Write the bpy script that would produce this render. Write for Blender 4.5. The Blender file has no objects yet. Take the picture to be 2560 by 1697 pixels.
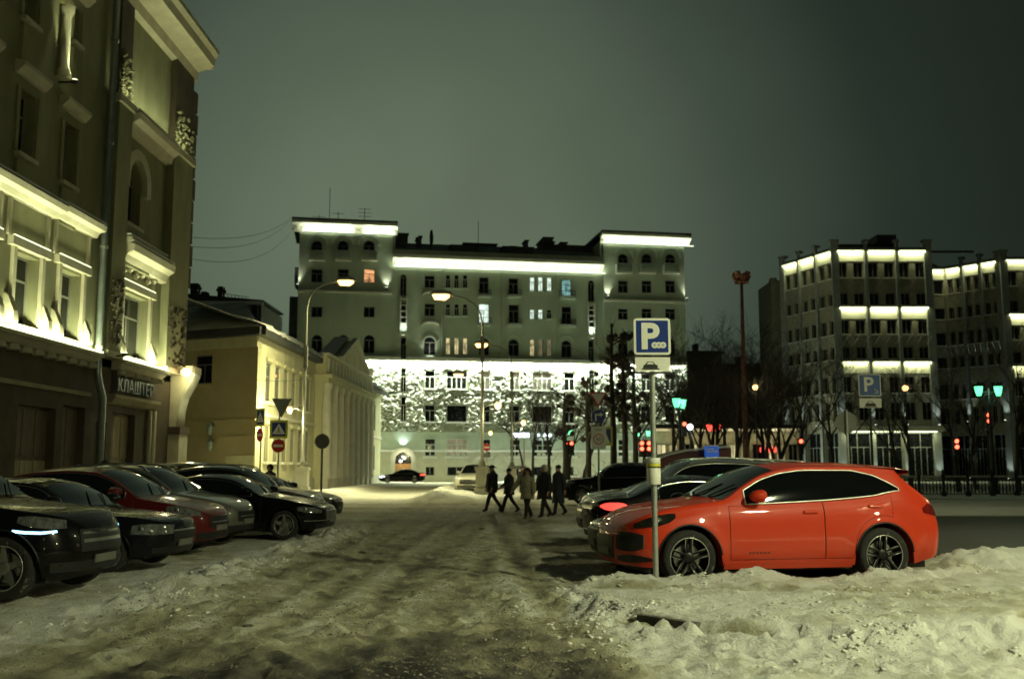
import bpy, bmesh, math, random
import numpy as np
from mathutils import Vector, Matrix

R = math.radians
rng = random.Random(11)
scene = bpy.context.scene
col = scene.collection

# ------------------------------------------------------------------ camera
FPX, CX, CY, HZ, CAMH = 2489.0, 1280.0, 848.5, 1170.0, 1.6
PITCH = math.atan((HZ - CY) / FPX)
cam_d = bpy.data.cameras.new('camera')
cam_d.sensor_width = 36.0
cam_d.lens = 36.0 * FPX / 2560.0
cam_d.clip_start, cam_d.clip_end = 0.1, 3000
cam_d.dof.use_dof = True
cam_d.dof.focus_distance = 12.5
cam_d.dof.aperture_fstop = 1.8
cam = bpy.data.objects.new('camera', cam_d)
cam.location = (0, 0, CAMH)
cam.rotation_euler = (R(90) + PITCH, 0, 0)
col.objects.link(cam)
scene.camera = cam

# ------------------------------------------------------------------ night sky: city glow on low cloud
world = bpy.data.worlds.new('World')
scene.world = world
world.use_nodes = True
wn, wl = world.node_tree.nodes, world.node_tree.links
wn.clear()
wo = wn.new('ShaderNodeOutputWorld'); wb = wn.new('ShaderNodeBackground')
wl.new(wb.outputs[0], wo.inputs[0])
tc = wn.new('ShaderNodeTexCoord')
dot = wn.new('ShaderNodeVectorMath'); dot.operation = 'DOT_PRODUCT'
gd = Vector((-0.09, 1.0, 0.21)).normalized()
dot.inputs[1].default_value = gd
wl.new(tc.outputs['Generated'], dot.inputs[0])
ramp = wn.new('ShaderNodeValToRGB')
ramp.color_ramp.interpolation = 'B_SPLINE'
els = ramp.color_ramp.elements
els[0].position, els[0].color = 0.0, (0.0105, 0.0155, 0.0108, 1)
els[1].position, els[1].color = 1.0, (0.136, 0.176, 0.116, 1)
for p, c in ((0.80, (0.0108, 0.0158, 0.0114, 1)), (0.90, (0.0170, 0.0250, 0.0176, 1)), (0.95, (0.052, 0.072, 0.052, 1)), (0.98, (0.096, 0.128, 0.086, 1))):
    e = els.new(p); e.color = c
wl.new(dot.outputs['Value'], ramp.inputs[0])
nz = wn.new('ShaderNodeTexNoise'); nz.inputs['Scale'].default_value = 2.5; nz.inputs['Detail'].default_value = 4
wl.new(tc.outputs['Generated'], nz.inputs['Vector'])
mr = wn.new('ShaderNodeMapRange'); mr.inputs['To Min'].default_value = 0.86; mr.inputs['To Max'].default_value = 1.14
mr.inputs['From Min'].default_value = 0.3; mr.inputs['From Max'].default_value = 0.7
wl.new(nz.outputs['Fac'], mr.inputs['Value'])
mx = wn.new('ShaderNodeVectorMath'); mx.operation = 'SCALE'
wl.new(ramp.outputs[0], mx.inputs[0]); wl.new(mr.outputs[0], mx.inputs['Scale'])
wl.new(mx.outputs[0], wb.inputs['Color'])
wb.inputs['Strength'].default_value = 1.0

vs = scene.view_settings
vs.view_transform = 'Standard'; vs.look = 'None'; vs.exposure = 0.0; vs.gamma = 1.0
vs.use_curve_mapping = False
scene.render.engine = 'CYCLES'
cy = scene.cycles
cy.use_denoising = True
try: cy.denoiser = 'OPENIMAGEDENOISE'
except Exception: pass
cy.max_bounces = 5; cy.diffuse_bounces = 2; cy.glossy_bounces = 3; cy.transmission_bounces = 3
cy.sample_clamp_indirect = 3.0; cy.sample_clamp_direct = 0.0
cy.caustics_reflective = False; cy.caustics_refractive = False
cy.use_light_tree = True

# ------------------------------------------------------------------ helpers
CP, SP = math.cos(PITCH), math.sin(PITCH)
def ray(px, py):
    x = (px - CX) / FPX; z = -(py - CY) / FPX
    return Vector((x, CP - z * SP, SP + z * CP))
def gnd(px, py, z=0.0):
    d = ray(px, py); t = (z - CAMH) / d.z
    return Vector((d.x * t, d.y * t, z))
def at(px, py, Y):
    d = ray(px, py); t = Y / d.y
    return Vector((d.x * t, Y, CAMH + d.z * t))

class MB:
    def __init__(s): s.v, s.f = [], []
    def vert(s, p): s.v.append(tuple(p)); return len(s.v) - 1
    def face(s, pts):
        n = len(s.v); s.v.extend(tuple(p) for p in pts); s.f.append(tuple(range(n, n + len(pts))))
        return s
    def box(s, x0, x1, y0, y1, z0, z1):
        n = len(s.v)
        s.v += [(x0,y0,z0),(x1,y0,z0),(x1,y1,z0),(x0,y1,z0),(x0,y0,z1),(x1,y0,z1),(x1,y1,z1),(x0,y1,z1)]
        s.f += [tuple(n + i for i in q) for q in ((0,3,2,1),(4,5,6,7),(0,1,5,4),(1,2,6,5),(2,3,7,6),(3,0,4,7))]
        return s
    def bar(s, a, b, w, h=None):
        """square bar from a to b"""
        h = h or w; a, b = Vector(a), Vector(b); d = (b - a).normalized()
        up = Vector((0, 0, 1)) if abs(d.z) < 0.95 else Vector((1, 0, 0))
        x = d.cross(up).normalized(); y = x.cross(d)
        n = len(s.v)
        for p in (a, b):
            for sx, sy in ((-1,-1),(1,-1),(1,1),(-1,1)): s.v.append(tuple(p + x * sx * w / 2 + y * sy * h / 2))
        s.f += [tuple(n + i for i in q) for q in ((3,2,1,0),(4,5,6,7),(0,1,5,4),(1,2,6,5),(2,3,7,6),(3,0,4,7))]
        return s
    def tube(s, pts, rad, n=8, caps=True):
        pts = [Vector(p) for p in pts]
        if not hasattr(rad, '__len__'): rad = [rad] * len(pts)
        base = len(s.v); prev = None
        for i, p in enumerate(pts):
            d = (pts[min(i+1, len(pts)-1)] - pts[max(i-1, 0)]).normalized()
            if prev is None:
                up = Vector((0, 0, 1)) if abs(d.z) < 0.9 else Vector((1, 0, 0))
                x = d.cross(up).normalized()
            else:
                x = (prev - d * prev.dot(d))
                x = x.normalized() if x.length > 1e-6 else d.orthogonal().normalized()
            prev = x; y = d.cross(x)
            for k in range(n):
                a = 2 * math.pi * k / n
                s.v.append(tuple(p + (x * math.cos(a) + y * math.sin(a)) * rad[i]))
        for i in range(len(pts) - 1):
            for k in range(n):
                a, b = base + i*n + k, base + i*n + (k+1) % n
                s.f.append((a, b, b + n, a + n))
        if caps:
            s.f.append(tuple(base + k for k in reversed(range(n))))
            s.f.append(tuple(base + (len(pts)-1)*n + k for k in range(n)))
        return s
    def lathe(s, prof, n=24, o=(0,0,0), axis='z'):
        """prof: (r, h) list"""
        base = len(s.v)
        for r, h in prof:
            for k in range(n):
                a = 2*math.pi*k/n; c, d = r*math.cos(a), r*math.sin(a)
                p = (c, d, h) if axis == 'z' else ((c, h, d) if axis == 'y' else (h, c, d))
                s.v.append((o[0]+p[0], o[1]+p[1], o[2]+p[2]))
        for i in range(len(prof)-1):
            for k in range(n):
                a, b = base+i*n+k, base+i*n+(k+1) % n
                s.f.append((a, b, b+n, a+n))
        s.f.append(tuple(base+k for k in reversed(range(n))))
        s.f.append(tuple(base+(len(prof)-1)*n+k for k in range(n)))
        return s
    def prism(s, poly, m, d0, d1):
        """poly: 2D points; m(a, b, d) -> 3D"""
        n = len(poly); base = len(s.v)
        for d in (d0, d1): s.v += [tuple(m(a, b, d)) for a, b in poly]
        s.f.append(tuple(base + i for i in range(n)))
        s.f.append(tuple(base + n + i for i in reversed(range(n))))
        for i in range(n):
            j = (i+1) % n; s.f.append((base+i, base+n+i, base+n+j, base+j))
        return s
    def grid(s, rows):
        base = len(s.v); m = len(rows[0])
        for r in rows: s.v += [tuple(p) for p in r]
        for i in range(len(rows)-1):
            for k in range(m-1):
                a = base + i*m + k; s.f.append((a, a+1, a+m+1, a+m))
        return s
    def add(s, o, M=None):
        n = len(s.v)
        s.v += [tuple(M @ Vector(p)) for p in o.v] if M is not None else o.v
        s.f += [tuple(i + n for i in q) for q in o.f]
        return s
    def mesh(s, name, mat=None, smooth=False, fix=True, sharp=None):
        me = bpy.data.meshes.new(name)
        me.from_pydata(s.v, [], s.f)
        if fix or sharp:
            bm = bmesh.new(); bm.from_mesh(me)
            if sharp or smooth: bmesh.ops.remove_doubles(bm, verts=bm.verts, dist=1e-5)
            bmesh.ops.recalc_face_normals(bm, faces=bm.faces)
            bm.to_mesh(me); bm.free()
        if smooth:
            me.polygons.foreach_set('use_smooth', [True] * len(me.polygons))
            if sharp: me.set_sharp_from_angle(angle=R(sharp))
        if mat: me.materials.append(mat)
        me.update()
        return me
    def build(s, name, mat, parent=None, smooth=False, fix=True, sharp=None, loc=None):
        o = bpy.data.objects.new(name, s.mesh(name, mat, smooth, fix, sharp))
        if parent: o.parent = parent
        if loc is not None: o.location = loc
        col.objects.link(o)
        return o

def tag(o, label, cat, group=None, kind=None):
    o['label'] = label; o['category'] = cat
    if group: o['group'] = group
    if kind: o['kind'] = kind
    return o
def empty(name, loc=(0,0,0), rz=0.0, label=None, cat=None, group=None):
    o = bpy.data.objects.new(name, None); o.location = loc; o.rotation_euler = (0, 0, rz)
    o.empty_display_size = 0.2
    col.objects.link(o)
    if label: tag(o, label, cat, group)
    return o
def inst(name, mesh, parent=None, loc=(0,0,0), rot=(0,0,0), scale=(1,1,1)):
    o = bpy.data.objects.new(name, mesh); o.location = loc; o.rotation_euler = rot; o.scale = scale
    if parent: o.parent = parent
    col.objects.link(o)
    return o
def copy_tree(o, parent=None):
    c = o.copy(); col.objects.link(c); c.parent = parent
    for ch in o.children: copy_tree(ch, c)
    return c

def light(kind, parent, loc, energy, color, rot=(0,0,0), size=0.1, size_y=None, spot=None, blend=1.0, name='bulb_light', aim=None, spread=None):
    d = bpy.data.lights.new(name, kind); d.energy = energy; d.color = color
    if kind == 'AREA':
        d.shape = 'RECTANGLE'; d.size = size; d.size_y = size_y or size
        if spread: d.spread = spread
    else: d.shadow_soft_size = size
    if kind == 'SPOT': d.spot_size = spot or R(120); d.spot_blend = blend
    o = bpy.data.objects.new(name, d); o.location = loc; o.rotation_euler = rot
    if aim is not None:
        o.rotation_mode = 'QUATERNION'
        o.rotation_quaternion = Vector(aim).to_track_quat('-Z', 'Y')
    if parent: o.parent = parent
    col.objects.link(o)
    return o

# ------------------------------------------------------------------ materials
def nodes_of(name):
    m = bpy.data.materials.new(name); m.use_nodes = True
    nt = m.node_tree; b = nt.nodes['Principled BSDF']
    return m, nt, b
def pmat(name, c, rough=0.6, metal=0.0, var=0.15, scale=3.0, bump=0.0, bscale=30.0, coat=0.0, spec=0.5, c2=None, streak=None):
    m, nt, b = nodes_of(name); N, L = nt.nodes, nt.links
    t = N.new('ShaderNodeTexCoord')
    n = N.new('ShaderNodeTexNoise'); n.inputs['Scale'].default_value = scale; n.inputs['Detail'].default_value = 6; n.inputs['Roughness'].default_value = 0.62
    if streak:
        mp = N.new('ShaderNodeMapping'); mp.inputs['Scale'].default_value = streak
        L.new(t.outputs['Object'], mp.inputs['Vector']); L.new(mp.outputs[0], n.inputs['Vector'])
    else: L.new(t.outputs['Object'], n.inputs['Vector'])
    r = N.new('ShaderNodeValToRGB')
    lo = c2 or tuple(x * (1 - var) for x in c); hi = c if c2 else tuple(min(1, x * (1 + var)) for x in c)
    r.color_ramp.elements[0].position, r.color_ramp.elements[0].color = 0.34, (*lo, 1)
    r.color_ramp.elements[1].position, r.color_ramp.elements[1].color = 0.66, (*hi, 1)
    L.new(n.outputs['Fac'], r.inputs[0]); L.new(r.outputs[0], b.inputs['Base Color'])
    b.inputs['Roughness'].default_value = rough; b.inputs['Metallic'].default_value = metal
    b.inputs['Coat Weight'].default_value = coat; b.inputs['Coat Roughness'].default_value = 0.06
    b.inputs['Specular IOR Level'].default_value = spec
    if bump:
        n2 = N.new('ShaderNodeTexNoise'); n2.inputs['Scale'].default_value = bscale; n2.inputs['Detail'].default_value = 5
        L.new(t.outputs['Object'], n2.inputs['Vector'])
        bp = N.new('ShaderNodeBump'); bp.inputs['Strength'].default_value = bump; bp.inputs['Distance'].default_value = 0.05
        L.new(n2.outputs['Fac'], bp.inputs['Height']); L.new(bp.outputs[0], b.inputs['Normal'])
    return m
def emat(name, c, s, var=0.0, scale=3.0):
    m, nt, b = nodes_of(name); N, L = nt.nodes, nt.links
    b.inputs['Base Color'].default_value = (0.05, 0.05, 0.05, 1)
    b.inputs['Emission Color'].default_value = (*c, 1); b.inputs['Emission Strength'].default_value = s
    if var:
        t = N.new('ShaderNodeTexCoord'); n = N.new('ShaderNodeTexNoise'); n.inputs['Scale'].default_value = scale; n.inputs['Detail'].default_value = 3
        L.new(t.outputs['Object'], n.inputs['Vector'])
        mp = N.new('ShaderNodeMapRange'); mp.inputs['From Min'].default_value = 0.3; mp.inputs['From Max'].default_value = 0.7
        mp.inputs['To Min'].default_value = s * (1 - var); mp.inputs['To Max'].default_value = s * (1 + var)
        L.new(n.outputs['Fac'], mp.inputs['Value']); L.new(mp.outputs[0], b.inputs['Emission Strength'])
    return m

WARM = (1.0, 0.66, 0.30); SODIUM = (0.97, 0.92, 0.47); LEDW = (0.88, 1.0, 0.72); CREAM = (0.93, 1.0, 0.56); COOL = (0.80, 1.0, 0.90)
M = {}
M['snow'] = pmat('snow', (0.80, 0.80, 0.76), 0.65, var=0.06, scale=6, bump=0.5, bscale=18)
M['plaster_cream'] = pmat('plaster_cream', (0.29, 0.285, 0.165), 0.85, var=0.16, scale=1.3, bump=0.15, bscale=25, streak=(1, 1, 0.35))
M['plaster_trim'] = pmat('plaster_trim', (0.62, 0.58, 0.42), 0.8, var=0.10, scale=2, bump=0.1)
M['plaster_brown'] = pmat('plaster_brown', (0.085, 0.066, 0.042), 0.85, var=0.25, scale=1.2, bump=0.2)
M['plaster_yellow'] = pmat('plaster_yellow', (0.61, 0.58, 0.37), 0.88, var=0.14, scale=0.8, bump=0.12, streak=(1, 1, 0.3))
M['plaster_rust'] = pmat('plaster_rust', (0.52, 0.46, 0.27), 0.88, scale=0.35, c2=(0.43, 0.33, 0.17), bump=0.12)  # yellow plaster with the end wall's shade put into the colour
M['plaster_white'] = pmat('plaster_white', (0.70, 0.68, 0.56), 0.85, var=0.08, scale=1.5)
M['plaster_green'] = pmat('plaster_green', (0.42, 0.475, 0.35), 0.88, var=0.12, scale=0.35, bump=0.1, bscale=8, streak=(1, 1, 0.4))
M['plaster_mint'] = pmat('plaster_mint', (0.52, 0.60, 0.50), 0.85, var=0.10, scale=0.8, bump=0.1)
M['stone_pale'] = pmat('stone_pale', (0.56, 0.55, 0.44), 0.85, var=0.12, scale=1.0, bump=0.2)
M['relief'] = pmat('relief', (0.34, 0.36, 0.28), 0.85, var=0.2, scale=2.0)
def snow_top(m, lo, hi, amt=1.0):
    nt = m.node_tree; N, L = nt.nodes, nt.links; b = N['Principled BSDF']; src = b.inputs['Base Color'].links[0].from_socket
    g = N.new('ShaderNodeNewGeometry'); sp = N.new('ShaderNodeSeparateXYZ'); L.new(g.outputs['Normal'], sp.inputs[0]); r = N.new('ShaderNodeMapRange'); r.inputs['From Min'].default_value = lo; r.inputs['From Max'].default_value = hi; r.inputs['To Max'].default_value = amt; L.new(sp.outputs['Z'], r.inputs[0])
    mi = N.new('ShaderNodeMix'); mi.data_type = 'RGBA'; L.new(r.outputs[0], mi.inputs[0]); L.new(src, mi.inputs[6]); mi.inputs[7].default_value = (0.82, 0.83, 0.78, 1); L.new(mi.outputs[2], b.inputs['Base Color'])
snow_top(M['relief'], 0.15, 0.5)
M['plaster_frieze'] = pmat('plaster_frieze', (0.17, 0.185, 0.135), 0.88, var=0.3, scale=1.2, bump=0.3, bscale=6)
M['brick_brown'] = pmat('brick_brown', (0.27, 0.25, 0.18), 0.9, var=0.2, scale=2.0, bump=0.2)
M['concrete'] = pmat('concrete', (0.27, 0.28, 0.25), 0.85, var=0.15, scale=1.0, bump=0.1)
M['panel_pale'] = pmat('panel_pale', (0.66, 0.64, 0.48), 0.8, var=0.08, scale=0.7)
M['dark_roof'] = pmat('dark_roof', (0.05, 0.052, 0.05), 0.6, var=0.25, scale=1.5)
M['roof_grey'] = pmat('roof_grey', (0.20, 0.22, 0.20), 0.7, var=0.3, scale=0.6)
M['dark'] = pmat('dark', (0.018, 0.018, 0.017), 0.75, var=0.2)
M['far_dark'] = pmat('far_dark', (0.02, 0.02, 0.018), 0.9, var=0.2)
M['iron'] = pmat('iron', (0.022, 0.024, 0.024), 0.5, var=0.2, metal=0.3)
M['galv'] = pmat('galv', (0.34, 0.36, 0.33), 0.45, var=0.15, scale=8, metal=0.4)
M['pole_paint'] = pmat('pole_paint', (0.17, 0.17, 0.14), 0.5, var=0.12, scale=4)
M['pipe'] = pmat('pipe', (0.36, 0.42, 0.40), 0.35, var=0.15, scale=3, metal=0.6)
M['wood'] = pmat('wood', (0.36, 0.18, 0.06), 0.6, var=0.3, scale=3, streak=(6, 6, 0.6))
M['wood_dark'] = pmat('wood_dark', (0.15, 0.11, 0.075), 0.7, var=0.3, scale=3, streak=(6, 6, 0.6))
M['frame_white'] = pmat('frame_white', (0.58, 0.58, 0.52), 0.6, var=0.08)
M['frame_dim'] = pmat('frame_dim', (0.22, 0.22, 0.18), 0.6, var=0.1)
M['glass'] = pmat('glass', (0.010, 0.011, 0.012), 0.06, var=0.3, spec=0.4)
M['bark'] = pmat('bark', (0.035, 0.028, 0.022), 0.9, var=0.3, scale=8, bump=0.4)
M['bark_grey'] = pmat('bark_grey', (0.06, 0.055, 0.04), 0.9, var=0.3, scale=8, bump=0.4)
M['strip'] = emat('strip', LEDW, 2.4)
M['strip_cream'] = emat('strip_cream', CREAM, 2.6)
M['lamp_warm'] = emat('lamp_warm', (1.0, 0.52, 0.17), 5.5)
M['lamp_small'] = emat('lamp_small', (1.0, 0.55, 0.19), 5.0)
M['lamp_white'] = emat('lamp_white', (1.0, 0.93, 0.78), 14.0)
M['lamp_green'] = emat('lamp_green', (0.13, 1.0, 0.38), 2.2)
M['win_cool'] = emat('win_cool', (0.80, 1.0, 0.85), 1.0, var=0.5, scale=2.0)
M['win_teal'] = emat('win_teal', (0.35, 0.72, 0.68), 0.5, var=0.6, scale=2.5)
M['win_warm'] = emat('win_warm', (1.0, 0.85, 0.42), 0.55, var=0.7, scale=1.8)
M['win_orange'] = emat('win_orange', (1.0, 0.48, 0.20), 0.8, var=0.8, scale=2.2)
M['win_dim'] = emat('win_dim', (0.9, 0.75, 0.40), 0.16, var=0.8, scale=1.2)
M['red_light'] = emat('red_light', (1.0, 0.10, 0.045), 6.0)
M['red_glow'] = emat('red_glow', (1.0, 0.08, 0.05), 2.2)
M['drl'] = emat('drl', (0.30, 0.72, 1.0), 5.0)
M['white_light'] = emat('white_light', (0.82, 0.92, 1.0), 8.0)
M['blue_light'] = emat('blue_light', (0.02, 0.12, 0.55), 0.5)
M['sign_blue'] = pmat('sign_blue', (0.006, 0.032, 0.21), 0.4, var=0.05)
M['sign_white'] = pmat('sign_white', (0.80, 0.80, 0.72), 0.45, var=0.04)
M['sign_yellow'] = pmat('sign_yellow', (0.62, 0.60, 0.06), 0.45, var=0.05)
M['sign_red'] = pmat('sign_red', (0.50, 0.025, 0.02), 0.45, var=0.05)
M['sign_black'] = pmat('sign_black', (0.02, 0.02, 0.018), 0.5, var=0.1)
M['sign_back'] = pmat('sign_back', (0.15, 0.16, 0.14), 0.55, var=0.12, metal=0.3)

# a film of sheet-lettering shared by signs: text as real raised mesh
def text_mb(txt, size, depth=0.004, font_scale=(1, 1), bold=0.0):
    cu = bpy.data.curves.new('lettering', 'FONT'); cu.body = txt; cu.size = size; cu.extrude = depth / 2
    cu.offset = bold; cu.align_x = 'CENTER'; cu.align_y = 'CENTER'; cu.resolution_u = 4
    o = bpy.data.objects.new('lettering', cu); col.objects.link(o)
    dg = bpy.context.evaluated_depsgraph_get(); me = o.evaluated_get(dg).to_mesh()
    mb = MB(); mb.v = [(v.co.x * font_scale[0], v.co.y * font_scale[1], v.co.z) for v in me.vertices]
    mb.f = [tuple(p.vertices) for p in me.polygons]
    bpy.data.objects.remove(o); bpy.data.curves.remove(cu)
    return mb
M['tail_on'] = emat('tail_on', (1.0, 0.055, 0.04), 2.0); M['tail_far'] = emat('tail_far', (1.0, 0.07, 0.04), 4.0); M['lamp_white_soft'] = emat('lamp_white_soft', (1.0, 0.95, 0.8), 0.6); M['coin_grey'] = pmat('coin_grey', (0.45, 0.47, 0.48), 0.5, var=0.1); M['sign_blue2'] = pmat('sign_blue2', (0.02, 0.10, 0.36), 0.4, var=0.05)  # the second sign blue is brightened as if lit
# ================================================================== ground
def _hash(ix, iy, s):
    h = (ix.astype(np.int64) * 374761393 + iy.astype(np.int64) * 668265263 + s * 1442695041) & 0x7fffffff
    h = ((h ^ (h >> 13)) * 1274126177) & 0x7fffffff
    return ((h ^ (h >> 16)) & 0xffff) / 65535.0
def vnoise(x, y, s=0):
    ix, iy = np.floor(x), np.floor(y); fx, fy = x - ix, y - iy
    fx = fx*fx*(3-2*fx); fy = fy*fy*(3-2*fy)
    a = _hash(ix, iy, s); b = _hash(ix+1, iy, s); c = _hash(ix, iy+1, s); d = _hash(ix+1, iy+1, s)
    return (a*(1-fx)+b*fx)*(1-fy) + (c*(1-fx)+d*fx)*fy
def fbm(x, y, oct=4, s=0):
    r = 0; a = 0.5
    for o in range(oct):
        r = r + a * (vnoise(x, y, s + o) - 0.5); x = x*2.03 + 7.1; y = y*2.03 - 3.7; a *= 0.55
    return r
def sst(a, b, x):
    t = np.clip((x-a)/(b-a), 0, 1); return t*t*(3-2*t)
ISL = [(0.95, 13.55), (0.72, 12.4), (0.88, 11.3), (1.24, 10.25), (1.75, 9.65), (2.3, 9.32), (3.2, 9.12), (4.2, 9.45), (5.2, 10.15), (7.0, 11.0), (12.0, 12.2), (12.0, 14.6), (6.5, 14.2), (2.0, 13.55)]
def poly_sdf(x, y, P):
    d = np.full(x.shape, 1e9); ins = np.zeros(x.shape, bool)
    n = len(P)
    for i in range(n):
        (ax, ay), (bx, by) = P[i], P[(i+1) % n]
        ex, ey = bx-ax, by-ay; L = ex*ex+ey*ey
        t = np.clip(((x-ax)*ex+(y-ay)*ey)/L, 0, 1)
        d = np.minimum(d, np.hypot(x-ax-t*ex, y-ay-t*ey))
        c = ((ay > y) != (by > y)) & (x < (bx-ax)*(y-ay)/(by-ay+1e-12)+ax)
        ins ^= c
    return np.where(ins, d, -d)
def seg_d(x, y, a, b):
    ex, ey = b[0]-a[0], b[1]-a[1]; L = ex*ex+ey*ey
    t = np.clip(((x-a[0])*ex+(y-a[1])*ey)/L, 0, 1)
    return np.hypot(x-a[0]-t*ex, y-a[1]-t*ey)
CUR = [  # tyre tracks: x = c0 + c1*(y-14) + amp*sin(...)
    (-2.9, 0.015, 0.12, 0.21), (-2.35, 0.02, 0.10, 0.25), (-1.25, 0.01, 0.2, 0.17), (-0.65, 0.015, 0.2, 0.17), (0.15, -0.02, 0.25, 0.13), (-3.6, 0.0, 0.15, 0.3),
    (-1.9, 0.05, 0.3, 0.12), (0.5, -0.06, 0.2, 0.2)]
def ground_fields(x, y):
    nearw = np.exp(-np.maximum(y-8, 0)/40.0)
    big = fbm(x*0.35, y*0.35, 3, 1); med = fbm(x*1.3, y*1.1, 4, 9); fine = fbm(x*5.0, y*4.0, 4, 21); crumb = np.maximum(vnoise(x*9, y*8, 40) + 0.5*vnoise(x*19, y*17, 41) - 0.88, 0)
    lump = np.maximum(vnoise(x*3.3, y*3.0, 61) + 0.6*vnoise(x*7.1, y*6.6, 62) - 0.85, 0)
    lane = sst(-4.9, -3.9, x + 0.8*big) * (1 - sst(0.3, 1.2, x + 0.5*big - 0.012*(y-14)))
    h = 0.03*big + 0.05*med*(0.5+lane) + 0.085*fine*nearw + 0.07*lump*nearw + 0.10*crumb*nearw
    dirt_shade = 0.36*lane + 0.14 + 0.34*med + 0.50*fine + 0.22*big - 0.35*crumb
    for c0, c1, am, fr in CUR:
        xc = c0 + c1*(y-14) + am*np.sin(fr*y + c0*3)
        d = np.abs(x-xc); w = 0.14 + 0.0016*y
        rut = np.exp(-(d/w)**2) * sst(0.35, 0.6, vnoise(x*0.3+c0*5, y*0.22, 77)+0.15)
        ridge = np.exp(-((d-2*w)/(0.7*w))**2)
        h = h - 0.018*rut*lane + 0.009*ridge*lane
        dirt_shade = dirt_shade + (0.15*rut - 0.09*ridge)*lane
    for (ax, ay), (bx, by) in (((-3.5, 9), (1.5, 22)), ((-3.0, 9), (2.0, 21.4)), ((0.5, 8), (-3.2, 26)), ((0.0, 8), (-3.7, 26)), ((-4, 14), (0.5, 30)), ((-2, 8), (-0.5, 20)), ((-1.4, 8), (0.1, 20))):
        d = seg_d(x, y, (ax, ay), (bx, by)); k = np.exp(-(d/0.11)**2)*sst(0.35, 0.6, vnoise(x*0.6+ax*7, y*0.5, 78)); h = h - 0.016*k*lane; dirt_shade = dirt_shade + 0.12*k*lane
    # crossing curved tracks further on
    for rc in (7.5, 8.1, 11.0, 11.6):
        d = np.abs(np.hypot(x-4.5, y-23.5)-rc); k = np.exp(-(d/0.2)**2)*(x < 3)
        h = h - 0.014*k; dirt_shade = dirt_shade + 0.12*k
    # wet dark slush nearest the camera and darker strip by the parked row
    slush = (1 - sst(8.3, 11.2, y - 0.45*x + 1.2*big + 1.0*med)) * (1 - sst(0.2, 1.1, x - 0.25*(9.5-y) + 0.5*med))
    slush = slush * sst(-4.2, -3.1, x + 0.2*(y-9) + 0.6*big)
    dirt_shade = dirt_shade + 0.30*slush + 0.22*slush*sst(0.40, 0.62, vnoise(x*1.1, y*0.8, 33))  # slush, plus the weaker light here darkened into the colour
    h = h - 0.02*slush
    # churned bank in front of the noses on the left
    bl = np.exp(-((x + 4.35 - 0.02*(y-14) + 0.5*big)/0.6)**2) * sst(10.4, 12.4, y) * (1-sst(24, 30, y))
    h = h + bl*(0.05 + 0.22*lump + 0.10*np.maximum(med, -0.1)*1.5)
    dirt_shade = dirt_shade - 0.30*bl
    left = 1 - sst(-6.2, -4.8, x + 0.4*big)
    dirt_shade = dirt_shade + 0.10*left*(y < 45)
    # raised island with its kerb, covered by snow
    sd = poly_sdf(x + 0.10*med + 0.03*fine, y + 0.10*med + 0.03*fine, ISL)
    isl = sst(-0.04, 0.10, sd)
    spill = np.where(sd < 0, np.exp(-np.abs(sd)/0.55), 1.0) * (y < 12.9)
    gap = np.exp(-seg_d(x, y, (1.22, 10.2), (1.42, 9.98))**2/0.035) + 0.55*np.exp(-seg_d(x, y, (1.6, 9.75), (2.3, 9.30))**2/0.012) + np.exp(-seg_d(x, y, (5.1, 10.02), (6.6, 10.75))**2/0.05)
    gap = np.minimum(gap, 1)
    h = h*(1-0.55*isl) + isl*(0.185 + 0.035*med + 0.03*fine + 0.04*crumb) + (1-isl)*spill*(0.16 + 0.05*lump + 0.10*med + 0.12*fine + 0.10*crumb)*(1-0.85*gap) 
    dirt_shade = dirt_shade*(1-isl) + isl*(0.10 + 0.55*fine + 0.30*big + 0.35*med)
    dirt_shade = dirt_shade - (1-isl)*spill*0.42*(1-0.9*gap) + (1-isl)*spill*0.6*np.maximum(fine, 0) + 0.9*gap*(1-isl)*(np.abs(sd) < 0.25)  # gap term paints the shade of the kerb recess into the colour
    rutd = seg_d(x, y, (0.9, 12.55), (12.0, 10.9)); k = np.exp(-(rutd/0.28)**2)*isl
    h = h - 0.035*k; dirt_shade = dirt_shade + 0.42*k*(0.8+med)
    rutd = seg_d(x, y, (2.2, 11.0), (12.0, 12.1)); k = np.exp(-(rutd/0.16)**2)*isl
    h = h - 0.018*k; dirt_shade = dirt_shade + 0.22*k*(0.6+med*2)
    # snow shoved against the near wheels of the red car and behind it
    r1 = np.exp(-(seg_d(x, y, (1.35, 13.22), (5.1, 13.55))/0.24)**2)
    r2 = np.exp(-(seg_d(x, y, (5.1, 13.5), (7.2, 14.35))/0.36)**2)
    cut = 1 - 0.97*np.exp(-((x-4.1)/0.55)**4)
    h = h + r1*(0.0 + 0.14*lump + 0.12*np.maximum(med+0.1, 0))*cut + r2*(0.02 + 0.14*lump)
    pile = np.exp(-((x-3.3)/0.22)**2 - ((y-13.45)/0.2)**2); h = h + 0.08*pile - 0.07*np.exp(-((x-4.1)/0.6)**4 - ((y-13.75)/0.3)**4)
    r3 = np.exp(-(seg_d(x, y, (7.15, 15.6), (12.5, 16.4))/0.85)**2)
    h = h + r3*(0.33 + 0.15*lump + 0.1*med)
    dirt_shade = dirt_shade - 0.4*np.minimum(r1 + r2, 1) - 0.5*r3
    # under the parked cars of the right row: darker ground
    ur = sst(0.5, 1.1, x)*sst(13.6, 14.0, y)*(1-sst(22, 24, y))*(1-sst(6.6, 7.2, x))
    dirt_shade = dirt_shade + 0.34*ur*(1 - r1)
    # side road on the right, ploughed to wet asphalt
    rd = sst(6.9, 7.8, x - 0.2*big)*sst(17.2, 18.0, y - 0.05*x)*(1-sst(33.5, 35.0, y + 0.6*med))
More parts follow.
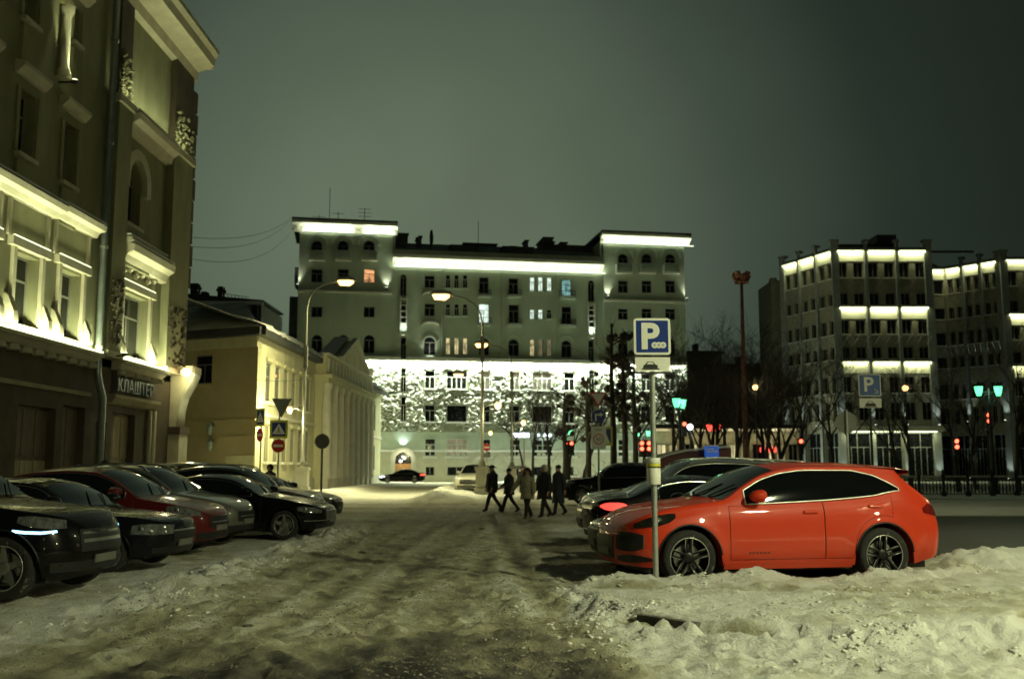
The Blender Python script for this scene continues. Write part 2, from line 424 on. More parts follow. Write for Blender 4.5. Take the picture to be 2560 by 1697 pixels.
    dirt_shade = np.maximum(dirt_shade, rd*(1.0 + 0.12*med)); h = h*(1-0.8*rd)
    rd2 = (1-sst(5.5, 8.0, x))*sst(-12, -9, x)*sst(26, 30, y)*(1-sst(44, 48, y))
    dirt_shade = dirt_shade + 0.16*rd2 + 0.10*rd2*np.sin(y*1.3+x*0.15)
    # clean ploughed snow beyond: median on the right, bank on the left, road between them
    m1 = sst(46, 49, y + 0.5*med)*sst(-5.0, -3.6, x + 0.03*(y-50) + 0.4*med)
    m2 = sst(49, 54, y)*(1-sst(-10.6, -9.4, x + 0.02*(y-60) + 0.5*med))*sst(-14.8, -14.0, x)
    m3 = sst(35.0, 36.5, y)*sst(6.0, 8.0, x)*(1-sst(58, 62, y))
    mm = np.minimum(m1 + m2 + m3, 1)
    dirt_shade = dirt_shade*(1-mm) + 0.02*mm; h = h + 0.16*mm + 0.25*mm*np.maximum(med, 0)*np.minimum(y/60, 1)
    r4 = np.exp(-(seg_d(x, y, (-3.9, 49), (-4.6, 74))/1.0)**2) + np.exp(-(seg_d(x, y, (-10.2, 53), (-10.8, 80))/1.0)**2)
    h = h + r4*(0.22 + 0.2*lump)
    k5 = np.exp(-((y-46.2)/0.5)**2)*(x > 6); dirt_shade = dirt_shade + 0.6*k5
    far = sst(64, 80, y)*(1-mm); dirt_shade = np.where(far > 0, dirt_shade*(1-far) + 0.42*far, dirt_shade)
    return h, np.clip(dirt_shade, 0, 1)
def build_ground():
    def spread(a, b, n, c): 
        t = np.linspace(0, 1, n); return a + (b-a)*t**c
    xs = np.concatenate([-spread(9, 900, 34, 3.2)[::-1], np.arange(-9+0.12, -5, 0.12), np.arange(-5, 7.6, 0.045), np.arange(7.6, 13, 0.11), spread(13, 900, 34, 3.2)])
    ys = [-120., -60, -30, -15, -8, -3, 1, 3, 4.5, 5.5]; y = 6.2
    while y < 75: ys.append(y); y *= 1.0042
    while y < 1500: ys.append(y); y *= 1.05
    ys = np.array(ys)
    X, Y = np.meshgrid(xs, ys); H, D = ground_fields(X, Y)
    flat = sst(90, 130, Y) + sst(30, 60, np.abs(X)) + (1 - sst(3.0, 6.0, Y)); flat = np.clip(flat, 0, 1)
    H = H*(1-flat); nx, ny = len(xs), len(ys)
    me = bpy.data.meshes.new('ground')
    co = np.stack([X, Y, H], -1).reshape(-1, 3).astype(np.float32)
    i = np.arange(nx*ny).reshape(ny, nx)
    q = np.stack([i[:-1, :-1], i[:-1, 1:], i[1:, 1:], i[1:, :-1]], -1).reshape(-1)
    nf = (nx-1)*(ny-1)
    me.vertices.add(nx*ny); me.vertices.foreach_set('co', co.ravel())
    me.loops.add(nf*4); me.loops.foreach_set('vertex_index', q.astype(np.int32))
    me.polygons.add(nf); me.polygons.foreach_set('loop_start', np.arange(0, nf*4, 4, dtype=np.int32)); me.polygons.foreach_set('loop_total', np.full(nf, 4, np.int32))
    me.polygons.foreach_set('use_smooth', np.ones(nf, bool))
    at_ = me.attributes.new('dirt', 'FLOAT', 'POINT'); at_.data.foreach_set('value', D.ravel().astype(np.float32))
    me.update(); me.validate()
    m, nt, b = nodes_of('snowy_ground'); N, L = nt.nodes, nt.links
    a = N.new('ShaderNodeAttribute'); a.attribute_name = 'dirt'
    t = N.new('ShaderNodeTexCoord')
    n = N.new('ShaderNodeTexNoise'); n.inputs['Scale'].default_value = 4.0; n.inputs['Detail'].default_value = 10; n.inputs['Roughness'].default_value = 0.78
    mp = N.new('ShaderNodeMapping'); mp.inputs['Scale'].default_value = (1.3, 0.8, 1)
    L.new(t.outputs['Object'], mp.inputs[0]); L.new(mp.outputs[0], n.inputs['Vector'])
    ma = N.new('ShaderNodeMath'); ma.operation = 'MULTIPLY_ADD'; ma.inputs[1].default_value = 0.56; ma.inputs[2].default_value = -0.28
    L.new(n.outputs['Fac'], ma.inputs[0])
    ad = N.new('ShaderNodeMath'); ad.operation = 'ADD'; L.new(a.outputs['Fac'], ad.inputs[0]); L.new(ma.outputs[0], ad.inputs[1])
    r = N.new('ShaderNodeValToRGB'); E = r.color_ramp.elements
    E[0].position, E[0].color = 0.02, (0.76, 0.76, 0.70, 1)
    E[1].position, E[1].color = 0.98, (0.040, 0.039, 0.036, 1)
    for p, c in ((0.22, (0.61, 0.60, 0.50, 1)), (0.42, (0.44, 0.42, 0.30, 1)), (0.60, (0.31, 0.29, 0.195, 1)), (0.78, (0.15, 0.14, 0.105, 1))):
        e = E.new(p); e.color = c
    L.new(ad.outputs[0], r.inputs[0]); L.new(r.outputs[0], b.inputs['Base Color'])
    rr = N.new('ShaderNodeMapRange'); rr.inputs['From Min'].default_value = 0.35; rr.inputs['From Max'].default_value = 0.95
    rr.inputs['To Min'].default_value = 0.75; rr.inputs['To Max'].default_value = 0.55
    L.new(ad.outputs[0], rr.inputs[0]); L.new(rr.outputs[0], b.inputs['Roughness'])
    n2 = N.new('ShaderNodeTexNoise'); n2.inputs['Scale'].default_value = 16; n2.inputs['Detail'].default_value = 7; n2.inputs['Roughness'].default_value = 0.7
    L.new(t.outputs['Object'], n2.inputs['Vector'])
    bp = N.new('ShaderNodeBump'); bp.inputs['Strength'].default_value = 1.0; bp.inputs['Distance'].default_value = 0.05
    L.new(n2.outputs['Fac'], bp.inputs['Height']); L.new(bp.outputs[0], b.inputs['Normal'])
    b.inputs['Specular IOR Level'].default_value = 0.3
    me.materials.append(m)
    o = bpy.data.objects.new('ground', me); col.objects.link(o)
    tag(o, 'snow covered street with brown slush and tyre tracks', 'ground', kind='structure')
build_ground()

def ground_h(x, y):
    h, _ = ground_fields(np.array([float(x)]), np.array([float(y)])); return float(h[0])

# kerb stones along the island, mostly under snow
kerb = empty('kerb', (0, 0, 0)); tag(kerb, 'grey stone kerb edging the snow covered traffic island', 'kerb', kind='structure')
M['kerb'] = pmat('kerb', (0.10, 0.10, 0.085), 0.8, var=0.25, scale=6, bump=0.3)
KP = [(0.88, 11.3), (1.24, 10.25), (1.75, 9.65), (2.3, 9.32), (3.2, 9.12), (4.2, 9.45), (5.2, 10.15), (7.0, 11.0), (9.5, 11.6)]
for i in range(len(KP)-1):
    a, b = Vector((*KP[i], 0)), Vector((*KP[i+1], 0)); L_ = (b-a).length; n = max(1, round(L_/0.8))
    nrm = Vector((-(b-a).y, (b-a).x, 0)).normalized()*0.07
    for k in range(n):
        p = a.lerp(b, (k+0.02)/n) + nrm; q = a.lerp(b, (k+0.98)/n) + nrm
        zk = {1: -0.005 if k == 0 else -0.06, 6: 0.0, 7: 0.0}.get(i, -0.09)
        mb = MB(); mb.bar((p.x, p.y, zk), (q.x, q.y, zk), 0.14, 0.31); mb.build('kerb_stone', M['kerb'], kerb)

# crumbled ice and slush lumps lying on the street
M['slush_lump'] = pmat('slush_lump', (0.22, 0.20, 0.15), 0.75, scale=9, c2=(0.07, 0.06, 0.045), bump=0.5)
def lump_mesh(seed):
    r_ = random.Random(seed); bm = bmesh.new(); bmesh.ops.create_icosphere(bm, subdivisions=2, radius=1.0)
    for v in bm.verts:
        k = 1 + r_.uniform(-0.22, 0.22); v.co *= k; v.co.z *= 0.6
    me = bpy.data.meshes.new('ice_lump'); bm.to_mesh(me); bm.free(); me.materials.append(M['slush_lump']); return me
LM = [lump_mesh(i) for i in range(5)]
lump_spots = [(620, 1560), (150, 1600), (1330, 1420), (700, 1500), (905, 1380),
              (935, 1400), (1380, 1680), (560, 1470), (470, 1445), (1205, 1320), (1010, 1345)]
for i, (px, py) in enumerate(lump_spots):
    p = gnd(px, py, 0.03); s = rng.uniform(0.02, 0.05)
    z = ground_h(p.x, p.y)
    o = inst('ice_lump', LM[i % 5], None, (p.x, p.y, z + s*0.25), (0, 0, rng.uniform(0, 6)), (s*rng.uniform(1, 1.7), s, s*rng.uniform(0.7, 1.0)))
    tag(o, 'small dirty lump of ice lying on the churned street snow', 'ice lump', 'ice lumps on the street')

# broken crusts and clods of ploughed snow, far too many to count
def snow_chunks(name, label, mat, n, seed, weight, s0, s1):
    r_ = np.random.RandomState(seed); X = r_.uniform(-6.5, 8.0, n*30); Y = 7.0*np.exp(r_.uniform(0, 1, n*30)*math.log(26/7.0)); keep = r_.uniform(0, 1, n*30) < weight(X, Y); X, Y = X[keep][:n], Y[keep][:n]; n = len(X)
    H, _ = ground_fields(X, Y); S = s0*(s1/s0)**(r_.uniform(0, 1, n)**2.2)
    base = np.array([(1, 0, 0), (-1, 0, 0), (0, 1, 0), (0, -1, 0), (0, 0, 1), (0, 0, -1), (.75, .75, .55), (-.75, .7, .5), (.7, -.75, .6), (-.7, -.7, .5)], float)
    tri = [(0, 6, 8), (0, 2, 6), (2, 4, 6), (4, 8, 6), (2, 7, 4), (1, 7, 2), (1, 9, 7), (4, 7, 9), (4, 9, 8), (3, 8, 9), (0, 8, 3), (1, 3, 9), (0, 3, 5), (3, 1, 5), (1, 2, 5), (2, 0, 5)]
    P = base[None]*r_.uniform(0.65, 1.25, (n, 10, 1))*np.stack([r_.uniform(.8, 1.7, n), r_.uniform(.7, 1.2, n), r_.uniform(.45, .9, n)], -1)[:, None]
    a = r_.uniform(0, 6.28, n); c, s_ = np.cos(a)[:, None], np.sin(a)[:, None]; Q = np.stack([P[..., 0]*c-P[..., 1]*s_, P[..., 0]*s_+P[..., 1]*c, P[..., 2]], -1)*S[:, None, None] + np.stack([X, Y, H-S*0.12], -1)[:, None]
    me = bpy.data.meshes.new(name); F = (np.array(tri)[None] + (np.arange(n)*10)[:, None, None]).reshape(-1); nf = n*len(tri)
    me.vertices.add(n*10); me.vertices.foreach_set('co', Q.astype(np.float32).ravel()); me.loops.add(nf*3); me.loops.foreach_set('vertex_index', F.astype(np.int32)); me.polygons.add(nf); me.polygons.foreach_set('loop_start', np.arange(0, nf*3, 3, dtype=np.int32)); me.polygons.foreach_set('loop_total', np.full(nf, 3, np.int32)); me.update(); me.validate(); me.materials.append(mat)
    o = bpy.data.objects.new(name, me); col.objects.link(o); tag(o, label, 'snow', kind='stuff')
def w_bank(x, y):
    sd = poly_sdf(x, y, ISL); spill = np.where(sd < 0.15, np.exp(-np.abs(sd-0.0)/0.45), 0.12)*(y < 13.2)*(sd > -1.6); bl = np.exp(-((x + 4.3 - 0.02*(y-14))/0.55)**2)*(y > 10.5)*(y < 26); r1 = np.exp(-(seg_d(x, y, (1.3, 13.25), (7.0, 14.2))/0.3)**2)
    cl = sst(0.42, 0.66, vnoise(x*1.7, y*1.5, 91)); return np.clip((0.9*spill + 0.8*bl + 0.7*r1)*cl, 0, 1)
def w_lane(x, y): return np.clip(sst(0.5, 0.72, vnoise(x*1.2, y*0.7, 95))*0.6*(x > -4.6)*(x < 1.0), 0, 1)
M['chunk_snow'] = pmat('chunk_snow', (0.74, 0.73, 0.66), 0.7, var=0.12, scale=4, bump=0.3, bscale=40); M['chunk_dirty'] = pmat('chunk_dirty', (0.40, 0.365, 0.26), 0.7, scale=3, c2=(0.20, 0.175, 0.12), bump=0.3, bscale=40)
snow_chunks('snow_clods', 'broken clods of ploughed snow along the island edge and the parked row', M['chunk_snow'], 6000, 4, w_bank, 0.006, 0.034)
snow_chunks('slush_crumbs', 'dirty crumbs of packed snow strewn over the roadway', M['chunk_dirty'], 8000, 5, w_lane, 0.005, 0.017)
# ================================================================== building kit
class Frame:
    """a wall's own axes: u to the right as seen from outside, d into the building, z up"""
    def __init__(s, root, p0, p1):
        s.root = root; s.p0 = Vector((*p0, 0)); s.p1 = Vector((*p1, 0)); s.u = (s.p1 - s.p0).normalized(); s.W = (s.p1 - s.p0).length
        s.ang = math.atan2(s.u.y, s.u.x); s.n = Vector((-s.u.y, s.u.x, 0))
    def uv(s, px, py):
        d = ray(px, py); o = Vector((0, 0, CAMH)); t = (s.p0 - o).dot(s.n) / d.dot(s.n); p = o + d*t
        return (p - s.p0).dot(s.u), p.z
    def rect(s, x0, x1, y0, y1):
        a = s.uv(x0, (y0+y1)/2)[0]; b = s.uv(x1, (y0+y1)/2)[0]
        return a, b, s.uv((x0+x1)/2, y1)[1], s.uv((x0+x1)/2, y0)[1]
    def put(s, mb, name, mat, parent=None, **k):
        o = mb.build(name, mat, parent or s.root, **k)
        if parent is None: o.location = s.p0 - s.root.location; o.rotation_euler = (0, 0, s.ang)
        return o
    def lamp(s, kind, u, d, z, energy, color, aim=(0, 0, -1), parent=None, **k):
        p = s.p0 - s.root.location + s.u*u + s.n*d + Vector((0, 0, z)); a = s.u*aim[0] + s.n*aim[1] + Vector((0, 0, aim[2]))
        return light(kind, s.root, p, energy, color, aim=a, **k)
    def area(s, u0, u1, d, z, energy, color, aim, depth=0.12, spread=None):
        """strip light running along u"""
        p = s.p0 - s.root.location + s.u*(u0+u1)/2 + s.n*d + Vector((0, 0, z))
        zax = -(s.n*aim[0] + Vector((0, 0, aim[1]))).normalized(); xax = s.u; yax = zax.cross(xax)
        o = light('AREA', s.root, p, energy, color, size=abs(u1-u0), size_y=depth, spread=spread)
        o.rotation_mode = 'QUATERNION'; o.rotation_quaternion = Matrix((xax, yax, zax)).transposed().to_quaternion()
        return o

def arc_pts(uc, r, z0, n=10): return [(uc + r*math.cos(math.pi*k/n), z0 + r*math.sin(math.pi*k/n)) for k in range(n+1)]

def wall_mb(u0, u1, z0, z1, holes, rv=0.25, d=0.0):
    """wall face with openings; holes: (a, b, c, e, arch)"""
    mb = MB(); us = sorted({u0, u1, *[h[0] for h in holes], *[h[1] for h in holes]}); zs = sorted({z0, z1, *[h[2] for h in holes], *[h[3] for h in holes]})
    us = [u for u in us if u0-1e-6 <= u <= u1+1e-6]; zs = [z for z in zs if z0-1e-6 <= z <= z1+1e-6]
    for j in range(len(zs)-1):
        zc = (zs[j]+zs[j+1])/2; run = None
        for i in range(len(us)-1):
            uc = (us[i]+us[i+1])/2
            hole = any(h[0] < uc < h[1] and h[2] < zc < h[3] for h in holes)
            if not hole: mb.face([(us[i], d, zs[j]), (us[i+1], d, zs[j]), (us[i+1], d, zs[j+1]), (us[i], d, zs[j+1])])
    for a, b, c, e, arch in holes:
        if arch:
            r = (b-a)/2; zs_ = e - r; pts = arc_pts((a+b)/2, r, zs_)
            for k in range(len(pts)-1):
                (p, q), (s_, t) = pts[k], pts[k+1]; cx = b if k < len(pts)//2 else a
                mb.face([(p, d, q), (cx, d, e), (s_, d, t)])
                mb.face([(p, d, q), (s_, d, t), (s_, d+rv, t), (p, d+rv, q)])
            mid = pts[len(pts)//2]; mb.face([(b, d, e), (a, d, e), (mid[0], d, mid[1])])
            top = zs_
        else:
            top = e; mb.face([(a, d, e), (b, d, e), (b, d+rv, e), (a, d+rv, e)])
        mb.face([(a, d, c), (b, d, c), (b, d+rv, c), (a, d+rv, c)])
        mb.face([(a, d, c), (a, d, top), (a, d+rv, top), (a, d+rv, c)]); mb.face([(b, d, c), (b, d, top), (b, d+rv, top), (b, d+rv, c)])
    return mb

def window(fr, a, b, c, e, arch=False, rv=0.25, d=0.0, frame=None, glass=None, style='T', sill=None, fw=0.07, sill_h=0.14, sill_d=0.22, fan=None):
    """one window: frame part with its panes and sill as sub-parts"""
    frame = frame or M['frame_white']; glass = glass or M['glass']; w = b-a; h = e-c; dd = d + rv - 0.06
    mb = MB(); panes = []
    def bar(p, q, r_, s_): mb.box(p, q, dd, dd+0.09, r_, s_)
    r = w/2; top = e - r if arch else e
    bar(a, a+fw, c, top); bar(b-fw, b, c, top); bar(a+fw, b-fw, c, c+fw)
    if arch:
        po, pi_ = arc_pts((a+b)/2, r, top), arc_pts((a+b)/2, r-fw, top)
        for k in range(len(po)-1):
            mb.prism([po[k], po[k+1], pi_[k+1], pi_[k]], lambda x, y, z: (x, z, y), dd, dd+0.09)
    else: bar(a+fw, b-fw, e-fw, e)
    zt = top if arch else (c + h*0.66 if style in ('T', '4') else None)
    u_in0, u_in1 = a+fw, b-fw
    if style == 'none': panes.append((u_in0, u_in1, c+fw, (top if arch else e-fw)))
    else:
        zt_ = zt if zt else e-fw
        ndiv = {'T': 2, '4': 4, '2': 2, '1': 1, 'X': 2}[style]
        if zt and not arch: bar(u_in0, u_in1, zt-fw/2, zt+fw/2)
        elif arch: bar(u_in0, u_in1, zt-fw/2, zt+fw/2)
        lowtop = (zt - fw/2) if zt else e-fw
        for k in range(ndiv):
            p0 = u_in0 + (u_in1-u_in0)*k/ndiv; p1 = u_in0 + (u_in1-u_in0)*(k+1)/ndiv
            if k: bar(p0-fw/2, p0+fw/2, c+fw, lowtop)
            panes.append((p0 + (fw/2 if k else 0), p1 - (fw/2 if k < ndiv-1 else 0), c+fw, lowtop))
        if zt and not arch:
            if style == '4':
                um = (u_in0+u_in1)/2; bar(um-fw/2, um+fw/2, zt+fw/2, e-fw); panes += [(u_in0, um-fw/2, zt+fw/2, e-fw), (um+fw/2, u_in1, zt+fw/2, e-fw)]
            else: panes.append((u_in0, u_in1, zt+fw/2, e-fw))
    o = fr.put(mb, 'window', frame)
    for p in panes:
        mb = MB(); mb.box(p[0]+0.002, p[1]-0.002, dd+0.03, dd+0.045, p[2]+0.002, p[3]-0.002); mb.build('pane', glass, o)
    if arch:
        mb = MB(); mb.prism([(x, y) for x, y in arc_pts((a+b)/2, r-fw-0.002, top+fw/2)], lambda x, y, z: (x, z, y), dd+0.03, dd+0.045); mb.build('pane', fan or glass, o)
    if sill:
        mb = MB(); mb.box(a-0.1, b+0.1, d-sill_d, d+rv*0.6, c-sill_h, c+0.004); mb.build('sill', sill, o)
    return o

# ================================================================== tall apartment house at the end of the street
def central_building():
    pL, pR = at(733, 1170, 114), at(1722, 1170, 122)
    root = empty('apartment_house', (pL.x, pL.y, 0), 0, 'grey green apartment house with white lit cornice and carved animal frieze at the street end', 'building')
    fr = Frame(root, (pL.x, pL.y), (pR.x, pR.y)); uv = fr.uv
    uA = uv(980, 760)[0]; uB = uv(1510, 760)[0]; W = fr.W
    zTopL = uv(860, 579)[1]; zMid = uv(1240, 655)[1]; zTopR = uv(1610, 612)[1]; zTop = (zTopL + zTopR)/2
    zBand = uv(1250, 905)[1]; zPl = uv(1150, 1127)[1]; zFr = uv(1150, 1085)[1]
    # windows ---------------------------------------------------------------
    T = []  # (x0,x1,y0,y1,arch,style,glass)
    G = M['glass']
    for i, x in enumerate((792, 858, 923)):
        T.append((x-14, x+14, 601, 629, True, 'T', G, 'tower'))
        if i != 1: T.append((x-14, x+14, 766, 793, False, '2', G, 'n'))
        T.append((x-14, x+14, 672, 706, False, 'T', M['win_orange'] if i == 2 else G, 'n'))
        T.append((x-14, x+14, 836, 882, True, 'T', G, 'n'))
    for i, x in enumerate((1558, 1617, 1676)):
        T.append((x-12.5, x+12.5, 634, 661, True, 'T', G, 'tower'))
        T.append((x-12.5, x+12.5, 701, 732, False, 'T', G, 'n')); T.append((x-12.5, x+12.5, 771, 799, False, 'T', G, 'n'))
        T.append((x-12.5, x+12.5, 845, 890, True, 'T', G, 'n')); T.append((x-13, x+13, 934, 976, False, 'T', G, 'low'))
        T.append((x-13, x+13, 1014, 1056, False, 'T', G, 'low')); T.append((x-13, x+13, 1098, 1140, False, 'T', G, 'low'))
    T.append((909, 934, 925, 971, False, 'T', M['win_dim'], 'low'))
    T += [(1062, 1088, 687, 718, False, 'T', G, 'n'), (1062, 1088, 757, 789, False, 'T', G, 'n'), (1060, 1090, 840, 886, True, 'T', G, 'n')]
    for (xs, rows) in (((1121, 1142.5, 1164), ((685, 719, [G]*3), (758, 788, [G]*3), (843, 885, [M['win_warm']]*3))), ((1332, 1353, 1375), ((691, 726, [M['win_cool']]*3), (772, 796, [M['win_cool'], M['win_cool'], G]), (847, 889, [M['win_warm'], M['win_dim'], M['win_dim']])))):
        for y0, y1, ms in rows:
            for x, m in zip(xs, ms): T.append((x-6, x+6, y0, y1, False, 'T', m, 'slim'))
    T += [(1199, 1223, 691, 732, False, 'T', G, 'bal'), (1198, 1224, 758, 806, False, 'T', M['win_cool'], 'bal'), (1198, 1224, 844, 887, True, 'T', G, 'n')]
    T += [(1273, 1297, 694, 735, False, 'T', G, 'bal'), (1273, 1298, 760, 806, False, 'T', G, 'bal'), (1272, 1299, 846, 889, True, 'T', G, 'n')]
    T += [(1406, 1430, 697, 738, False, 'T', M['win_teal'], 'bal'), (1406, 1430, 765, 810, False, 'T', G, 'bal'), (1405, 1431, 849, 892, True, 'T', G, 'n')]
    # stair windows
    T += [(1001, 1017, 684, 738, True, 'T', G, 'n'), (1003, 1015, 755, 806, False, 'T', G, 'n'), (1002, 1016, 842, 896, False, 'T', G, 'n'), (1002, 1016, 920, 980, False, 'T', G, 'n'), (1002, 1016, 990, 1054, False, 'T', G, 'low')]
    T += [(1472, 1488, 699, 752, True, 'T', G, 'n'), (1474, 1486, 765, 817, False, 'T', G, 'n'), (1473, 1487, 850, 902, False, 'T', G, 'n'), (1473, 1487, 925, 985, False, 'T', G, 'n'), (1473, 1487, 995, 1058, False, 'T', G, 'low')]
    for x, w in ((1075, 26), (1142, 51), (1213, 26), (1287, 26), (1356, 50), (1424, 26)):
        T.append((x-w/2, x+w/2, 926+(x-1075)*0.014, 971+(x-1075)*0.014, False, '4' if w > 40 else 'T', M['win_dim'] if x in (1213, 1287, 1356) else G, 'low'))
        T.append((x-w/2, x+w/2, 1011+(x-1075)*0.01, 1054+(x-1075)*0.01, False, '1' if w > 40 else 'T', G, 'low'))
        T.append((x-w/2, x+w/2, 1096+(x-1075)*0.01, 1140, False, '4' if w > 40 else 'T', M['win_dim'] if x in (1142,) else G, 'low'))
        if x > 1060: T.append((x-w/2+2, x+w/2-2, 1166, 1188, False, '2', G, 'base'))
    holes, low, wins = [], [], []
    for t in T:
        a, b, c, e = fr.rect(*t[:4]); wins.append((a, b, c, e) + t[4:])
    up = [w[:4] + (w[4],) for w in wins if w[2] > zBand - 0.6 and w[2] >= zBand]
    straddle = [w for w in wins if w[2] < zBand < w[3]]
    dn = [w[:4] + (w[4],) for w in wins if w[3] <= zBand and w[2] > zPl]
    # entrance
    ea, eb, ec, ee = fr.rect(985, 1030, 1113, 1198); ec = 0.0
    # walls
    up_l = [h for h in up if h[1] < uA]; up_m = [h for h in up if uA < h[0] and h[1] < uB]; up_r = [h for h in up if h[0] > uB]
    fr.put(wall_mb(0, uA, zBand, zTop+0.4, up_l), 'wall', M['plaster_green'])
    fr.put(wall_mb(uA, uB, zBand, zMid+1.2, up_m, d=0.35), 'wall', M['plaster_green'])
    fr.put(wall_mb(uB, W, zBand, zTop+0.4, up_r), 'wall', M['plaster_green'])
    lows = [h for h in dn]
    base_h = [w[:4] + (False,) for w in wins if w[7] == 'base']
    def clip(hs, a, b, z0, z1): return [h for h in hs if a <= h[0] and h[1] <= b and h[2] >= z0 and h[3] <= z1]
    zc2 = uv(1150, 1090)[1]
    zMd = uv(1150, 1080)[1]
    fr.put(wall_mb(0, W, zPl, zMd, [h for h in lows if h[3] <= zMd], d=0.05), 'wall', M['plaster_mint']); fr.put(wall_mb(0, W, zMd, zBand, [h for h in lows if h[2] >= zMd], d=0.05), 'frieze_wall', M['plaster_frieze'])
    allb = base_h + [(ea, eb, 0.0, min(ee, zPl-0.02), False)]
    # rows that straddle the plinth line: let the plinth start under the first-floor windows
    fr.put(wall_mb(0, W, 0, zPl, [h for h in allb if h[3] <= zPl], d=0.0, rv=0.4), 'plinth', M['stone_pale'])
    for s_ in ((0, 0.35, uA), (uB, 0.35, uB)): pass
    mb = MB(); mb.face([(uA, 0, zBand), (uA, 0.35, zBand), (uA, 0.35, zTop), (uA, 0, zTop)]); mb.face([(uB, 0, zBand), (uB, 0.35, zBand), (uB, 0.35, zTop), (uB, 0, zTop)])
    mb.box(0.01, 0.2, 0.02, 16, 0, zTop+0.3); mb.box(W-0.2, W-0.01, 0.02, 16, 0, zTop+0.3); mb.box(uA+0.1, uA+0.3, 0.5, 12, zMid, zTop+0.3); mb.box(uB-0.3, uB-0.1, 0.5, 12, zMid, zTop+0.3)
    mb.box(0, W, 15.8, 16, 0, zTop)
    fr.put(mb, 'side_wall', M['plaster_green'])
    mb = MB(); mb.box(0.05, W-0.05, 0.75, 0.8, 0.1, zMid); mb.box(0.05, uA-0.05, 0.75, 0.8, zMid, zTop); mb.box(uB+0.05, W-0.05, 0.75, 0.8, zMid, zTop)
    fr.put(mb, 'room_backing', M['dark'])
    for w in wins:
        a, b, c, e, arch, style, gl, kind = w
        d0 = 0.35 if (uA < a < uB and c > zBand) else (0.05 if zPl <= c < zBand else 0.0)
        if kind == 'base' and e > zPl: continue
        if c < zPl and kind != 'base': continue
        if c < zBand < e: continue
        fm = M['frame_white'] if kind in ('low', 'slim') else M['frame_dim']
        window(fr, a, b, c, e, arch, d=d0, frame=fm, glass=gl, style=style, sill=M['snow'] if kind == 'low' else (M['plaster_mint'] if kind == 'slim' else None), fan=G)
    # first-floor windows that sit across the plinth line are set in shallow projecting surrounds
    for w in wins:
        a, b, c, e, arch, style, gl, kind = w
        if kind == 'low' and c < zPl < e:
            mb = MB(); mb.box(a-0.12, b+0.12, -0.06, 0.02, c-0.1, e+0.12); so = fr.put(mb, 'window_surround', M['plaster_mint'])
            mb = MB(); n = 4 if style == '4' else 2
            for k in range(n):
                p0 = a + (b-a)*k/n + 0.06; p1 = a + (b-a)*(k+1)/n - 0.06
                mb2 = MB(); mb2.box(p0, p1, -0.085, -0.064, c+0.08, c+(e-c)*0.62); mb2.build('pane', gl, so)
            for k in range(max(1, n//2)):
                nn = max(1, n//2); p0 = a + (b-a)*k/nn + 0.06; p1 = a + (b-a)*(k+1)/nn - 0.06
                mb2 = MB(); mb2.box(p0, p1, -0.085, -0.064, c+(e-c)*0.68, e-0.08); mb2.build('pane', gl, so)
            mb2 = MB(); mb2.box(a-0.2, b+0.2, -0.30, -0.04, c-0.22, c-0.06); mb2.build('sill', M['snow'], so)
    # blind arcade on both towers with balconies ------------------------------------------------
    for xs, yt, ys_, r_px, bw in (((793, 858, 923.5), 583, 617, 29, 20), ((1558, 1617, 1676), 615, 648, 27, 20)):
        for x in xs:
            u, zt = uv(x, yt); r = (uv(x+r_px, yt)[0] - uv(x-r_px, yt)[0])/2
            po, pi_ = arc_pts(u, r+0.02, zt-r-0.12, 16), arc_pts(u, r-0.26, zt-r-0.12, 16); mb = MB()
            for k in range(16): mb.prism([po[k], po[k+1], pi_[k+1], pi_[k]], lambda a, b, c: (a, c, b), -0.28, -0.003)
            fr.put(mb, 'arch_moulding', M['plaster_mint'])
            yb0, yb1 = (629, 651) if x < 1000 else (661, 683)
            a, b, c, e = fr.rect(x-bw, x+bw, yb0, yb1)
            mb = MB(); mb.box(a, b, -0.75, -0.003, c-0.12, c+0.15); bo = fr.put(mb, 'balcony', M['plaster_white'])
            mb = MB(); mb.box(a, b, -0.75, -0.66, e-0.1, e); mb.box(a, a+0.08, -0.74, -0.003, c+0.15, e-0.1); mb.box(b-0.08, b, -0.74, -0.003, c+0.15, e-0.1); mb.build('balcony_rail', M['plaster_mint'], bo)
            n = 7
            for k in range(n):
                uu = a + (b-a)*(k+0.5)/n; mb = MB(); mb.tube([(uu, -0.7, c+0.152), (uu, -0.7, c+0.45*(e-c)), (uu, -0.7, e-0.102)], [0.05, 0.075, 0.045], 6); mb.build('baluster', M['plaster_mint'], bo, smooth=True)
    for x0, x1, ys_ in ((1195, 1229, 740), (1268, 1306, 740), (1399, 1441, 743), (1195, 1230, 810), (1268, 1306, 812), (1400, 1442, 814), (1057, 1096, 733), (1055, 1098, 808)):
        a, b, c, e = fr.rect(x0, x1, ys_-3, ys_+2); thin = x0 < 1100
        mb = MB()
        if thin:
            uc, rr = (a+b)/2, (b-a)/2
            po = [(uc + rr*math.cos(math.pi*k/12), e-0.3 + 0.45*math.sin(math.pi*k/12)) for k in range(13)]; pi_ = [(p, q-0.2) for p, q in po]
            for k in range(12): mb.prism([po[k], po[k+1], pi_[k+1], pi_[k]], lambda x, y, z: (x, z, y), 0.05, 0.347)
            fr.put(mb, 'window_hood', M['plaster_white'])
        else:
            uc, rr = (a+b)/2, (b-a)/2
            po = [(uc + rr*math.cos(math.pi*k/10), -0.75*math.sin(math.pi*k/10)+0.345) for k in range(11)]
            mb.prism(po, lambda x, y, z: (x, y, z), c-0.08, c+0.1); bo = fr.put(mb, 'balcony', M['plaster_mint'])
            mb = MB(); mb.prism([(uc+(p-uc)*0.97, q*0.97+0.01) for p, q in po], lambda x, y, z: (x, y, z), c+0.104, c+0.22); mb.build('snow_cap', M['snow'], bo)
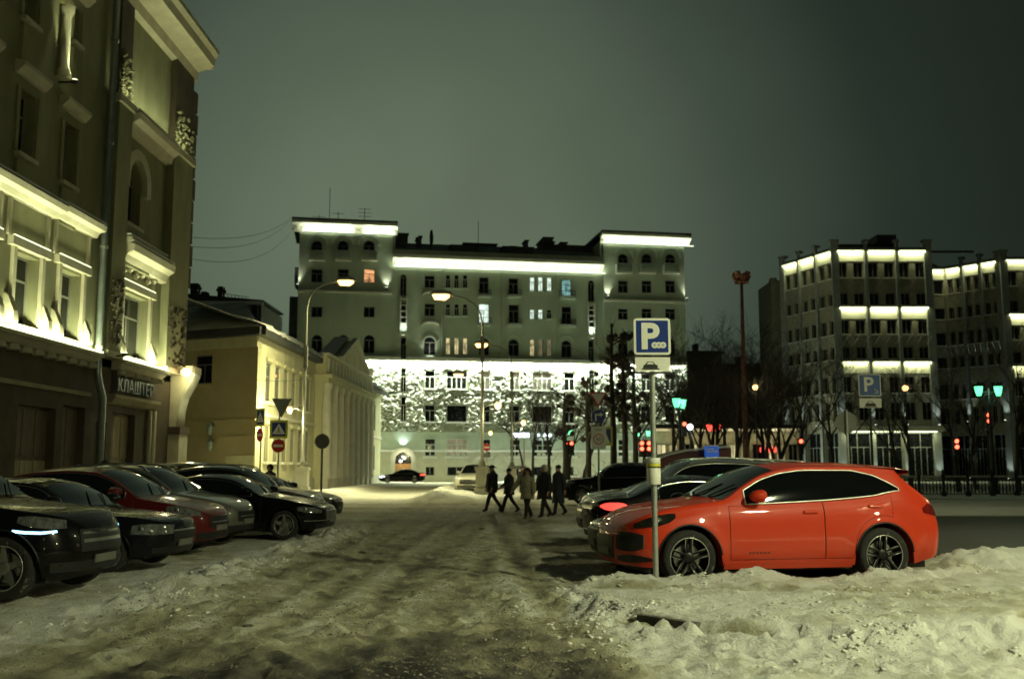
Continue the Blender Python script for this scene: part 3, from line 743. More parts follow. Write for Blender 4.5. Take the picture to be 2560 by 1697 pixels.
            mb = MB(); mb.tube([(p, q, c+0.85) for p, q in po], 0.03, 5)
            for p, q in po[1:-1]: mb.bar((p, q, c+0.2), (p, q, c+0.85), 0.03)
            mb.build('balcony_rail', M['iron'], bo)
    # arch surrounds of the third-floor windows
    for x in (1075, 1211, 1285, 1418):
        u, zt = uv(x, 838); r = (uv(x+17, 838)[0]-uv(x-17, 838)[0])/2; mb = MB()
        po, pi_ = arc_pts(u, r, zt-r, 12), arc_pts(u, r-0.13, zt-r, 12)
        for k in range(12): mb.prism([po[k], po[k+1], pi_[k+1], pi_[k]], lambda a, b, c: (a, c, b), 0.2, 0.347)
        fr.put(mb, 'arch_moulding', M['plaster_mint'])
    # string courses
    for u0, u1, z in ((-0.1, uA, uv(860, 730)[1]), (uB, W+0.1, uv(1610, 753)[1])):
        mb = MB(); mb.box(u0, u1, -0.3, -0.003, z-0.12, z+0.12); fr.put(mb, 'string_course', M['plaster_white'])
    # cornices: stepped soffit, with light strips
    def cornice(u0, u1, d0, z0, z1, proj, mat=M['plaster_white'], dent=True):
        mb = MB(); h = z1 - z0
        prof = [(d0, z0), (d0-0.12, z0+0.02), (d0-0.18, z0+h*0.3), (d0-proj*0.55, z0+h*0.55), (d0-proj, z0+h*0.72), (d0-proj, z1), (d0, z1)]
        mb.prism(prof, lambda x, y, z: (z, x, y), u0, u1); co = fr.put(mb, 'cornice', mat)
        if dent:
            n = int((u1-u0)/0.9)
            for k in range(n):
                u = u0 + (u1-u0)*(k+0.5)/n; mb = MB(); mb.box(u-0.16, u+0.16, d0-proj*0.5, d0-0.1, z0+h*0.18, z0+h*0.5); mb.build('dentil', mat, co)
        return co
    zl0, zl1 = uv(860, 581)[1], uv(860, 556)[1]; zm0, zm1 = uv(1240, 675)[1], uv(1240, 646)[1]; zr0, zr1 = uv(1610, 616)[1], uv(1610, 590)[1]
    zc = (zl0+zr0)/2; zd = (zl1+zr1)/2
    cornice(-0.9, uA+0.5, 0, zc, zd, 1.0); cornice(uB-0.4, W+0.7, 0, zc, zd, 1.0); cornice(uA+0.02, uB-0.02, 0.35, zm0, zm1, 0.9)
    for u0, u1, d, z, e_ in ((uv(757, 570)[0], uv(885, 570)[0], -0.75, zc-0.05, 1500), (uv(908, 570)[0], uv(942, 570)[0], -0.75, zc-0.05, 520), (uv(950, 575)[0], uv(986, 575)[0], -0.75, zc-0.05, 520),
                            (uv(1506, 605)[0], uv(1560, 605)[0], -0.75, zc-0.05, 700), (uv(1563, 605)[0], uv(1728, 605)[0], -0.75, zc-0.05, 1900), (uv(983, 670)[0], uv(1510, 680)[0], -0.45, zm0-0.05, 5200)):
        mb = MB(); mb.box(u0, u1, d-0.09, d-0.01, z-0.07, z+0.03); fr.put(mb, 'light_strip', M['strip'])
        mb = MB(); mb.box(u0, u1, d-0.16, d+0.05, z-0.16, z-0.075); fr.put(mb, 'light_trough', M['plaster_green'])
        fr.area(u0, u1, d-0.05, z+0.045, e_*0.075, LEDW, (0.45, 1.0), 0.08)
    # frieze band of light between the carved storeys and the upper floors
    uS = [(1002, 1016), (1473, 1487)]; edges = [0.15] + [uv(x, 905)[0] for p in uS for x in p] + [W-0.1]
    for i in range(3):
        u0, u1 = edges[2*i], edges[2*i+1]
        mb = MB(); mb.box(u0, u1, -0.62, 0.045, zBand+0.06, zBand+0.24); mb.box(u0, u1, -0.62, -0.54, zBand-0.06, zBand+0.06); fr.put(mb, 'frieze_ledge', M['plaster_white'])
        mb = MB(); mb.box(u0, u1, -0.62, -0.02, zBand+0.245, zBand+0.36); fr.put(mb, 'snow_cap', M['snow'])
        mb = MB(); mb.box(u0+0.05, u1-0.05, -0.50, -0.42, zBand-0.01, zBand+0.055); fr.put(mb, 'light_strip', M['strip'])
        fr.area(u0+0.05, u1-0.05, -0.46, zBand-0.02, 400*(u1-u0), LEDW, (0.22, -1.0), 0.08)
    # carved plant and animal relief
    rg = random.Random(5); mb = MB()
    wz = [(w[0]-0.15, w[1]+0.15, w[2]-0.25, w[3]+0.1) for w in wins]
    ztop = zBand - 0.1; zbot = uv(1150, 1078)[1]
    def leafdome(u, z, a, b, ang, dep):
        ca, sa = math.cos(ang), math.sin(ang); base = len(mb.v); k = 7
        mb.v.append((u, 0.05-dep, z + 0.15*b))
        for i in range(k):
            t = 2*math.pi*i/k; x, y = a*math.cos(t), b*math.sin(t); mb.v.append((u+x*ca-y*sa, 0.06, z+x*sa+y*ca))
        for i in range(k):
            t = 2*math.pi*(i+0.5)/k; x, y = a*0.6*math.cos(t), b*0.6*math.sin(t); mb.v.append((u+x*ca-y*sa, 0.05-dep*0.75, z+x*sa+y*ca))
        for i in range(k):
            j = (i+1) % k; mb.f += [(base, base+1+k+i, base+1+k+j), (base+1+k+i, base+1+i, base+1+j), (base+1+k+i, base+1+j, base+1+k+j)]
    cnt = 0
    while cnt < 6500:
        u = rg.uniform(uv(890, 1000)[0], W-0.3); z = rg.uniform(zbot, ztop); f = (z-zbot)/(ztop-zbot)
        if any(a < u < b and c < z < e for a, b, c, e in wz): continue
        dens = 0.5 + 0.5*math.sin(u*1.1 + 2*math.sin(z*0.8)) * math.cos(z*1.3 + u*0.2)
        if rg.random() > 0.25 + 0.75*dens - (0.35 if f < 0.12 else 0): continue
        s = rg.uniform(0.07, 0.16) if cnt % 4 else rg.uniform(0.15, 0.30); leafdome(u, z, s*rg.uniform(0.8, 1.6), s*0.62, rg.uniform(-1.0, 1.0), s*rg.uniform(0.5, 1.0)); cnt += 1
    rel = fr.put(mb, 'carved_relief', M['relief'], smooth=False, fix=True); rel['kind'] = 'stuff'; rel['label'] = 'dense carved leaves and animals in pale stucco'
    # lit stair niches and bracket uplights
    for x0, x1, y0, y1 in ((1000, 1018, 741, 836), (1471, 1489, 754, 845)):
        a, b, c, e = fr.rect(x0, x1, y0, y1); mb = MB(); mb.box(a, a+0.12, 0.05, 0.347, c, e); mb.box(b-0.12, b, 0.05, 0.347, c, e)
        for k in range(5):
            z = c + (e-c)*(0.3+0.16*k); mb.box(a+0.12, b-0.12, 0.08, 0.347, z-0.05, z+0.05)
        fr.put(mb, 'stair_niche', M['plaster_white'])
        mb = MB(); mb.box((a+b)/2-0.16, (a+b)/2+0.16, -0.2, 0.0, c-0.3, c-0.12); fr.put(mb, 'floodlight', M['iron'])
        mb = MB(); mb.box((a+b)/2-0.13, (a+b)/2+0.13, -0.18, -0.02, c-0.118, c-0.07); fr.put(mb, 'floodlight_glass', M['strip'])
        fr.lamp('SPOT', (a+b)/2, -0.12, c-0.04, 420, COOL, aim=(0, 0.16, 1), spot=R(75), size=0.1)
    for x, y in ((744, 712), (966, 720), (965, 896), (1519, 741), (1715, 747)):
        u, z = uv(x, y); mb = MB(); mb.lathe([(0.06, -0.25), (0.16, -0.08), (0.17, 0.0)], 10, (u, -0.32, z)); mb.bar((u, -0.3, z-0.2), (u, 0.0, z-0.25), 0.05); fr.put(mb, 'floodlight', M['iron'])
        mb = MB(); mb.lathe([(0.15, 0.004), (0.13, 0.05)], 10, (u, -0.32, z)); fr.put(mb, 'floodlight_glass', M['strip'])
        fr.lamp('SPOT', u, -0.30, z+0.08, 230, (0.98, 1.0, 0.80), aim=(0, 0.22, 1), spot=R(80), size=0.1)
    u, z = uv(1074, 900); mb = MB(); mb.lathe([(0.1, -0.2), (0.5, -0.05), (0.5, 0.0)], 12, (u, -0.3, z+0.35)); fr.put(mb, 'floodlight', M['iron']); fr.lamp('SPOT', u, -0.2, z+0.45, 300, (0.95, 1.0, 0.85), aim=(0, 0.3, 1), spot=R(110), size=0.2)
    mb = MB(); mb.lathe([(0.45, 0.004), (0.4, 0.06)], 12, (u, -0.3, z+0.35)); fr.put(mb, 'floodlight_glass', M['strip'])
    # arched entrance, wooden door, fan light
    uc = (ea+eb)/2; r = (eb-ea)/2
    zsp = uv(1008, 1150)[1]; mb = MB(); po, pi_ = arc_pts(uc, r+0.45, zsp, 14), arc_pts(uc, r-0.1, zsp, 14)
    for k in range(14): mb.prism([po[k], po[k+1], pi_[k+1], pi_[k]], lambda a, b, c: (a, c, b), -0.45, 0.046)
    mb.box(uc-r-0.45, uc-r+0.1, -0.45, -0.003, 0, zsp); mb.box(uc+r-0.1, uc+r+0.45, -0.45, -0.003, 0, zsp)
    eo = fr.put(mb, 'entrance_arch', M['stone_pale'])
    mb = MB(); mb.box(uc-r+0.1, uc-0.01, -0.12, -0.04, 0.05, zsp-0.4); mb.build('door_leaf', M['wood'], eo); mb = MB(); mb.box(uc+0.01, uc+r-0.1, -0.12, -0.04, 0.05, zsp-0.4); mb.build('door_leaf', M['wood'], eo)
    mb = MB(); mb.prism(arc_pts(uc, r-0.12, zsp, 14), lambda a, b, c: (a, c, b), -0.10, -0.05); mb.box(uc-r+0.1, uc+r-0.1, -0.1, -0.05, zsp-0.38, zsp-0.003); mb.build('fan_light', M['glass'], eo)
    for dx, dz in ((-0.3, -0.1), (0.1, 0.25)):
        mb = MB(); mb.lathe([(0.02, -0.14), (0.14, -0.05), (0.14, 0.05), (0.02, 0.14)], 10, (uc+dx, -0.5, zsp+dz)); mb.build('door_lamp', M['lamp_white'], eo)
    fr.lamp('POINT', uc, -0.9, zsp+0.4, 60, (1.0, 0.95, 0.75), size=0.15)
    fr.lamp('SPOT', uc, -0.35, zsp+r+0.55, 160, COOL, aim=(0, 0.2, 1), spot=R(120), size=0.15)
    # plinth stone wedges and ledge
    mb = MB(); mb.box(0, W, -0.14, -0.003, zPl-0.1, zPl+0.12); fr.put(mb, 'plinth_ledge', M['snow'])
    for k in range(9):
        u = uv(1050, 1150)[0] + k*2.4
        for s_ in (-1, 1):
            mb = MB(); mb.prism([(u, zPl-0.15), (u+s_*0.35, zPl-0.15), (u+s_*1.0, zPl-1.3), (u+s_*0.75, zPl-1.4)], lambda a, b, c: (a, c, b), -0.12, -0.003); fr.put(mb, 'wedge_stone', M['stone_pale'])
    # roofs, chimneys, vents, dish, aerials
    mb = MB(); mb.face([(uA, 0.0, zm1), (uB, 0.0, zm1), (uB, 5.0, zm1+2.6), (uA, 5.0, zm1+2.6)]); mb.box(uA, uB, 5.0, 9, zm1+2.3, zm1+2.6); fr.put(mb, 'roof', M['roof_grey'])
    mb = MB(); mb.box(-0.9, uA+0.5, -1.0, 12, zd, zd+0.25); fr.put(mb, 'roof', M['dark_roof']); mb = MB(); mb.box(uB-0.4, W+0.7, -1.0, 12, zd, zd+0.25); fr.put(mb, 'roof', M['dark_roof'])
    def rbox(x0, x1, y0, y1, d=3.0, dep=2.0, name='chimney', m=M['dark_roof']):
        k = (114+d)/114.0; a, b, c, e = fr.rect(x0, x1, y0, y1); mb = MB(); c = min(c, zm1+2.5)
        mb.box(a*k if False else a, b, d, d+dep, c, e); mb.box(a-0.12, b+0.12, d-0.12, d+dep+0.12, e, e+0.14); fr.put(mb, name, m)
    rbox(988, 1024, 571, 606); rbox(1172, 1258, 588, 612, 5); rbox(1325, 1332, 589, 612); rbox(1288, 1304, 600, 612, 4); rbox(1047, 1051, 582, 604); rbox(1053, 1059, 578, 604); rbox(1366, 1403, 588, 612, 4); rbox(1376, 1400, 577, 592, 4); rbox(1400, 1500, 598, 615, 4); rbox(1420, 1436, 590, 600, 4)
    rbox(1262, 1338, 614, 640, 1.2, 3.0, 'dormer'); rbox(1130, 1200, 610, 632, 1.2, 3.0, 'dormer')
    a, b, c, e = fr.rect(818, 857, 542, 556)
    for x0, x1, y0, y1 in ((818, 857, 541, 556), (868, 913, 544, 556), (1525, 1565, 576, 592), (1573, 1605, 575, 592)):
        a, b, c, e = fr.rect(x0, x1, y0, y1); mb = MB(); mb.box(a, b, 1.5, 4, zd+0.25, max(e, zd+0.6)); fr.put(mb, 'roof_hatch', M['dark_roof'])
    u, z = uv(1081, 583); mb = MB(); rows = []
    for i in range(5):
        rr = 0.95*i/4; rows.append([(u + 0.3*rr*math.cos(t*math.pi/8) + 0.1, 2.0 + 0.3*(rr/0.95)**2 + 0.5*rr*math.cos(t*math.pi/8), z + rr*1.0*math.sin(t*math.pi/8)) for t in range(17)])
    mb.grid(rows); mb.tube([(u, 2.3, zm1+1.4), (u, 2.3, z)], 0.08, 6); mb.lathe([(0.75, -0.08), (0.95, 0.1), (0.9, 0.16), (0.6, 0.0)], 16, (u, 2.1, z), 'x'); fr.put(mb, 'satellite_dish', M['dark'])
    for x, y0, y1, cross in ((823, 460, 545, 0), (845, 522, 548, 1), (912, 511, 548, 3), (958, 541, 562, 1), (1200, 545, 590, 0), (797, 530, 555, 1), (1637, 569, 592, 1), (860, 538, 548, 0)):
        u, z0 = uv(x, y1); z1 = uv(x, y0)[1]; mb = MB(); mb.tube([(u, 1.5, zd-0.5 if x < 990 or x > 1500 else zm1+2.0), (u, 1.5, z1)], 0.035, 5)
        for k in range(cross): mb.bar((u-0.75, 1.5, z1-0.2-0.45*k), (u+0.75, 1.5, z1-0.2-0.45*k), 0.04)
        fr.put(mb, 'aerial', M['dark'])
    # drain pipes
    for x in (1107, 1256, 1393): 
        u, z = uv(x, 700); mb = MB(); mb.tube([(u, 0.24, zm0-0.1), (u, 0.24, zBand+0.5)], 0.09, 6); fr.put(mb, 'drain_pipe', M['plaster_green'])
    # glazed balconies hung on the flank
    for z0, z1, out in ((8.5, 12, 0.5), (14, 16.5, 0.9), (17, 21.5, 1.0), (23, 25, 0.5)):
        mb = MB(); mb.box(-out, 0.0, 1.0, 4.5, z0, z1); fr.put(mb, 'flank_balcony', M['dark_roof'])
    # signs on the ground floor: lit shop lettering
    a, b, c, e = fr.rect(1280, 1322, 1082, 1093); mb = MB(); mb.box(a-0.1, b+0.1, -0.3, -0.22, c-0.08, e+0.08); so = fr.put(mb, 'shop_sign', M['dark'])
    n = 8
    for k in range(n):
        u0 = a + (b-a)*k/n; mb = MB(); mb.box(u0+0.04, u0+(b-a)/n*0.8, -0.34, -0.303, c, e); mb.build('sign_letter', M['white_light'], so)
    for x in (1344, 1360, 1374):
        u, z = uv(x, 1088); mb = MB(); mb.lathe([(0.03, -0.16), (0.16, -0.05), (0.16, 0.05), (0.03, 0.16)], 8, (u, -0.35, z)); fr.put(mb, 'shop_lamp', M['white_light'])
central_building()

# ================================================================== modern brick block on the right
def bay_block():
    p0 = (at(1976, 1170, 130.6).x, 130.6); p1 = (at(2108, 1170, 121).x, 121.0); p2 = (at(2346, 1170, 121).x, 121.0)
    root = empty('office_block', (p1[0], p1[1], 0), 0, 'brown brick office block with concrete piers and glowing cornice panels', 'building')
    F1 = Frame(root, p1, p2); F0 = Frame(root, p0, p1); pr = (p2[0]+0.4, 133.0); pw = (at(2389, 1170, 133).x, 133.0); F2 = Frame(root, pr, pw); pe = (at(2530, 1170, 127).x, 127.0); F3 = Frame(root, pw, pe)
    F4 = Frame(root, (pe[0]+0.3, pe[1]-0.4), (pe[0]+13, pe[1]-0.6))
    z = lambda y: F1.uv(2230, y)[1]
    wins = [(656, 694), (732, 763), (799, 835), (866, 897), (940, 982), (1004, 1050)]
    bands = [(627, 654, 1), (768, 797, 1), (904, 933, 1)]
    zt = z(624)
    lit = M['panel_pale']
    def face(fr, n, litrows, pier=0.42, proud=0.32, ends=(1, 1), pair=True):
        W = fr.W; bw = W/n; holes = []; wl_ = []
        for i in range(n):
            a0 = i*bw + pier/2 + 0.12; a1 = (i+1)*bw - pier/2 - 0.12
            for (y0, y1) in wins:
                c, e = z(y1), z(y0)
                if pair:
                    m = (a0+a1)/2; g = (a1-a0)*0.12; wl_ += [(a0, m-g, c, e), (m+g, a1, c, e)]
                else: wl_.append((a0, a1, c, e))
            wl_.append((a0, a1, 0.6, z(1080)))
        fr.put(wall_mb(0, W, 0, zt, [w + (False,) for w in wl_], rv=0.3), 'wall', M['brick_brown'])
        mb = MB(); mb.box(0.1, W-0.1, 0.5, 0.55, 0.1, zt-0.2); fr.put(mb, 'room_backing', M['dark'])
        for k, w in enumerate(wl_):
            big = w[2] < 1.0
            window(fr, *w, rv=0.3, style='4' if big else '2', frame=M['frame_dim'] if not big else M['concrete'], sill=M['plaster_white'] if not big and w[2] > z(1000) else None, fw=0.09, sill_h=0.1, sill_d=0.12, glass=M['glass'])
        for i in range(n+1):
            if (i == 0 and not ends[0]) or (i == n and not ends[1]): continue
            pw_ = pier*(2.2 if i in (0, n) and pier > 0.4 else 1.0); u = i*bw
            mb = MB(); mb.box(u-pw_/2, u+pw_/2, -proud, -0.003, 0, zt+0.9); mb.box(u-pw_/2-0.1, u+pw_/2+0.1, -proud-0.1, 0.4, zt+0.9, zt+1.2); fr.put(mb, 'pier', M['concrete'])
        for (y0, y1, _), on in zip(bands, litrows):
            for i in range(n):
                a0 = i*bw + pier/2 + 0.05; a1 = (i+1)*bw - pier/2 - 0.05; c, e = z(y1), z(y0)
                mb = MB(); mb.box(a0, a1, -0.06, -0.003, c, e); fr.put(mb, 'cornice_panel', lit if on else M['brick_brown'])
                if on:
                    mb = MB(); mb.box(a0, a1, -0.5, -0.064, e-0.03, e+0.12); fr.put(mb, 'light_ledge', M['concrete'])
                    mb = MB(); mb.box(a0+0.05, a1-0.05, -0.46, -0.38, e-0.1, e-0.034); fr.put(mb, 'light_strip', M['strip_cream'])
                    fr.area(a0+0.05, a1-0.05, -0.36, e-0.11, rng.uniform(13, 27)*(a1-a0), CREAM, (0.5, -1.0), 0.1)
        mb = MB(); mb.box(0, W, -0.25, -0.003, zt-0.02, zt+0.25); fr.put(mb, 'parapet', M['concrete'])
        # snow-catch brackets under the third storey
        zz = z(853)
        for i in range(n*3):
            u = W*(i+0.5)/(n*3); mb = MB(); mb.bar((u, -0.02, zz-0.4), (u+0.35, -1.1, zz+0.55), 0.07); fr.put(mb, 'awning_bracket', M['galv'])
        mb = MB(); mb.bar((0, -1.05, zz+0.52), (W, -1.05, zz+0.52), 0.06); fr.put(mb, 'awning_rail', M['galv'])
    face(F1, 3, (1, 1, 1)); face(F0, 3, (1, 0, 0), ends=(1, 0)); face(F2, 1, (1, 0, 0), pier=0.3, proud=0.2, ends=(0, 0)); face(F3, 3, (1, 0, 0), ends=(0, 1)); face(F4, 3, (1, 1, 1), ends=(1, 1))
    # ground floor canopy, lit
    mb = MB(); mb.box(-0.4, F1.W+0.6, -1.3, -0.56, z(1078), z(1066)); fr = F1; fr.put(mb, 'canopy', M['panel_pale'])
    F1.area(0.3, F1.W-0.3, -0.9, z(1080)-0.05, 260, CREAM, (0.3, -1.0), 0.3); mb = MB(); mb.box(0.3, F1.W-0.3, -1.0, -0.8, z(1080)-0.04, z(1078)-0.002); F1.put(mb, 'light_strip', M['strip_cream'])
    # pier uplights, cool white
    for fr, us, y in ((F1, [0.0, F1.W/3, 2*F1.W/3, F1.W], 1068), (F0, [0, F0.W/3, 2*F0.W/3], 1068), (F3, [F3.W/3, F3.W], 1050), (F4, [F4.W/3], 1050)):
        for u in us:
            for zz, dz, e_ in ((z(y)+0.25, 1, 260), (0.3, 1, 260)):
                mb = MB(); mb.lathe([(0.12, -0.12), (0.16, 0.0)], 8, (u, -0.95, zz)); mb.bar((u, -0.9, zz-0.05), (u, -0.56, zz-0.05), 0.06); fr.put(mb, 'floodlight', M['iron'])
                mb = MB(); mb.lathe([(0.14, 0.004), (0.12, 0.05)], 8, (u, -0.95, zz)); fr.put(mb, 'floodlight_glass', M['strip'])
                fr.lamp('SPOT', u, -0.95, zz+0.1, e_, COOL, aim=(0, 0.16, 1), spot=R(60), size=0.1)
    # roof plant room
    mb = MB(); mb.box(1.5, 9, 4, 9, zt, zt+1.6); mb.box(6.5, 9, 3.0, 9, zt+1.6, zt+2.6); F1.put(mb, 'roof_plant', M['dark_roof'])
    mb = MB(); mb.prism([(0, zt-0.4), (8.5, zt-0.4), (7.5, zt+1.0), (4.5, zt+2.4), (1.5, zt+1.0)], lambda a, b, c: (a, c, b), 3.0, 9.0); F2.put(mb, 'roof', M['dark_roof'])
    mb = MB(); mb.box(0.1, F1.W+6, 0.3, 0.6, zt-0.3, zt-0.05); mb.box(0, 12, 9, 9.3, 0, zt); F1.put(mb, 'roof_slab', M['dark_roof'])
    # darker rear wing beyond the flank
    q0 = (at(1946, 1170, 138).x, 138.0); q1 = (at(1984, 1170, 138).x, 138.0); F5 = Frame(root, q0, q1)
    mb = MB(); mb.box(0, F5.W+1.5, 0, 8, 0, F5.uv(1960, 700)[1]); mb.box(-0.2, 0.6, -0.2, 1, 0, F5.uv(1960, 695)[1]); F5.put(mb, 'rear_wing', M['brick_brown'])
bay_block()

# ================================================================== old yellow house with the portico
def yellow_house():
    c0 = at(636, 1170, 59.5); P0 = (c0.x, 59.5); far = at(950, 1170, 109.0); P1 = (far.x, 109.0); back = at(418, 1170, 62.4); PB = (back.x - 8.0, 65.8)
    root = empty('yellow_house', (P0[0], P0[1], 0), 0, 'two storey yellow plaster house with columned portico and snowy roof', 'building')
    FF = Frame(root, PB, P0); FS = Frame(root, P0, P1)
    ze = FF.uv(600, 842)[1]; zt = FF.uv(600, 822)[1]
    win = [FF.rect(484, 530, 887, 959)]
    FF.put(wall_mb(0, FF.W, 0, ze, [w + (False,) for w in win]), 'wall', M['plaster_rust'])
    for w in win: window(FF, *w, style='T', frame=M['frame_dim'], sill=M['plaster_rust'])
    a, b, c, e = FF.rect(430, 634, 845, 873); mb = MB(); mb.box(0, FF.W-0.02, -0.08, -0.003, c, ze-0.01); FF.put(mb, 'frieze_band', M['plaster_yellow'])
    for y in (1050, 1092): 
        z = FF.uv(560, y)[1]; mb = MB(); mb.box(0, FF.W, -0.06, -0.003, z-0.06, z+0.06); FF.put(mb, 'string_course', M['plaster_rust'])
    mb = MB(); a, b, c, e = FF.rect(565, 634, 1138, 1175); mb.box(a, b, -0.05, -0.003, 0, e); FF.put(mb, 'plinth_patch', M['plaster_yellow'])
    # small cast lantern brackets on the end wall
    for y in (1070, 1110):
        u, z = FF.uv(532, y); mb = MB(); mb.lathe([(0.03, -0.45), (0.16, -0.2), (0.2, 0.1), (0.05, 0.4)], 8, (u, -0.25, z)); FF.put(mb, 'wall_ornament', M['pipe'])
    # street side: section A
    uA = FS.uv(787, 1000)[0]; uB = FS.uv(908, 1050)[0]; W = FS.W
    wl_ = []
    n = 6
    for k in range(n):
        u = 1.9 + k*(uA-2.6)/n; wl_ += [(u, u+1.15, 5.7, 8.1, False), (u, u+1.15, 2.0, 4.2, False)]
    FS.put(wall_mb(0, uA, 0, ze, wl_, rv=0.12), 'wall', M['plaster_yellow'])
    for k, w in enumerate(wl_):
        window(FS, *w[:4], style='T', rv=0.12, frame=M['frame_dim'], glass=M['glass'] if k in (0, 2) else M['frosted'], sill=M['plaster_white'])
        mb = MB(); mb.box(w[0]-0.15, w[1]+0.15, -0.16, -0.003, w[3]+0.1, w[3]+0.3); FS.put(mb, 'window_hood', M['plaster_yellow'])
    z = FS.uv(720, 1075)[1]; mb = MB(); mb.box(0, uA, -0.10, -0.003, 4.75, 4.95); FS.put(mb, 'string_course', M['plaster_white'])
    # section B: portico
    pd = -0.9; zc = 8.55; za = 10.2
    mb = MB(); mb.box(uA, uB, pd+0.35, 0.0, 0, zc-0.5); 
    FS.put(mb, 'portico_wall', M['plaster_yellow'])
    mb = MB(); mb.box(uA-0.1, uB+0.1, pd-0.15, 0.0, zc-0.5, zc-0.1); mb.box(uA-0.3, uB+0.3, pd-0.45, 0.0, zc-0.1, zc+0.15); FS.put(mb, 'entablature', M['plaster_yellow'])
    mb = MB(); mb.box(uA, uB, pd+0.05, 0.0, zc+0.15, za); ao = FS.put(mb, 'attic', M['plaster_yellow'])
    nb = 16
    for k in range(nb):
        u = uA + (uB-uA)*(k+0.5)/nb; mb = MB(); mb.box(u-0.35, u+0.35, pd-0.06, pd+0.047, zc+0.35, za-0.25); mb.build('attic_panel', M['plaster_white'], ao)
    mb = MB(); mb.box(uA-0.1, uB+0.1, pd-0.15, 0.0, za, za+0.15); mb.build('attic_cornice', M['plaster_white'], ao)
    um = (uA+uB)/2; hw = (uB-uA)*0.30; uP = FS.uv(861, 860)[0]
    um = uP; zap = 12.7; mb = MB(); mb.prism([(um-hw, za+0.15), (um+hw, za+0.15), (um, zap)], lambda a, b, c: (a, c, b), pd+0.1, 0.5); po = FS.put(mb, 'pediment', M['plaster_yellow'])
    for s_ in (-1, 1):
        mb = MB(); mb.bar((um+s_*(hw+0.25), pd-0.1, za+0.25), (um, pd-0.1, zap+0.15), 0.45, 0.22); mb.build('raking_cornice', M['plaster_white'], po)
        mb = MB(); mb.bar((um+s_*(hw+0.25), 0.3, za+0.4), (um, 0.3, zap+0.3), 1.2, 0.10); mb.build('snow_cap', M['snow'], po)
    nc = 9
    for k in range(nc):
        u = uA + 0.6 + (uB-uA-1.2)*k/(nc-1)
        mb = MB(); mb.box(u-0.55, u+0.55, pd-0.2, pd+0.34, 0, 0.8); mb.lathe([(0.48, 0.803), (0.48, 1.0), (0.42, 1.1), (0.42, 3.5), (0.36, zc-1.0), (0.46, zc-0.85), (0.5, zc-0.51)], 12, (u, pd+0.15, 0)); FS.put(mb, 'column', M['plaster_white'], smooth=True, sharp=40)
        if k < nc-1:
            u2 = u + (uB-uA-1.2)/(nc-1)/2
            for z0, z1 in ((1.7, 3.9), (5.0, 7.2)):
                mb = MB(); mb.box(u2-0.5, u2+0.5, pd+0.30, pd+0.347, z0, z1); wo_ = FS.put(mb, 'window', M['plaster_white'])
                mb = MB(); mb.box(u2-0.38, u2+0.38, pd+0.27, pd+0.297, z0+0.1, z1-0.1); mb.build('pane', M['frosted'], wo_)
    mb = MB(); u = FS.uv(852, 1150)[0]; mb.box(u-0.4, u+0.4, pd+0.25, pd+0.346, 0.3, 3.2); FS.put(mb, 'door', M['dark'])
    # section C
    wl_ = []
    for k in range(3):
        u = uB + 1.2 + k*2.6
        if u + 1.2 < W: wl_ += [(u, u+1.1, 5.7, 8.2, False), (u, u+1.1, 1.6, 3.9, False)]
    FS.put(wall_mb(uB, W, 0, ze, wl_, rv=0.12), 'wall', M['plaster_yellow'])
    for w in wl_: window(FS, *w[:4], style='T', rv=0.12, frame=M['frame_dim'], glass=M['frosted'], sill=M['plaster_white'])
    mb = MB(); mb.box(uB, W, -0.12, -0.003, 4.7, 4.95); FS.put(mb, 'string_course', M['plaster_white'])
    mb = MB(); mb.box(0, uA-0.02, -0.12, -0.003, 0, 0.9); mb.box(uB+0.02, W, -0.12, -0.003, 0, 0.9); FS.put(mb, 'plinth', M['stone_pale'])
    # end wall at the far side
    mb = MB(); mb.box(W-0.02, W, 0.0, 12, 0, ze); FS.put(mb, 'end_wall', M['plaster_yellow'])
    # eaves: dark gutter, snow roof planes
    mb = MB(); mb.box(0, FF.W+0.5, -0.55, 0.0, ze, zt); FF.put(mb, 'eave', M['dark_roof'])
    for u0, u1 in ((-0.5, uA+1.0), (uB, W+0.8)):
        mb = MB(); mb.box(u0, u1, -0.55, 0.0, ze+0.005, zt-0.1); FS.put(mb, 'eave', M['dark_roof'])
        mb = MB(); rgn = random.Random(3); n = int((u1-u0)/0.4); rows = []
        for i in range(n+1):
            u = u0 + (u1-u0)*i/n; b_ = rgn.uniform(-0.1, 0.16); rows.append([(u, -0.62+rgn.uniform(-0.08, 0.08), zt-0.1+rgn.uniform(-0.06, 0.02)), (u, -0.55, zt+0.10+b_), (u, 0.3, zt+0.42+b_*0.8), (u, 1.6, zt+0.75+b_*0.3), (u, 6.5, zt+2.6)])
        mb.grid(rows); FS.put(mb, 'roof_snow', M['snow'], smooth=True)
    mb = MB(); mb.face([(0, -0.6, zt+0.003), (FF.W+0.5, -0.6, zt+0.003), (FF.W-6.0, 6.0, zt+2.9), (0, 6.0, zt+2.9)]); FF.put(mb, 'roof', M['roof_snowy'])
    mb = MB(); mb.tube([(uA+0.3, -0.35, ze), (uA+0.3, -0.35, 0.3)], 0.08, 6); mb.tube([(uB+0.2, -0.35, ze), (uB+0.2, -0.35, 0.3)], 0.08, 6); FS.put(mb, 'drain_pipe', M['plaster_rust'])
M['frosted'] = pmat('frosted', (0.30, 0.27, 0.15), 0.35, var=0.2, scale=1.0)
M['roof_snowy'] = pmat('roof_snowy', (0.62, 0.63, 0.56), 0.75, scale=0.5, c2=(0.36, 0.37, 0.32), bump=0.2)
yellow_house()

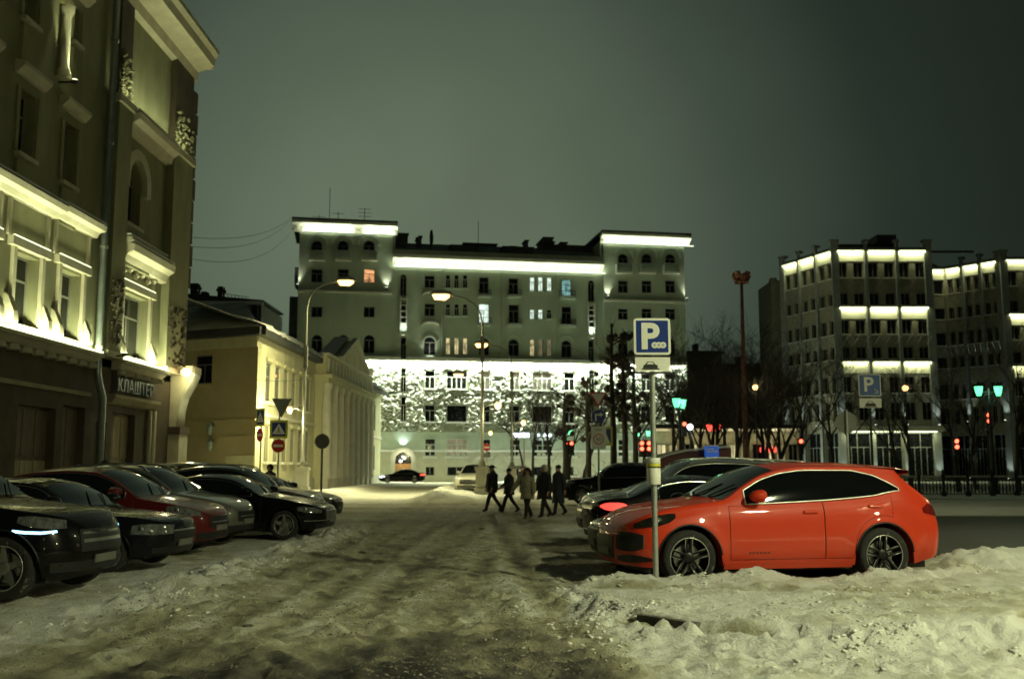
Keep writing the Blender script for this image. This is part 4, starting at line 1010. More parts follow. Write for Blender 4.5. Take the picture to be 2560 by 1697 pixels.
# house behind it with chimneys
def rear_house():
    a, b = at(436, 1170, 96), at(640, 1170, 96); root = empty('rear_house', (a.x, 96, 0), 0, 'dim grey house with snowy roof and dark chimneys behind the yellow house', 'building')
    fr = Frame(root, (a.x-6, 96), (b.x, 96)); z = lambda y: fr.uv(540, y)[1]
    wl_ = [fr.rect(508, 540, 775, 800), fr.rect(560, 590, 775, 800)]
    fr.put(wall_mb(0, fr.W, 0, z(760), [w + (False,) for w in wl_]), 'wall', M['concrete'])
    for w in wl_: window(fr, *w, style='T', frame=M['frame_dim'])
    mb = MB(); mb.prism([(-0.3, z(760)), (fr.W+0.4, z(757)), (fr.W+0.3, z(752)), (fr.W*0.45, z(735)), (-0.3, z(738))], lambda x, y, d: (x, d, y), -0.5, 8); fr.put(mb, 'roof', M['dark_roof'])
    mb = MB(); mb.box(-0.3, fr.W+0.3, -0.6, -0.1, z(762), z(755)); fr.put(mb, 'roof_snow', M['snow'])
    for x, w, y in ((476, 9, 703), (501, 7, 724), (542, 6, 711)):
        p, q, c, e = fr.rect(x-w, x+w, y, 750); mb = MB(); mb.box(p, q, 1, 2, c, e); mb.box(p-0.1, q+0.1, 0.9, 2.1, e-0.5, e-0.25); fr.put(mb, 'chimney', M['dark_roof'])
    for k in range(7):
        p, q, c, e = fr.rect(560+k*9, 561+k*9, 732+k*2, 752); mb = MB(); mb.box(p, p+0.05, 0, 0.05, c-0.4, e); fr.put(mb, 'rail_post', M['dark'])
    p, _, c, e = fr.rect(556, 620, 733, 748); mb = MB(); mb.bar((p, 0.03, e), (p+2.6, 0.03, e-0.4), 0.05); fr.put(mb, 'roof_rail', M['dark'])
    p, q, c, e = fr.rect(632, 642, 765, 815); mb = MB(); mb.box(p, q, -0.4, -0.003, c, e); fr.put(mb, 'vent_duct', M['dark'])
    mb = MB(); mb.box(fr.W-0.2, fr.W, 0, 9, 0, z(760)); fr.put(mb, 'side_wall', M['concrete'])
rear_house()
# ================================================================== ornate corner house on the left
def corner_house():
    c1 = at(432, 1170, 45.0); P1 = (c1.x, 45.0); P0 = (c1.x - 0.25, 24.0)
    root = empty('corner_house', (P1[0], P1[1], 0), 0, 'ornate cream corner house with lit ledges, pilasters and deep cornice', 'building')
    fr = Frame(root, P0, P1); W = fr.W; uv = fr.uv
    zl = (uv(20, 832)[1] + uv(210, 884)[1])/2; zt = uv(428, 100)[1]
    wn_ = [(44, 86, 228, 394, 0), (155, 188, 308, 463, 0), (182, 200, 20, 112, 0), (60, 96, -90, 60, 0), (31, 92, 636, 818, 0), (145, 197, 678, 850, 0), (303, 366, 737, 898, 0), (314, 352, 408, 566, 1)]
    H = []
    for x0, x1, y0, y1, ar in wn_:
        a, b, c, e = fr.rect(x0, x1, y0, y1); H.append((a, b, max(c, zl+0.05), min(e, zt-0.3), bool(ar)))
    # the same bays go on along the street towards the camera, outside the picture
    du = H[1][0] - H[0][0]
    for k in (1, 2, 3):
        for h in (H[0], H[4]):
            if h[0]-du*k > 0.3: H.append((h[0]-du*k, h[1]-du*k, h[2], h[3], False))
    fr.put(wall_mb(0, W, zl, zt, H, rv=0.4), 'wall', M['plaster_cream'])
    mb = MB(); mb.box(0.1, W-0.1, 0.75, 0.8, 0.2, zt-0.2); fr.put(mb, 'room_backing', M['dark'])
    for k, h in enumerate(H): window(fr, *h[:4], arch=h[4], rv=0.4, style='T', frame=M['frame_dim'], sill=M['plaster_trim'], sill_d=0.18)
    def bx(u0, u1, d0, d1, z0, z1, name, m, parent=None):
        mb = MB(); mb.box(u0, u1, d0, d1, z0, z1); return fr.put(mb, name, m) if parent is None else mb.build(name, m, parent)
    # window surrounds: jambs, hood, sill brackets
    for k, h in enumerate(H):
        a, b, c, e, ar = h; low = c < zl + 4
        if low:
            for s_ in (a-0.26, b+0.06): bx(s_, s_+0.20, -0.12, -0.003, c, e+0.1, 'jamb', M['plaster_trim'])
            bx(a-0.5, b+0.5, -0.2, -0.003, e+0.1, e+0.38, 'lintel', M['plaster_trim'])
            zh = e + 1.55
            mb = MB(); mb.prism([(-0.003, zh), (-0.2, zh+0.02), (-0.3, zh+0.18), (-0.5, zh+0.24), (-0.55, zh+0.42), (-0.003, zh+0.5)], lambda x, y, z: (z, x, y), a-0.75, b+0.75); ho = fr.put(mb, 'window_hood', M['plaster_trim'])
            mb = MB(); mb.box(a-0.77, b+0.77, -0.52, -0.01, zh+0.503, zh+0.56); mb.build('snow_cap', M['snow'], ho)
            for s_ in (a-0.5, b+0.22):
                mb = MB(); mb.prism([(-0.003, c+0.9), (-0.14, c+0.8), (-0.32, c+0.35), (-0.36, c), (-0.003, c)], lambda x, y, z: (z, x, y), s_, s_+0.28); fr.put(mb, 'console', M['plaster_trim'])
            for s_ in (a-0.62, b+0.34): bx(s_, s_+0.14, -0.1, -0.003, e+0.4, zh, 'hood_pilaster', M['plaster_trim'])
            # warm lamp over the lintel throws light on the hood soffit
            fr.area(a-0.4, b+0.4, -0.42, e+0.43, 9, CREAM, (0.0, 1.0), 0.05, spread=R(95)); bx(a-0.4, b+0.4, -0.19, -0.13, e+0.385, e+0.42, 'lintel_light', M['strip_cream'])
        elif not ar:
            mb = MB(); mb.prism([(-0.003, e+0.35), (-0.12, e+0.36), (-0.34, e+0.58), (-0.34, e+0.7), (-0.003, e+0.75)], lambda x, y, z: (z, x, y), a-0.4, b+0.4); fr.put(mb, 'window_hood', M['plaster_trim'])
            bx(a-0.22, a-0.04, -0.08, -0.003, c, e, 'jamb', M['plaster_cream']); bx(b+0.04, b+0.22, -0.08, -0.003, c, e, 'jamb', M['plaster_cream'])
            bx(a-0.1, b+0.1, -0.12, -0.003, c-1.5, c-0.25, 'apron', M['plaster_cream'])
    # bay of the corner: pilasters, arch, hoods
    uD = uv(246, 574)[0]; ub0 = uv(263, 520)[0]; ub1 = uv(298, 520)[0]; uc0 = uv(406, 600)[0]; uc1 = W
    for u0, u1, dd in ((ub0, ub1, -0.35), (uc0+0.1, uc1, -0.35)):
        bx(u0, u1, dd, -0.003, zl+0.25, uv(290, 265)[1], 'pilaster', M['plaster_cream'])
        bx(u0-0.1, u1+(0.1 if u1 < W else 0), dd-0.1, -0.003, zl+0.02, zl+0.25, 'pilaster_base', M['plaster_trim'])
        ztop = uv(290, 265)[1]; rg = random.Random(8)
        bx(u0-0.12, u1+(0.12 if u1 < W else 0), dd-0.12, -0.003, ztop+0.003, ztop+0.3, 'pilaster_capital', M['plaster_trim'])
        mb = MB()
        for k in range(70):
            uu = rg.uniform(u0+0.1, u1-0.1); zz = ztop + 0.35 + rg.uniform(0, 1.7); mb.lathe([(0.01, -0.07), (0.075, -0.01), (0.05, 0.05), (0.01, 0.09)], 6, (uu, dd+0.02, zz))
        o = fr.put(mb, 'carved_capital', M['plaster_cream'], smooth=True); o['kind'] = 'stuff'
        bx(u0+0.05, u1-0.05, dd+0.1, -0.004, ztop+0.303, zt-0.3, 'upper_pilaster', M['plaster_brown'])
        mb = MB()
        for k in range(90):
            uu = rg.uniform(u0+0.08, u1-0.08); zz = zl + rg.uniform(0.5, 3.0); mb.lathe([(0.01, -0.07), (0.07, -0.01), (0.045, 0.05), (0.01, 0.08)], 6, (uu, dd-0.02, zz))
        o = fr.put(mb, 'carved_panel', M['plaster_brown'], smooth=True); o['kind'] = 'stuff'
    for u0, u1 in ((ub0, ub1), (uc0+0.1, uc1)):
        um_ = (u0+u1)/2; mb = MB(); mb.lathe([(0.09, -0.12), (0.12, 0.0)], 10, (um_, -0.75, zl+0.2)); mb.bar((um_, -0.75, zl+0.1), (um_, -0.3, zl+0.1), 0.05); fr.put(mb, 'floodlight', M['iron']); mb = MB(); mb.lathe([(0.1, 0.004), (0.08, 0.04)], 10, (um_, -0.75, zl+0.2)); fr.put(mb, 'floodlight_glass', M['strip_cream'])
        fr.lamp('SPOT', um_, -0.75, zl+0.28, 230 if u1 < W-0.5 else 80, CREAM, aim=(0, 0.10, 1), spot=R(34), size=0.05)
    A = H[7]; r = (A[1]-A[0])/2 + 0.45; uc = (A[0]+A[1])/2; mb = MB(); po, pi_ = arc_pts(uc, r+0.1, A[3]-(A[1]-A[0])/2, 14), arc_pts(uc, r-0.32, A[3]-(A[1]-A[0])/2, 14)
    for k in range(14): mb.prism([po[k], po[k+1], pi_[k+1], pi_[k]], lambda a, b, c: (a, c, b), -0.22, -0.003)
    mb.box(uc-r-0.1, uc-r+0.32, -0.22, -0.003, A[2]+1.4, A[3]-(A[1]-A[0])/2); mb.box(uc+r-0.32, uc+r+0.1, -0.22, -0.003, A[2]+1.4, A[3]-(A[1]-A[0])/2)
    fr.put(mb, 'arch_surround', M['plaster_trim'])
    bx(uc-r-0.2, uc+r+0.2, -0.26, -0.003, A[2]-1.8, A[2]-0.2, 'apron', M['plaster_cream'])
    for y, x, pr, m_ in ((340, 362, 0.6, 'plaster_trim'), (655, 352, 0.6, 'plaster_trim')):
        z = uv(x, y)[1]; mb = MB(); mb.prism([(-0.003, z-0.5), (-0.25, z-0.45), (-0.35, z-0.15), (-pr, z), (-pr-0.05, z+0.25), (-0.003, z+0.35)], lambda a, b, c: (c, a, b), ub1+0.1, uc0); ho = fr.put(mb, 'cornice', M[m_])
        mb = MB(); mb.box(ub1+0.1, uc0, -pr, -0.02, z+0.36, z+0.42); mb.build('snow_cap', M['snow'], ho)
    B = H[6]
    for k in range(6):
        uu = B[0]-0.3 + (B[1]-B[0]+0.6)*k/5; mb = MB(); mb.lathe([(0.02, -0.16), (0.15, -0.03), (0.1, 0.1), (0.02, 0.16)], 7, (uu, -0.1, B[3]+0.75+0.15*(k % 2))); fr.put(mb, 'rosette', M['plaster_trim'], smooth=True)
    # lit vertical half-column on the top storey
    a, b, c, e = fr.rect(138, 166, 12, 200); um = (a+b)/2
    mb = MB(); mb.lathe([(0.26, 0.0), (0.26, 0.2), (0.18, 0.35), (0.16, e-c-0.4), (0.24, e-c-0.2), (0.26, e-c)], 12, (um, -0.15, c)); fr.put(mb, 'half_column', M['plaster_trim'], smooth=True, sharp=40)
    mb = MB(); mb.lathe([(0.08, -0.1), (0.12, 0.0)], 10, (um, -0.55, c-0.1)); mb.bar((um, -0.55, c-0.15), (um, 0, c-0.15), 0.05); fr.put(mb, 'floodlight', M['iron']); mb = MB(); mb.lathe([(0.1, 0.004), (0.08, 0.05)], 10, (um, -0.55, c-0.1)); fr.put(mb, 'floodlight_glass', M['strip_cream'])
    fr.lamp('SPOT', um, -0.55, c-0.02, 420, CREAM, aim=(0, 0.22, 1), spot=R(42), size=0.06)
    fr.lamp('SPOT', um, -0.45, e+0.6, 160, CREAM, aim=(0, 0.18, -1), spot=R(50), size=0.06)
    # ledge, dentils, strip light
    for u0, u1 in ((0, uD-0.15), (ub1+0.02, uc0+0.15)):
        mb = MB(); mb.prism([(-0.003, zl-0.35), (-0.2, zl-0.3), (-0.42, zl-0.12), (-0.55, zl-0.1), (-0.55, zl+0.02), (-0.003, zl+0.05)], lambda a, b, c: (c, a, b), u0, u1); lo = fr.put(mb, 'ledge', M['plaster_trim'])
        bx(u0, u1, -0.50, -0.44, zl+0.055, zl+0.11, 'light_strip', M['strip_cream']); fr.area(u0, u1, -0.40, zl+0.12, 46*(u1-u0), CREAM, (0.30, 1.0), 0.07)
        n = int((u1-u0)/0.75)
        for k in range(n):
            u = u0 + (u1-u0)*(k+0.5)/n; mb = MB(); mb.lathe([(0.22, -0.1), (0.16, 0.06), (0.05, 0.1)], 8, (u, -0.28, zl-0.42)); mb.build('ledge_boss', M['plaster_trim'], lo)
    # top cornice with soffit
    mb = MB(); mb.prism([(-0.003, zt-0.9), (-0.25, zt-0.8), (-0.3, zt-0.35), (-1.05, zt-0.1), (-1.1, zt+0.3), (-1.25, zt+0.5), (-1.25, zt+0.7), (0.0, zt+0.9)], lambda a, b, c: (c, a, b), 0, W+0.3); fr.put(mb, 'top_cornice', M['plaster_trim'])
    mb = MB(); mb.box(W+0.302, W+0.6, -0.9, 9, zt-0.1, zt+0.5); fr.put(mb, 'end_cornice', M['plaster_trim'])
    mb = MB(); mb.box(0, W+0.6, 0.0, 9, zt+0.92, zt+1.4); fr.put(mb, 'roof', M['dark_roof'])
    mb = MB(); mb.box(W-0.2, W+0.0, 0.003, 10, 0, zt-0.4); mb.box(0, 0.2, 0.003, 10, 0, zt); fr.put(mb, 'side_wall', M['plaster_cream'])
    ua = uv(420, 300)[0]
    for k in range(9):
        mb = MB(); z = zt - 1.4 - k*1.05; mb.box(W-0.02, W+0.42+(0.12 if k % 3 == 1 else 0), -0.3, 0.8, z-0.95, z); fr.put(mb, 'quoin', M['plaster_brown'])  # brown instead of cream: the corner's shade put into the colour
    fr.area(ub0, W-1.0, -0.75, uv(362, 340)[1]+0.45, 80, CREAM, (0.0, 1.0), 0.1); bx(ub1+0.3, uc0-0.3, -0.5, -0.42, uv(362, 340)[1]+0.43, uv(362, 340)[1]+0.48, 'light_strip', M['strip_cream'])
    # statue-like finial glimpsed above the eave
    mb = MB(); mb.lathe([(0.3, 0), (0.35, 0.3), (0.2, 0.5), (0.32, 0.9), (0.1, 1.5)], 10, (W-7.5, -1.3, zt+0.78)); fr.put(mb, 'finial', M['plaster_trim'], smooth=True)
    # drain pipe with hopper and offsets
    mb = MB(); mb.tube([(uD, -0.25, zt-0.9), (uD, -0.25, zl-0.6), (uD+0.05, -0.3, zl-1.0), (uD+0.45, -0.3, zl-1.5), (uD+0.5, -0.3, 0.3)], 0.13, 10); po = fr.put(mb, 'drain_pipe', M['pipe'], smooth=True)
    for z in (zl+0.3, zl+4, zl+8, zl+12):
        mb = MB(); mb.lathe([(0.16, -0.05), (0.16, 0.05)], 10, (uD, -0.25, z)); mb.build('pipe_clamp', M['galv'], po)
    mb = MB(); mb.bar((uD-0.35, -0.3, zl+0.05), (uD+1.2, -0.3, zl+0.12), 0.06); fr.put(mb, 'cable_bracket', M['galv'])
    # ground floor: dark shopfronts
    bays = [(-20, 10), (39, 137), (150, 215)]
    holes = []
    for x0, x1 in ((39, 135), (152, 208)):
        a, b, c, e = fr.rect(x0, x1, 1015, 1230); holes.append((a, b, 0.25, e, False))
    a, b, c, e = fr.rect(276, 334, 1033, 1230); door_h = (a, b, 0.12, e, False); holes.append(door_h)
    a2, b2, c2, e2 = fr.rect(236, 262, 1055, 1230); holes.append((a2, b2, 0.12, e2, False))
    holes.append((1.0, 4.6, 0.25, holes[0][3], False))
    fr.put(wall_mb(0, W, 0, zl-0.3, holes, rv=0.35, d=0.0), 'shopfront_wall', M['plaster_brown'])
    for k, h in enumerate(holes):
        a, b, c, e, _ = h; n = max(2, int((b-a)/0.7)); mb = MB(); mb.box(a, b, 0.33, 0.36, c, e); po = fr.put(mb, 'door_panelling' if k in (2, 3) else 'shutter', M['wood_pale'] if k in (2, 3) else M['wood_dark'])
        for j in range(n):
            mb = MB(); mb.box(a+(b-a)*j/n+0.04, a+(b-a)*(j+1)/n-0.04, 0.27, 0.327, c+0.1, c+(e-c)*0.48); mb.build('panel', M['wood_pale'] if k in (0, 2, 3) else M['wood_dark'], po)
            mb = MB(); mb.box(a+(b-a)*j/n+0.04, a+(b-a)*(j+1)/n-0.04, 0.28, 0.327, c+(e-c)*0.52, e-0.1); mb.build('panel', M['wood_dark'] if k != 2 else M['wood_pale'], po)
    z = uv(120, 970)[1]; bx(0, uD-0.1, -0.12, -0.003, z-0.07, z+0.07, 'string_course', M['plaster_trim_dim'])
    z = uv(322, 1002)[1]; mb = MB(); mb.prism([(-0.003, z-0.25), (-0.2, z-0.2), (-0.35, z), (-0.35, z+0.12), (-0.003, z+0.16)], lambda a, b, c: (c, a, b), uv(266, 1000)[0], uv(382, 1010)[0]); fr.put(mb, 'door_cornice', M['plaster_trim_dim'])
    for x in (366, 377): 
        u = uv(x, 1090)[0]; mb = MB(); mb.tube([(u, -0.12, 0.2), (u, -0.12, z-0.26)], 0.09, 8); fr.put(mb, 'half_column', M['plaster_trim'], smooth=True)
    # raised shop lettering
    a, b, c, e = fr.rect(284, 374, 950, 990); fr.put(MB().box(a-0.2, b+0.2, -0.06, -0.003, c-0.22, e+0.22), 'sign_board', M['plaster_brown'])
    t = text_mb('КЛАШТЕР', 1.0, 0.12); xs = [p[0] for p in t.v]; ys = [p[1] for p in t.v]; sx = (b-a)/(max(xs)-min(xs)); sy = (e-c)/(max(ys)-min(ys))*0.82
    mb = MB(); mb.v = [((p[0]-min(xs))*sx + a, -0.13 - p[2], (p[1]-min(ys))*sy + c + 0.08) for p in t.v]; mb.f = t.f; o = fr.put(mb, 'shop_lettering', M['letter_steel'], fix=True); o['label'] = 'raised steel letters КЛАШТЕР over the corner shop door'
    # fluted scroll console at the corner, lit from above
    z1 = uv(420, 930)[1]; z0 = uv(410, 1065)[1]; u0 = W - 0.75; h = z1 - z0
    prof = [(-0.003, z0), (-0.30, z0), (-0.34, z0+h*0.3), (-0.48, z0+h*0.55), (-0.8, z0+h*0.8), (-0.95, z0+h*0.95), (-0.95, z1), (-0.003, z1)]
    mb = MB(); mb.prism(prof, lambda a, b, c: (c, a, b), u0, W+0.25); co = fr.put(mb, 'scroll_console', M['plaster_trim'])
    for k in range(5):
        uu = u0 + 0.1 + k*0.2; mb = MB(); mb.tube([(uu, p[0]-0.03, p[1]) for p in prof[1:7]], 0.05, 6); mb.build('flute', M['plaster_white'], co, smooth=True)
    bx(u0-0.15, W+0.4, -0.98, -0.003, z1+0.003, z1+0.3, 'console_cap', M['plaster_trim']); bx(u0-0.05, W+0.3, -0.5, -0.003, 0, z0-0.35, 'corner_pier', M['plaster_trim']); bx(u0-0.12, W+0.36, -0.55, -0.003, z0-0.348, z0-0.003, 'pier_cap', M['plaster_brown'])
    fr.lamp('SPOT', W-0.25, -1.35, z1+0.05, 80, CREAM, aim=(0, 0.25, -1), spot=R(70), size=0.08)
    # wall lantern on an arm
    p = at(465, 930, 43.6); loc = p - Vector((P1[0], P1[1], 0))
    mb = MB(); mb.tube([(0.0, loc.y, loc.z+0.3), (loc.x*0.6, loc.y, loc.z+0.42), (loc.x, loc.y, loc.z+0.2)], 0.035, 6); mb.build('lamp_arm', M['iron'], root)
    mb = MB(); mb.lathe([(0.03, -0.22), (0.2, -0.1), (0.22, 0.02), (0.12, 0.16), (0.03, 0.2)], 12, loc); mb.build('lamp_globe', M['lamp_small'], root, smooth=True)
    light('POINT', root, loc + Vector((0.3, 0, -0.1)), 80, SODIUM, size=0.2)
    light('POINT', root, loc + Vector((0.1, -0.2, -0.3)), 12, CREAM, size=0.1)
M['plaster_trim_dim'] = pmat('plaster_trim_dim', (0.34, 0.30, 0.18), 0.85, var=0.15, scale=2)
M['wood_pale'] = pmat('wood_pale', (0.34, 0.29, 0.18), 0.75, var=0.25, scale=2, streak=(5, 5, 0.5))
M['letter_steel'] = pmat('letter_steel', (0.20, 0.23, 0.24), 0.35, metal=0.5, var=0.1)
corner_house()

# ================================================================== low lit pavilion and far silhouettes on the right
def pavilion():
    a, b = at(1640, 1170, 100), at(2000, 1170, 100); root = empty('pavilion', (a.x, 100, 0), 0, 'low pavilion with glowing yellow fascia behind bare trees', 'building'); fr = Frame(root, (a.x, 100), (b.x, 100)); W = fr.W
    z = lambda y: fr.uv(1820, y)[1]
    n = 12; holes = [(W*k/n+0.12, W*(k+1)/n-0.12, 0.3, z(1110), False) for k in range(n)]
    fr.put(wall_mb(0, W, 0, z(1072), holes), 'wall', M['brick_brown'])
    for k, h in enumerate(holes): window(fr, *h[:4], style='2', frame=M['frame_dim'], glass=[M['pav_glow'], M['pav_dim'], M['glass']][k % 3])
    mb = MB(); mb.box(-0.4, W+0.4, -1.2, 6, z(1072), z(1062)); fr.put(mb, 'roof', M['dark_roof'])
    mb = MB(); mb.box(-0.3, W+0.3, -1.15, -1.05, z(1078), z(1072)-0.003); fr.put(mb, 'light_strip', M['pav_glow']); fr.area(0, W, -1.0, z(1078)-0.05, 110, (1.0, 0.92, 0.5), (0.35, -1.0), 0.15)
    a, b, c, e = fr.rect(1898, 1938, 1118, 1130); mb = MB(); mb.box(a, b, -0.4, -0.3, c, e); fr.put(mb, 'neon_sign', M['red_glow'])
    mb = MB(); a, b, c, e = fr.rect(1765, 1795, 1063, 1078); mb.box(a-0.2, b, -1.6, -1.25, c, e); fr.put(mb, 'neon_sign', M['red_glow'])
M['pav_glow'] = emat('pav_glow', (1.0, 0.88, 0.45), 0.6, var=0.9, scale=0.7); M['pav_dim'] = emat('pav_dim', (0.9, 0.75, 0.35), 0.25, var=0.8, scale=0.7)
pavilion()
def far_block(px0, px1, pyt, Y, label, nw):
    a, b = at(px0, 1170, Y), at(px1, 1170, Y); root = empty('far_house', (a.x, Y, 0), 0, label, 'building'); fr = Frame(root, (a.x, Y), (b.x, Y)); zt = fr.uv((px0+px1)/2, pyt)[1]
    holes = [(fr.W*(i+0.3)/nw, fr.W*(i+0.7)/nw, 3.0+j*3.3, 4.8+j*3.3, False) for i in range(nw) for j in range(int((zt-3)/3.3))]
    fr.put(wall_mb(0, fr.W, 0, zt, holes, rv=0.2), 'wall', M['far_dark'])
    for h in holes: window(fr, *h[:4], style='T', frame=M['far_dark'], rv=0.2)
    mb = MB(); mb.box(-0.3, fr.W+0.3, -0.4, 9, zt, zt+0.4); mb.box(fr.W*0.3, fr.W*0.42, 2, 4, zt+0.4, zt+1.8); fr.put(mb, 'roof', M['far_dark']); mb = MB(); mb.box(0, fr.W, 0.5, 8.8, 0, zt-0.1); fr.put(mb, 'core', M['far_dark'])
far_block(1722, 1812, 884, 150, 'unlit dark house seen above the bare trees beside the grey green house', 5)
far_block(1812, 1965, 915, 160, 'unlit lower dark house seen above the pavilion', 8)

# ================================================================== trees
def bare_tree(seed, H=9.0, lean=0.0, spread=1.0, levels=4, trunk_r=0.16, split=0.33, stub=False):
    r_ = random.Random(seed); tr, cr = MB(), MB()
    def branch(p, d, L, rad, lv):
        n = 4 if lv < 2 else 3; pts = [p]; rs = [rad]; q = p.copy(); dd = d.copy(); kids = []
        for i in range(n):
            dd = (dd + Vector((r_.uniform(-1, 1), r_.uniform(-1, 1), r_.uniform(-0.3, 0.6)))*0.16).normalized(); q = q + dd*L/n; pts.append(q.copy()); rs.append(rad*(1-0.62*(i+1)/n)); kids.append((q.copy(), dd.copy(), rs[-1]))
        (tr if lv < 2 else cr).tube(pts, rs, 7 if lv == 0 else (5 if lv == 1 else 3), caps=False)
        if lv >= levels: return
        m = (6 if lv == 0 else (5 if lv < 3 else 4))
        for k in range(m):
            i = r_.randrange(1 if lv == 0 else 0, n); bp, bd, br = kids[i]; az = r_.uniform(0, 2*math.pi); t = r_.uniform(0.45, 1.0)*spread
            nd = (bd + Vector((math.cos(az)*t, math.sin(az)*t, r_.uniform(-0.05, 0.35)))).normalized(); branch(bp, nd, L*r_.uniform(0.42, 0.68), max(br*r_.uniform(0.45, 0.75), 0.008), lv+1)
    branch(Vector((0, 0, 0)), Vector((lean, 0, 1)).normalized(), H*0.55, trunk_r, 0)
    return tr, cr
TREES = []
for s, kw in ((3, dict()), (8, dict(spread=1.25)), (21, dict(spread=0.8)), (34, dict(lean=0.25))):
    t, c = bare_tree(s, **kw); TREES.append((t.mesh('trunk', M['bark'], True, fix=False), c.mesh('crown', M['bark'], False, fix=False)))
def plant(name, px, Y, H, var, label, group=None, rz=0.0, mat=None, sx=1.0):
    p = at(px, 1170, Y); k = H/9.0; o = empty(name, (p.x, Y, 0), rz, label, 'tree', group)
    for nm, me in zip(('trunk', 'crown'), TREES[var]): inst(nm, me, o, scale=(k*sx, k*sx, k))
    return o
for i, (px, Y, H, v) in enumerate(((1310, 84, 7.5, 0), (1335, 76, 8.0, 2), (1372, 72, 9.0, 1), (1420, 80, 8.5, 0), (1455, 70, 9.5, 3))):
    plant('bare_tree', px, Y, H, v, 'bare young tree on the boulevard in front of the carved frieze', 'boulevard trees before the apartment house', rz=i*1.3)
for i, (px, Y, H, v) in enumerate(((1595, 78, 12.0, 1), (1640, 84, 12.5, 0), (1675, 72, 11, 2), (1705, 92, 13, 1))):
    plant('bare_tree', px, Y, H, v, 'bare tall tree beside the green lantern at the boulevard corner', 'trees by the corner lantern', rz=i*1.7)
for i, (px, Y, H, v) in enumerate(((1740, 88, 13, 0), (1775, 78, 12.5, 3), (1800, 95, 14, 1), (1835, 82, 12.5, 2), (1862, 90, 13.5, 0), (1900, 84, 13, 1), (1935, 92, 13.5, 3), (1960, 78, 11, 2), (1720, 104, 14.5, 2), (1880, 104, 15, 0), (1815, 108, 15, 3), (1760, 112, 15, 1), (1925, 108, 15, 2), (1750, 72, 10.5, 1), (1790, 70, 10, 0), (1818, 74, 11, 2), (1848, 71, 10, 1), (1912, 73, 10.5, 0), (1948, 70, 10, 3))):
    plant('bare_tree', px, Y, H, v, 'bare dark tree in the grove between the lit pavilion and the red mast', 'grove trees by the pavilion', rz=i*0.9)
for i, (px, Y, H, v) in enumerate(((2010, 66, 9.5, 1), (2085, 58, 9.0, 3), (2120, 64, 8.0, 0), (2230, 56, 8.0, 1), (2275, 62, 8.5, 2), (2395, 60, 9.0, 0), (2440, 66, 8.5, 1), (2545, 62, 10.0, 2))):
    plant('bare_tree', px, Y, H, v, 'bare tree behind the iron fence in front of the office block', 'trees behind the iron fence', rz=i*1.1)
# pollarded tall trunks near the stop signs
def pollard(px, Y, top_px, seed, label, twin=0):
    p = at(px, 1170, Y); zt = at(px, top_px, Y).z; r_ = random.Random(seed); o = empty('pollarded_tree', (p.x, Y, 0), 0, label, 'tree', 'pollarded trunks'); mb = MB()
    mb.tube([(0, 0, -0.1), (0.05, 0, zt*0.35), (-0.04, 0, zt*0.7), (0.02, 0, zt)], [0.2, 0.16, 0.12, 0.05], 8); mb.build('trunk', M['bark'], o, smooth=True)
    mb = MB()
    for k in range(26):
        z = zt*r_.uniform(0.45, 0.97); a = r_.uniform(0, 6.28); L_ = r_.uniform(0.25, 0.9); e = Vector((math.cos(a)*L_, math.sin(a)*L_*0.6, z + L_*0.5)); mb.tube([(0, 0, z), e*1.0], [0.05, 0.04], 5)
        bm = bmesh.new(); bmesh.ops.create_icosphere(bm, subdivisions=1, radius=r_.uniform(0.10, 0.26)); n0 = len(mb.v)
        for v in bm.verts: mb.v.append(tuple(v.co*r_.uniform(0.75, 1.2) + e))
        for f in bm.faces: mb.f.append(tuple(n0 + v.index for v in f.verts))
        bm.free()
        for j in range(5):
            e2 = e + Vector((r_.uniform(-0.35, 0.35), r_.uniform(-0.3, 0.3), r_.uniform(0.1, 0.5))); mb.tube([e, e2], [0.015, 0.006], 3, caps=False)
    mb.build('crown', M['bark'], o)
pollard(1533, 52, 812, 1, 'tall pollarded trunk with knobbly stubs, next to the speed sign'); pollard(1562, 55, 832, 2, 'tall pollarded trunk with bushy knots behind the parking sign'); pollard(1588, 60, 900, 3, 'shorter pollarded trunk behind the parking sign post')
pollard(1470, 60, 945, 5, 'leaning pollarded trunk beside the yield sign'); pollard(1412, 66, 980, 6, 'short dark pollarded trunk on the boulevard by the walkers')

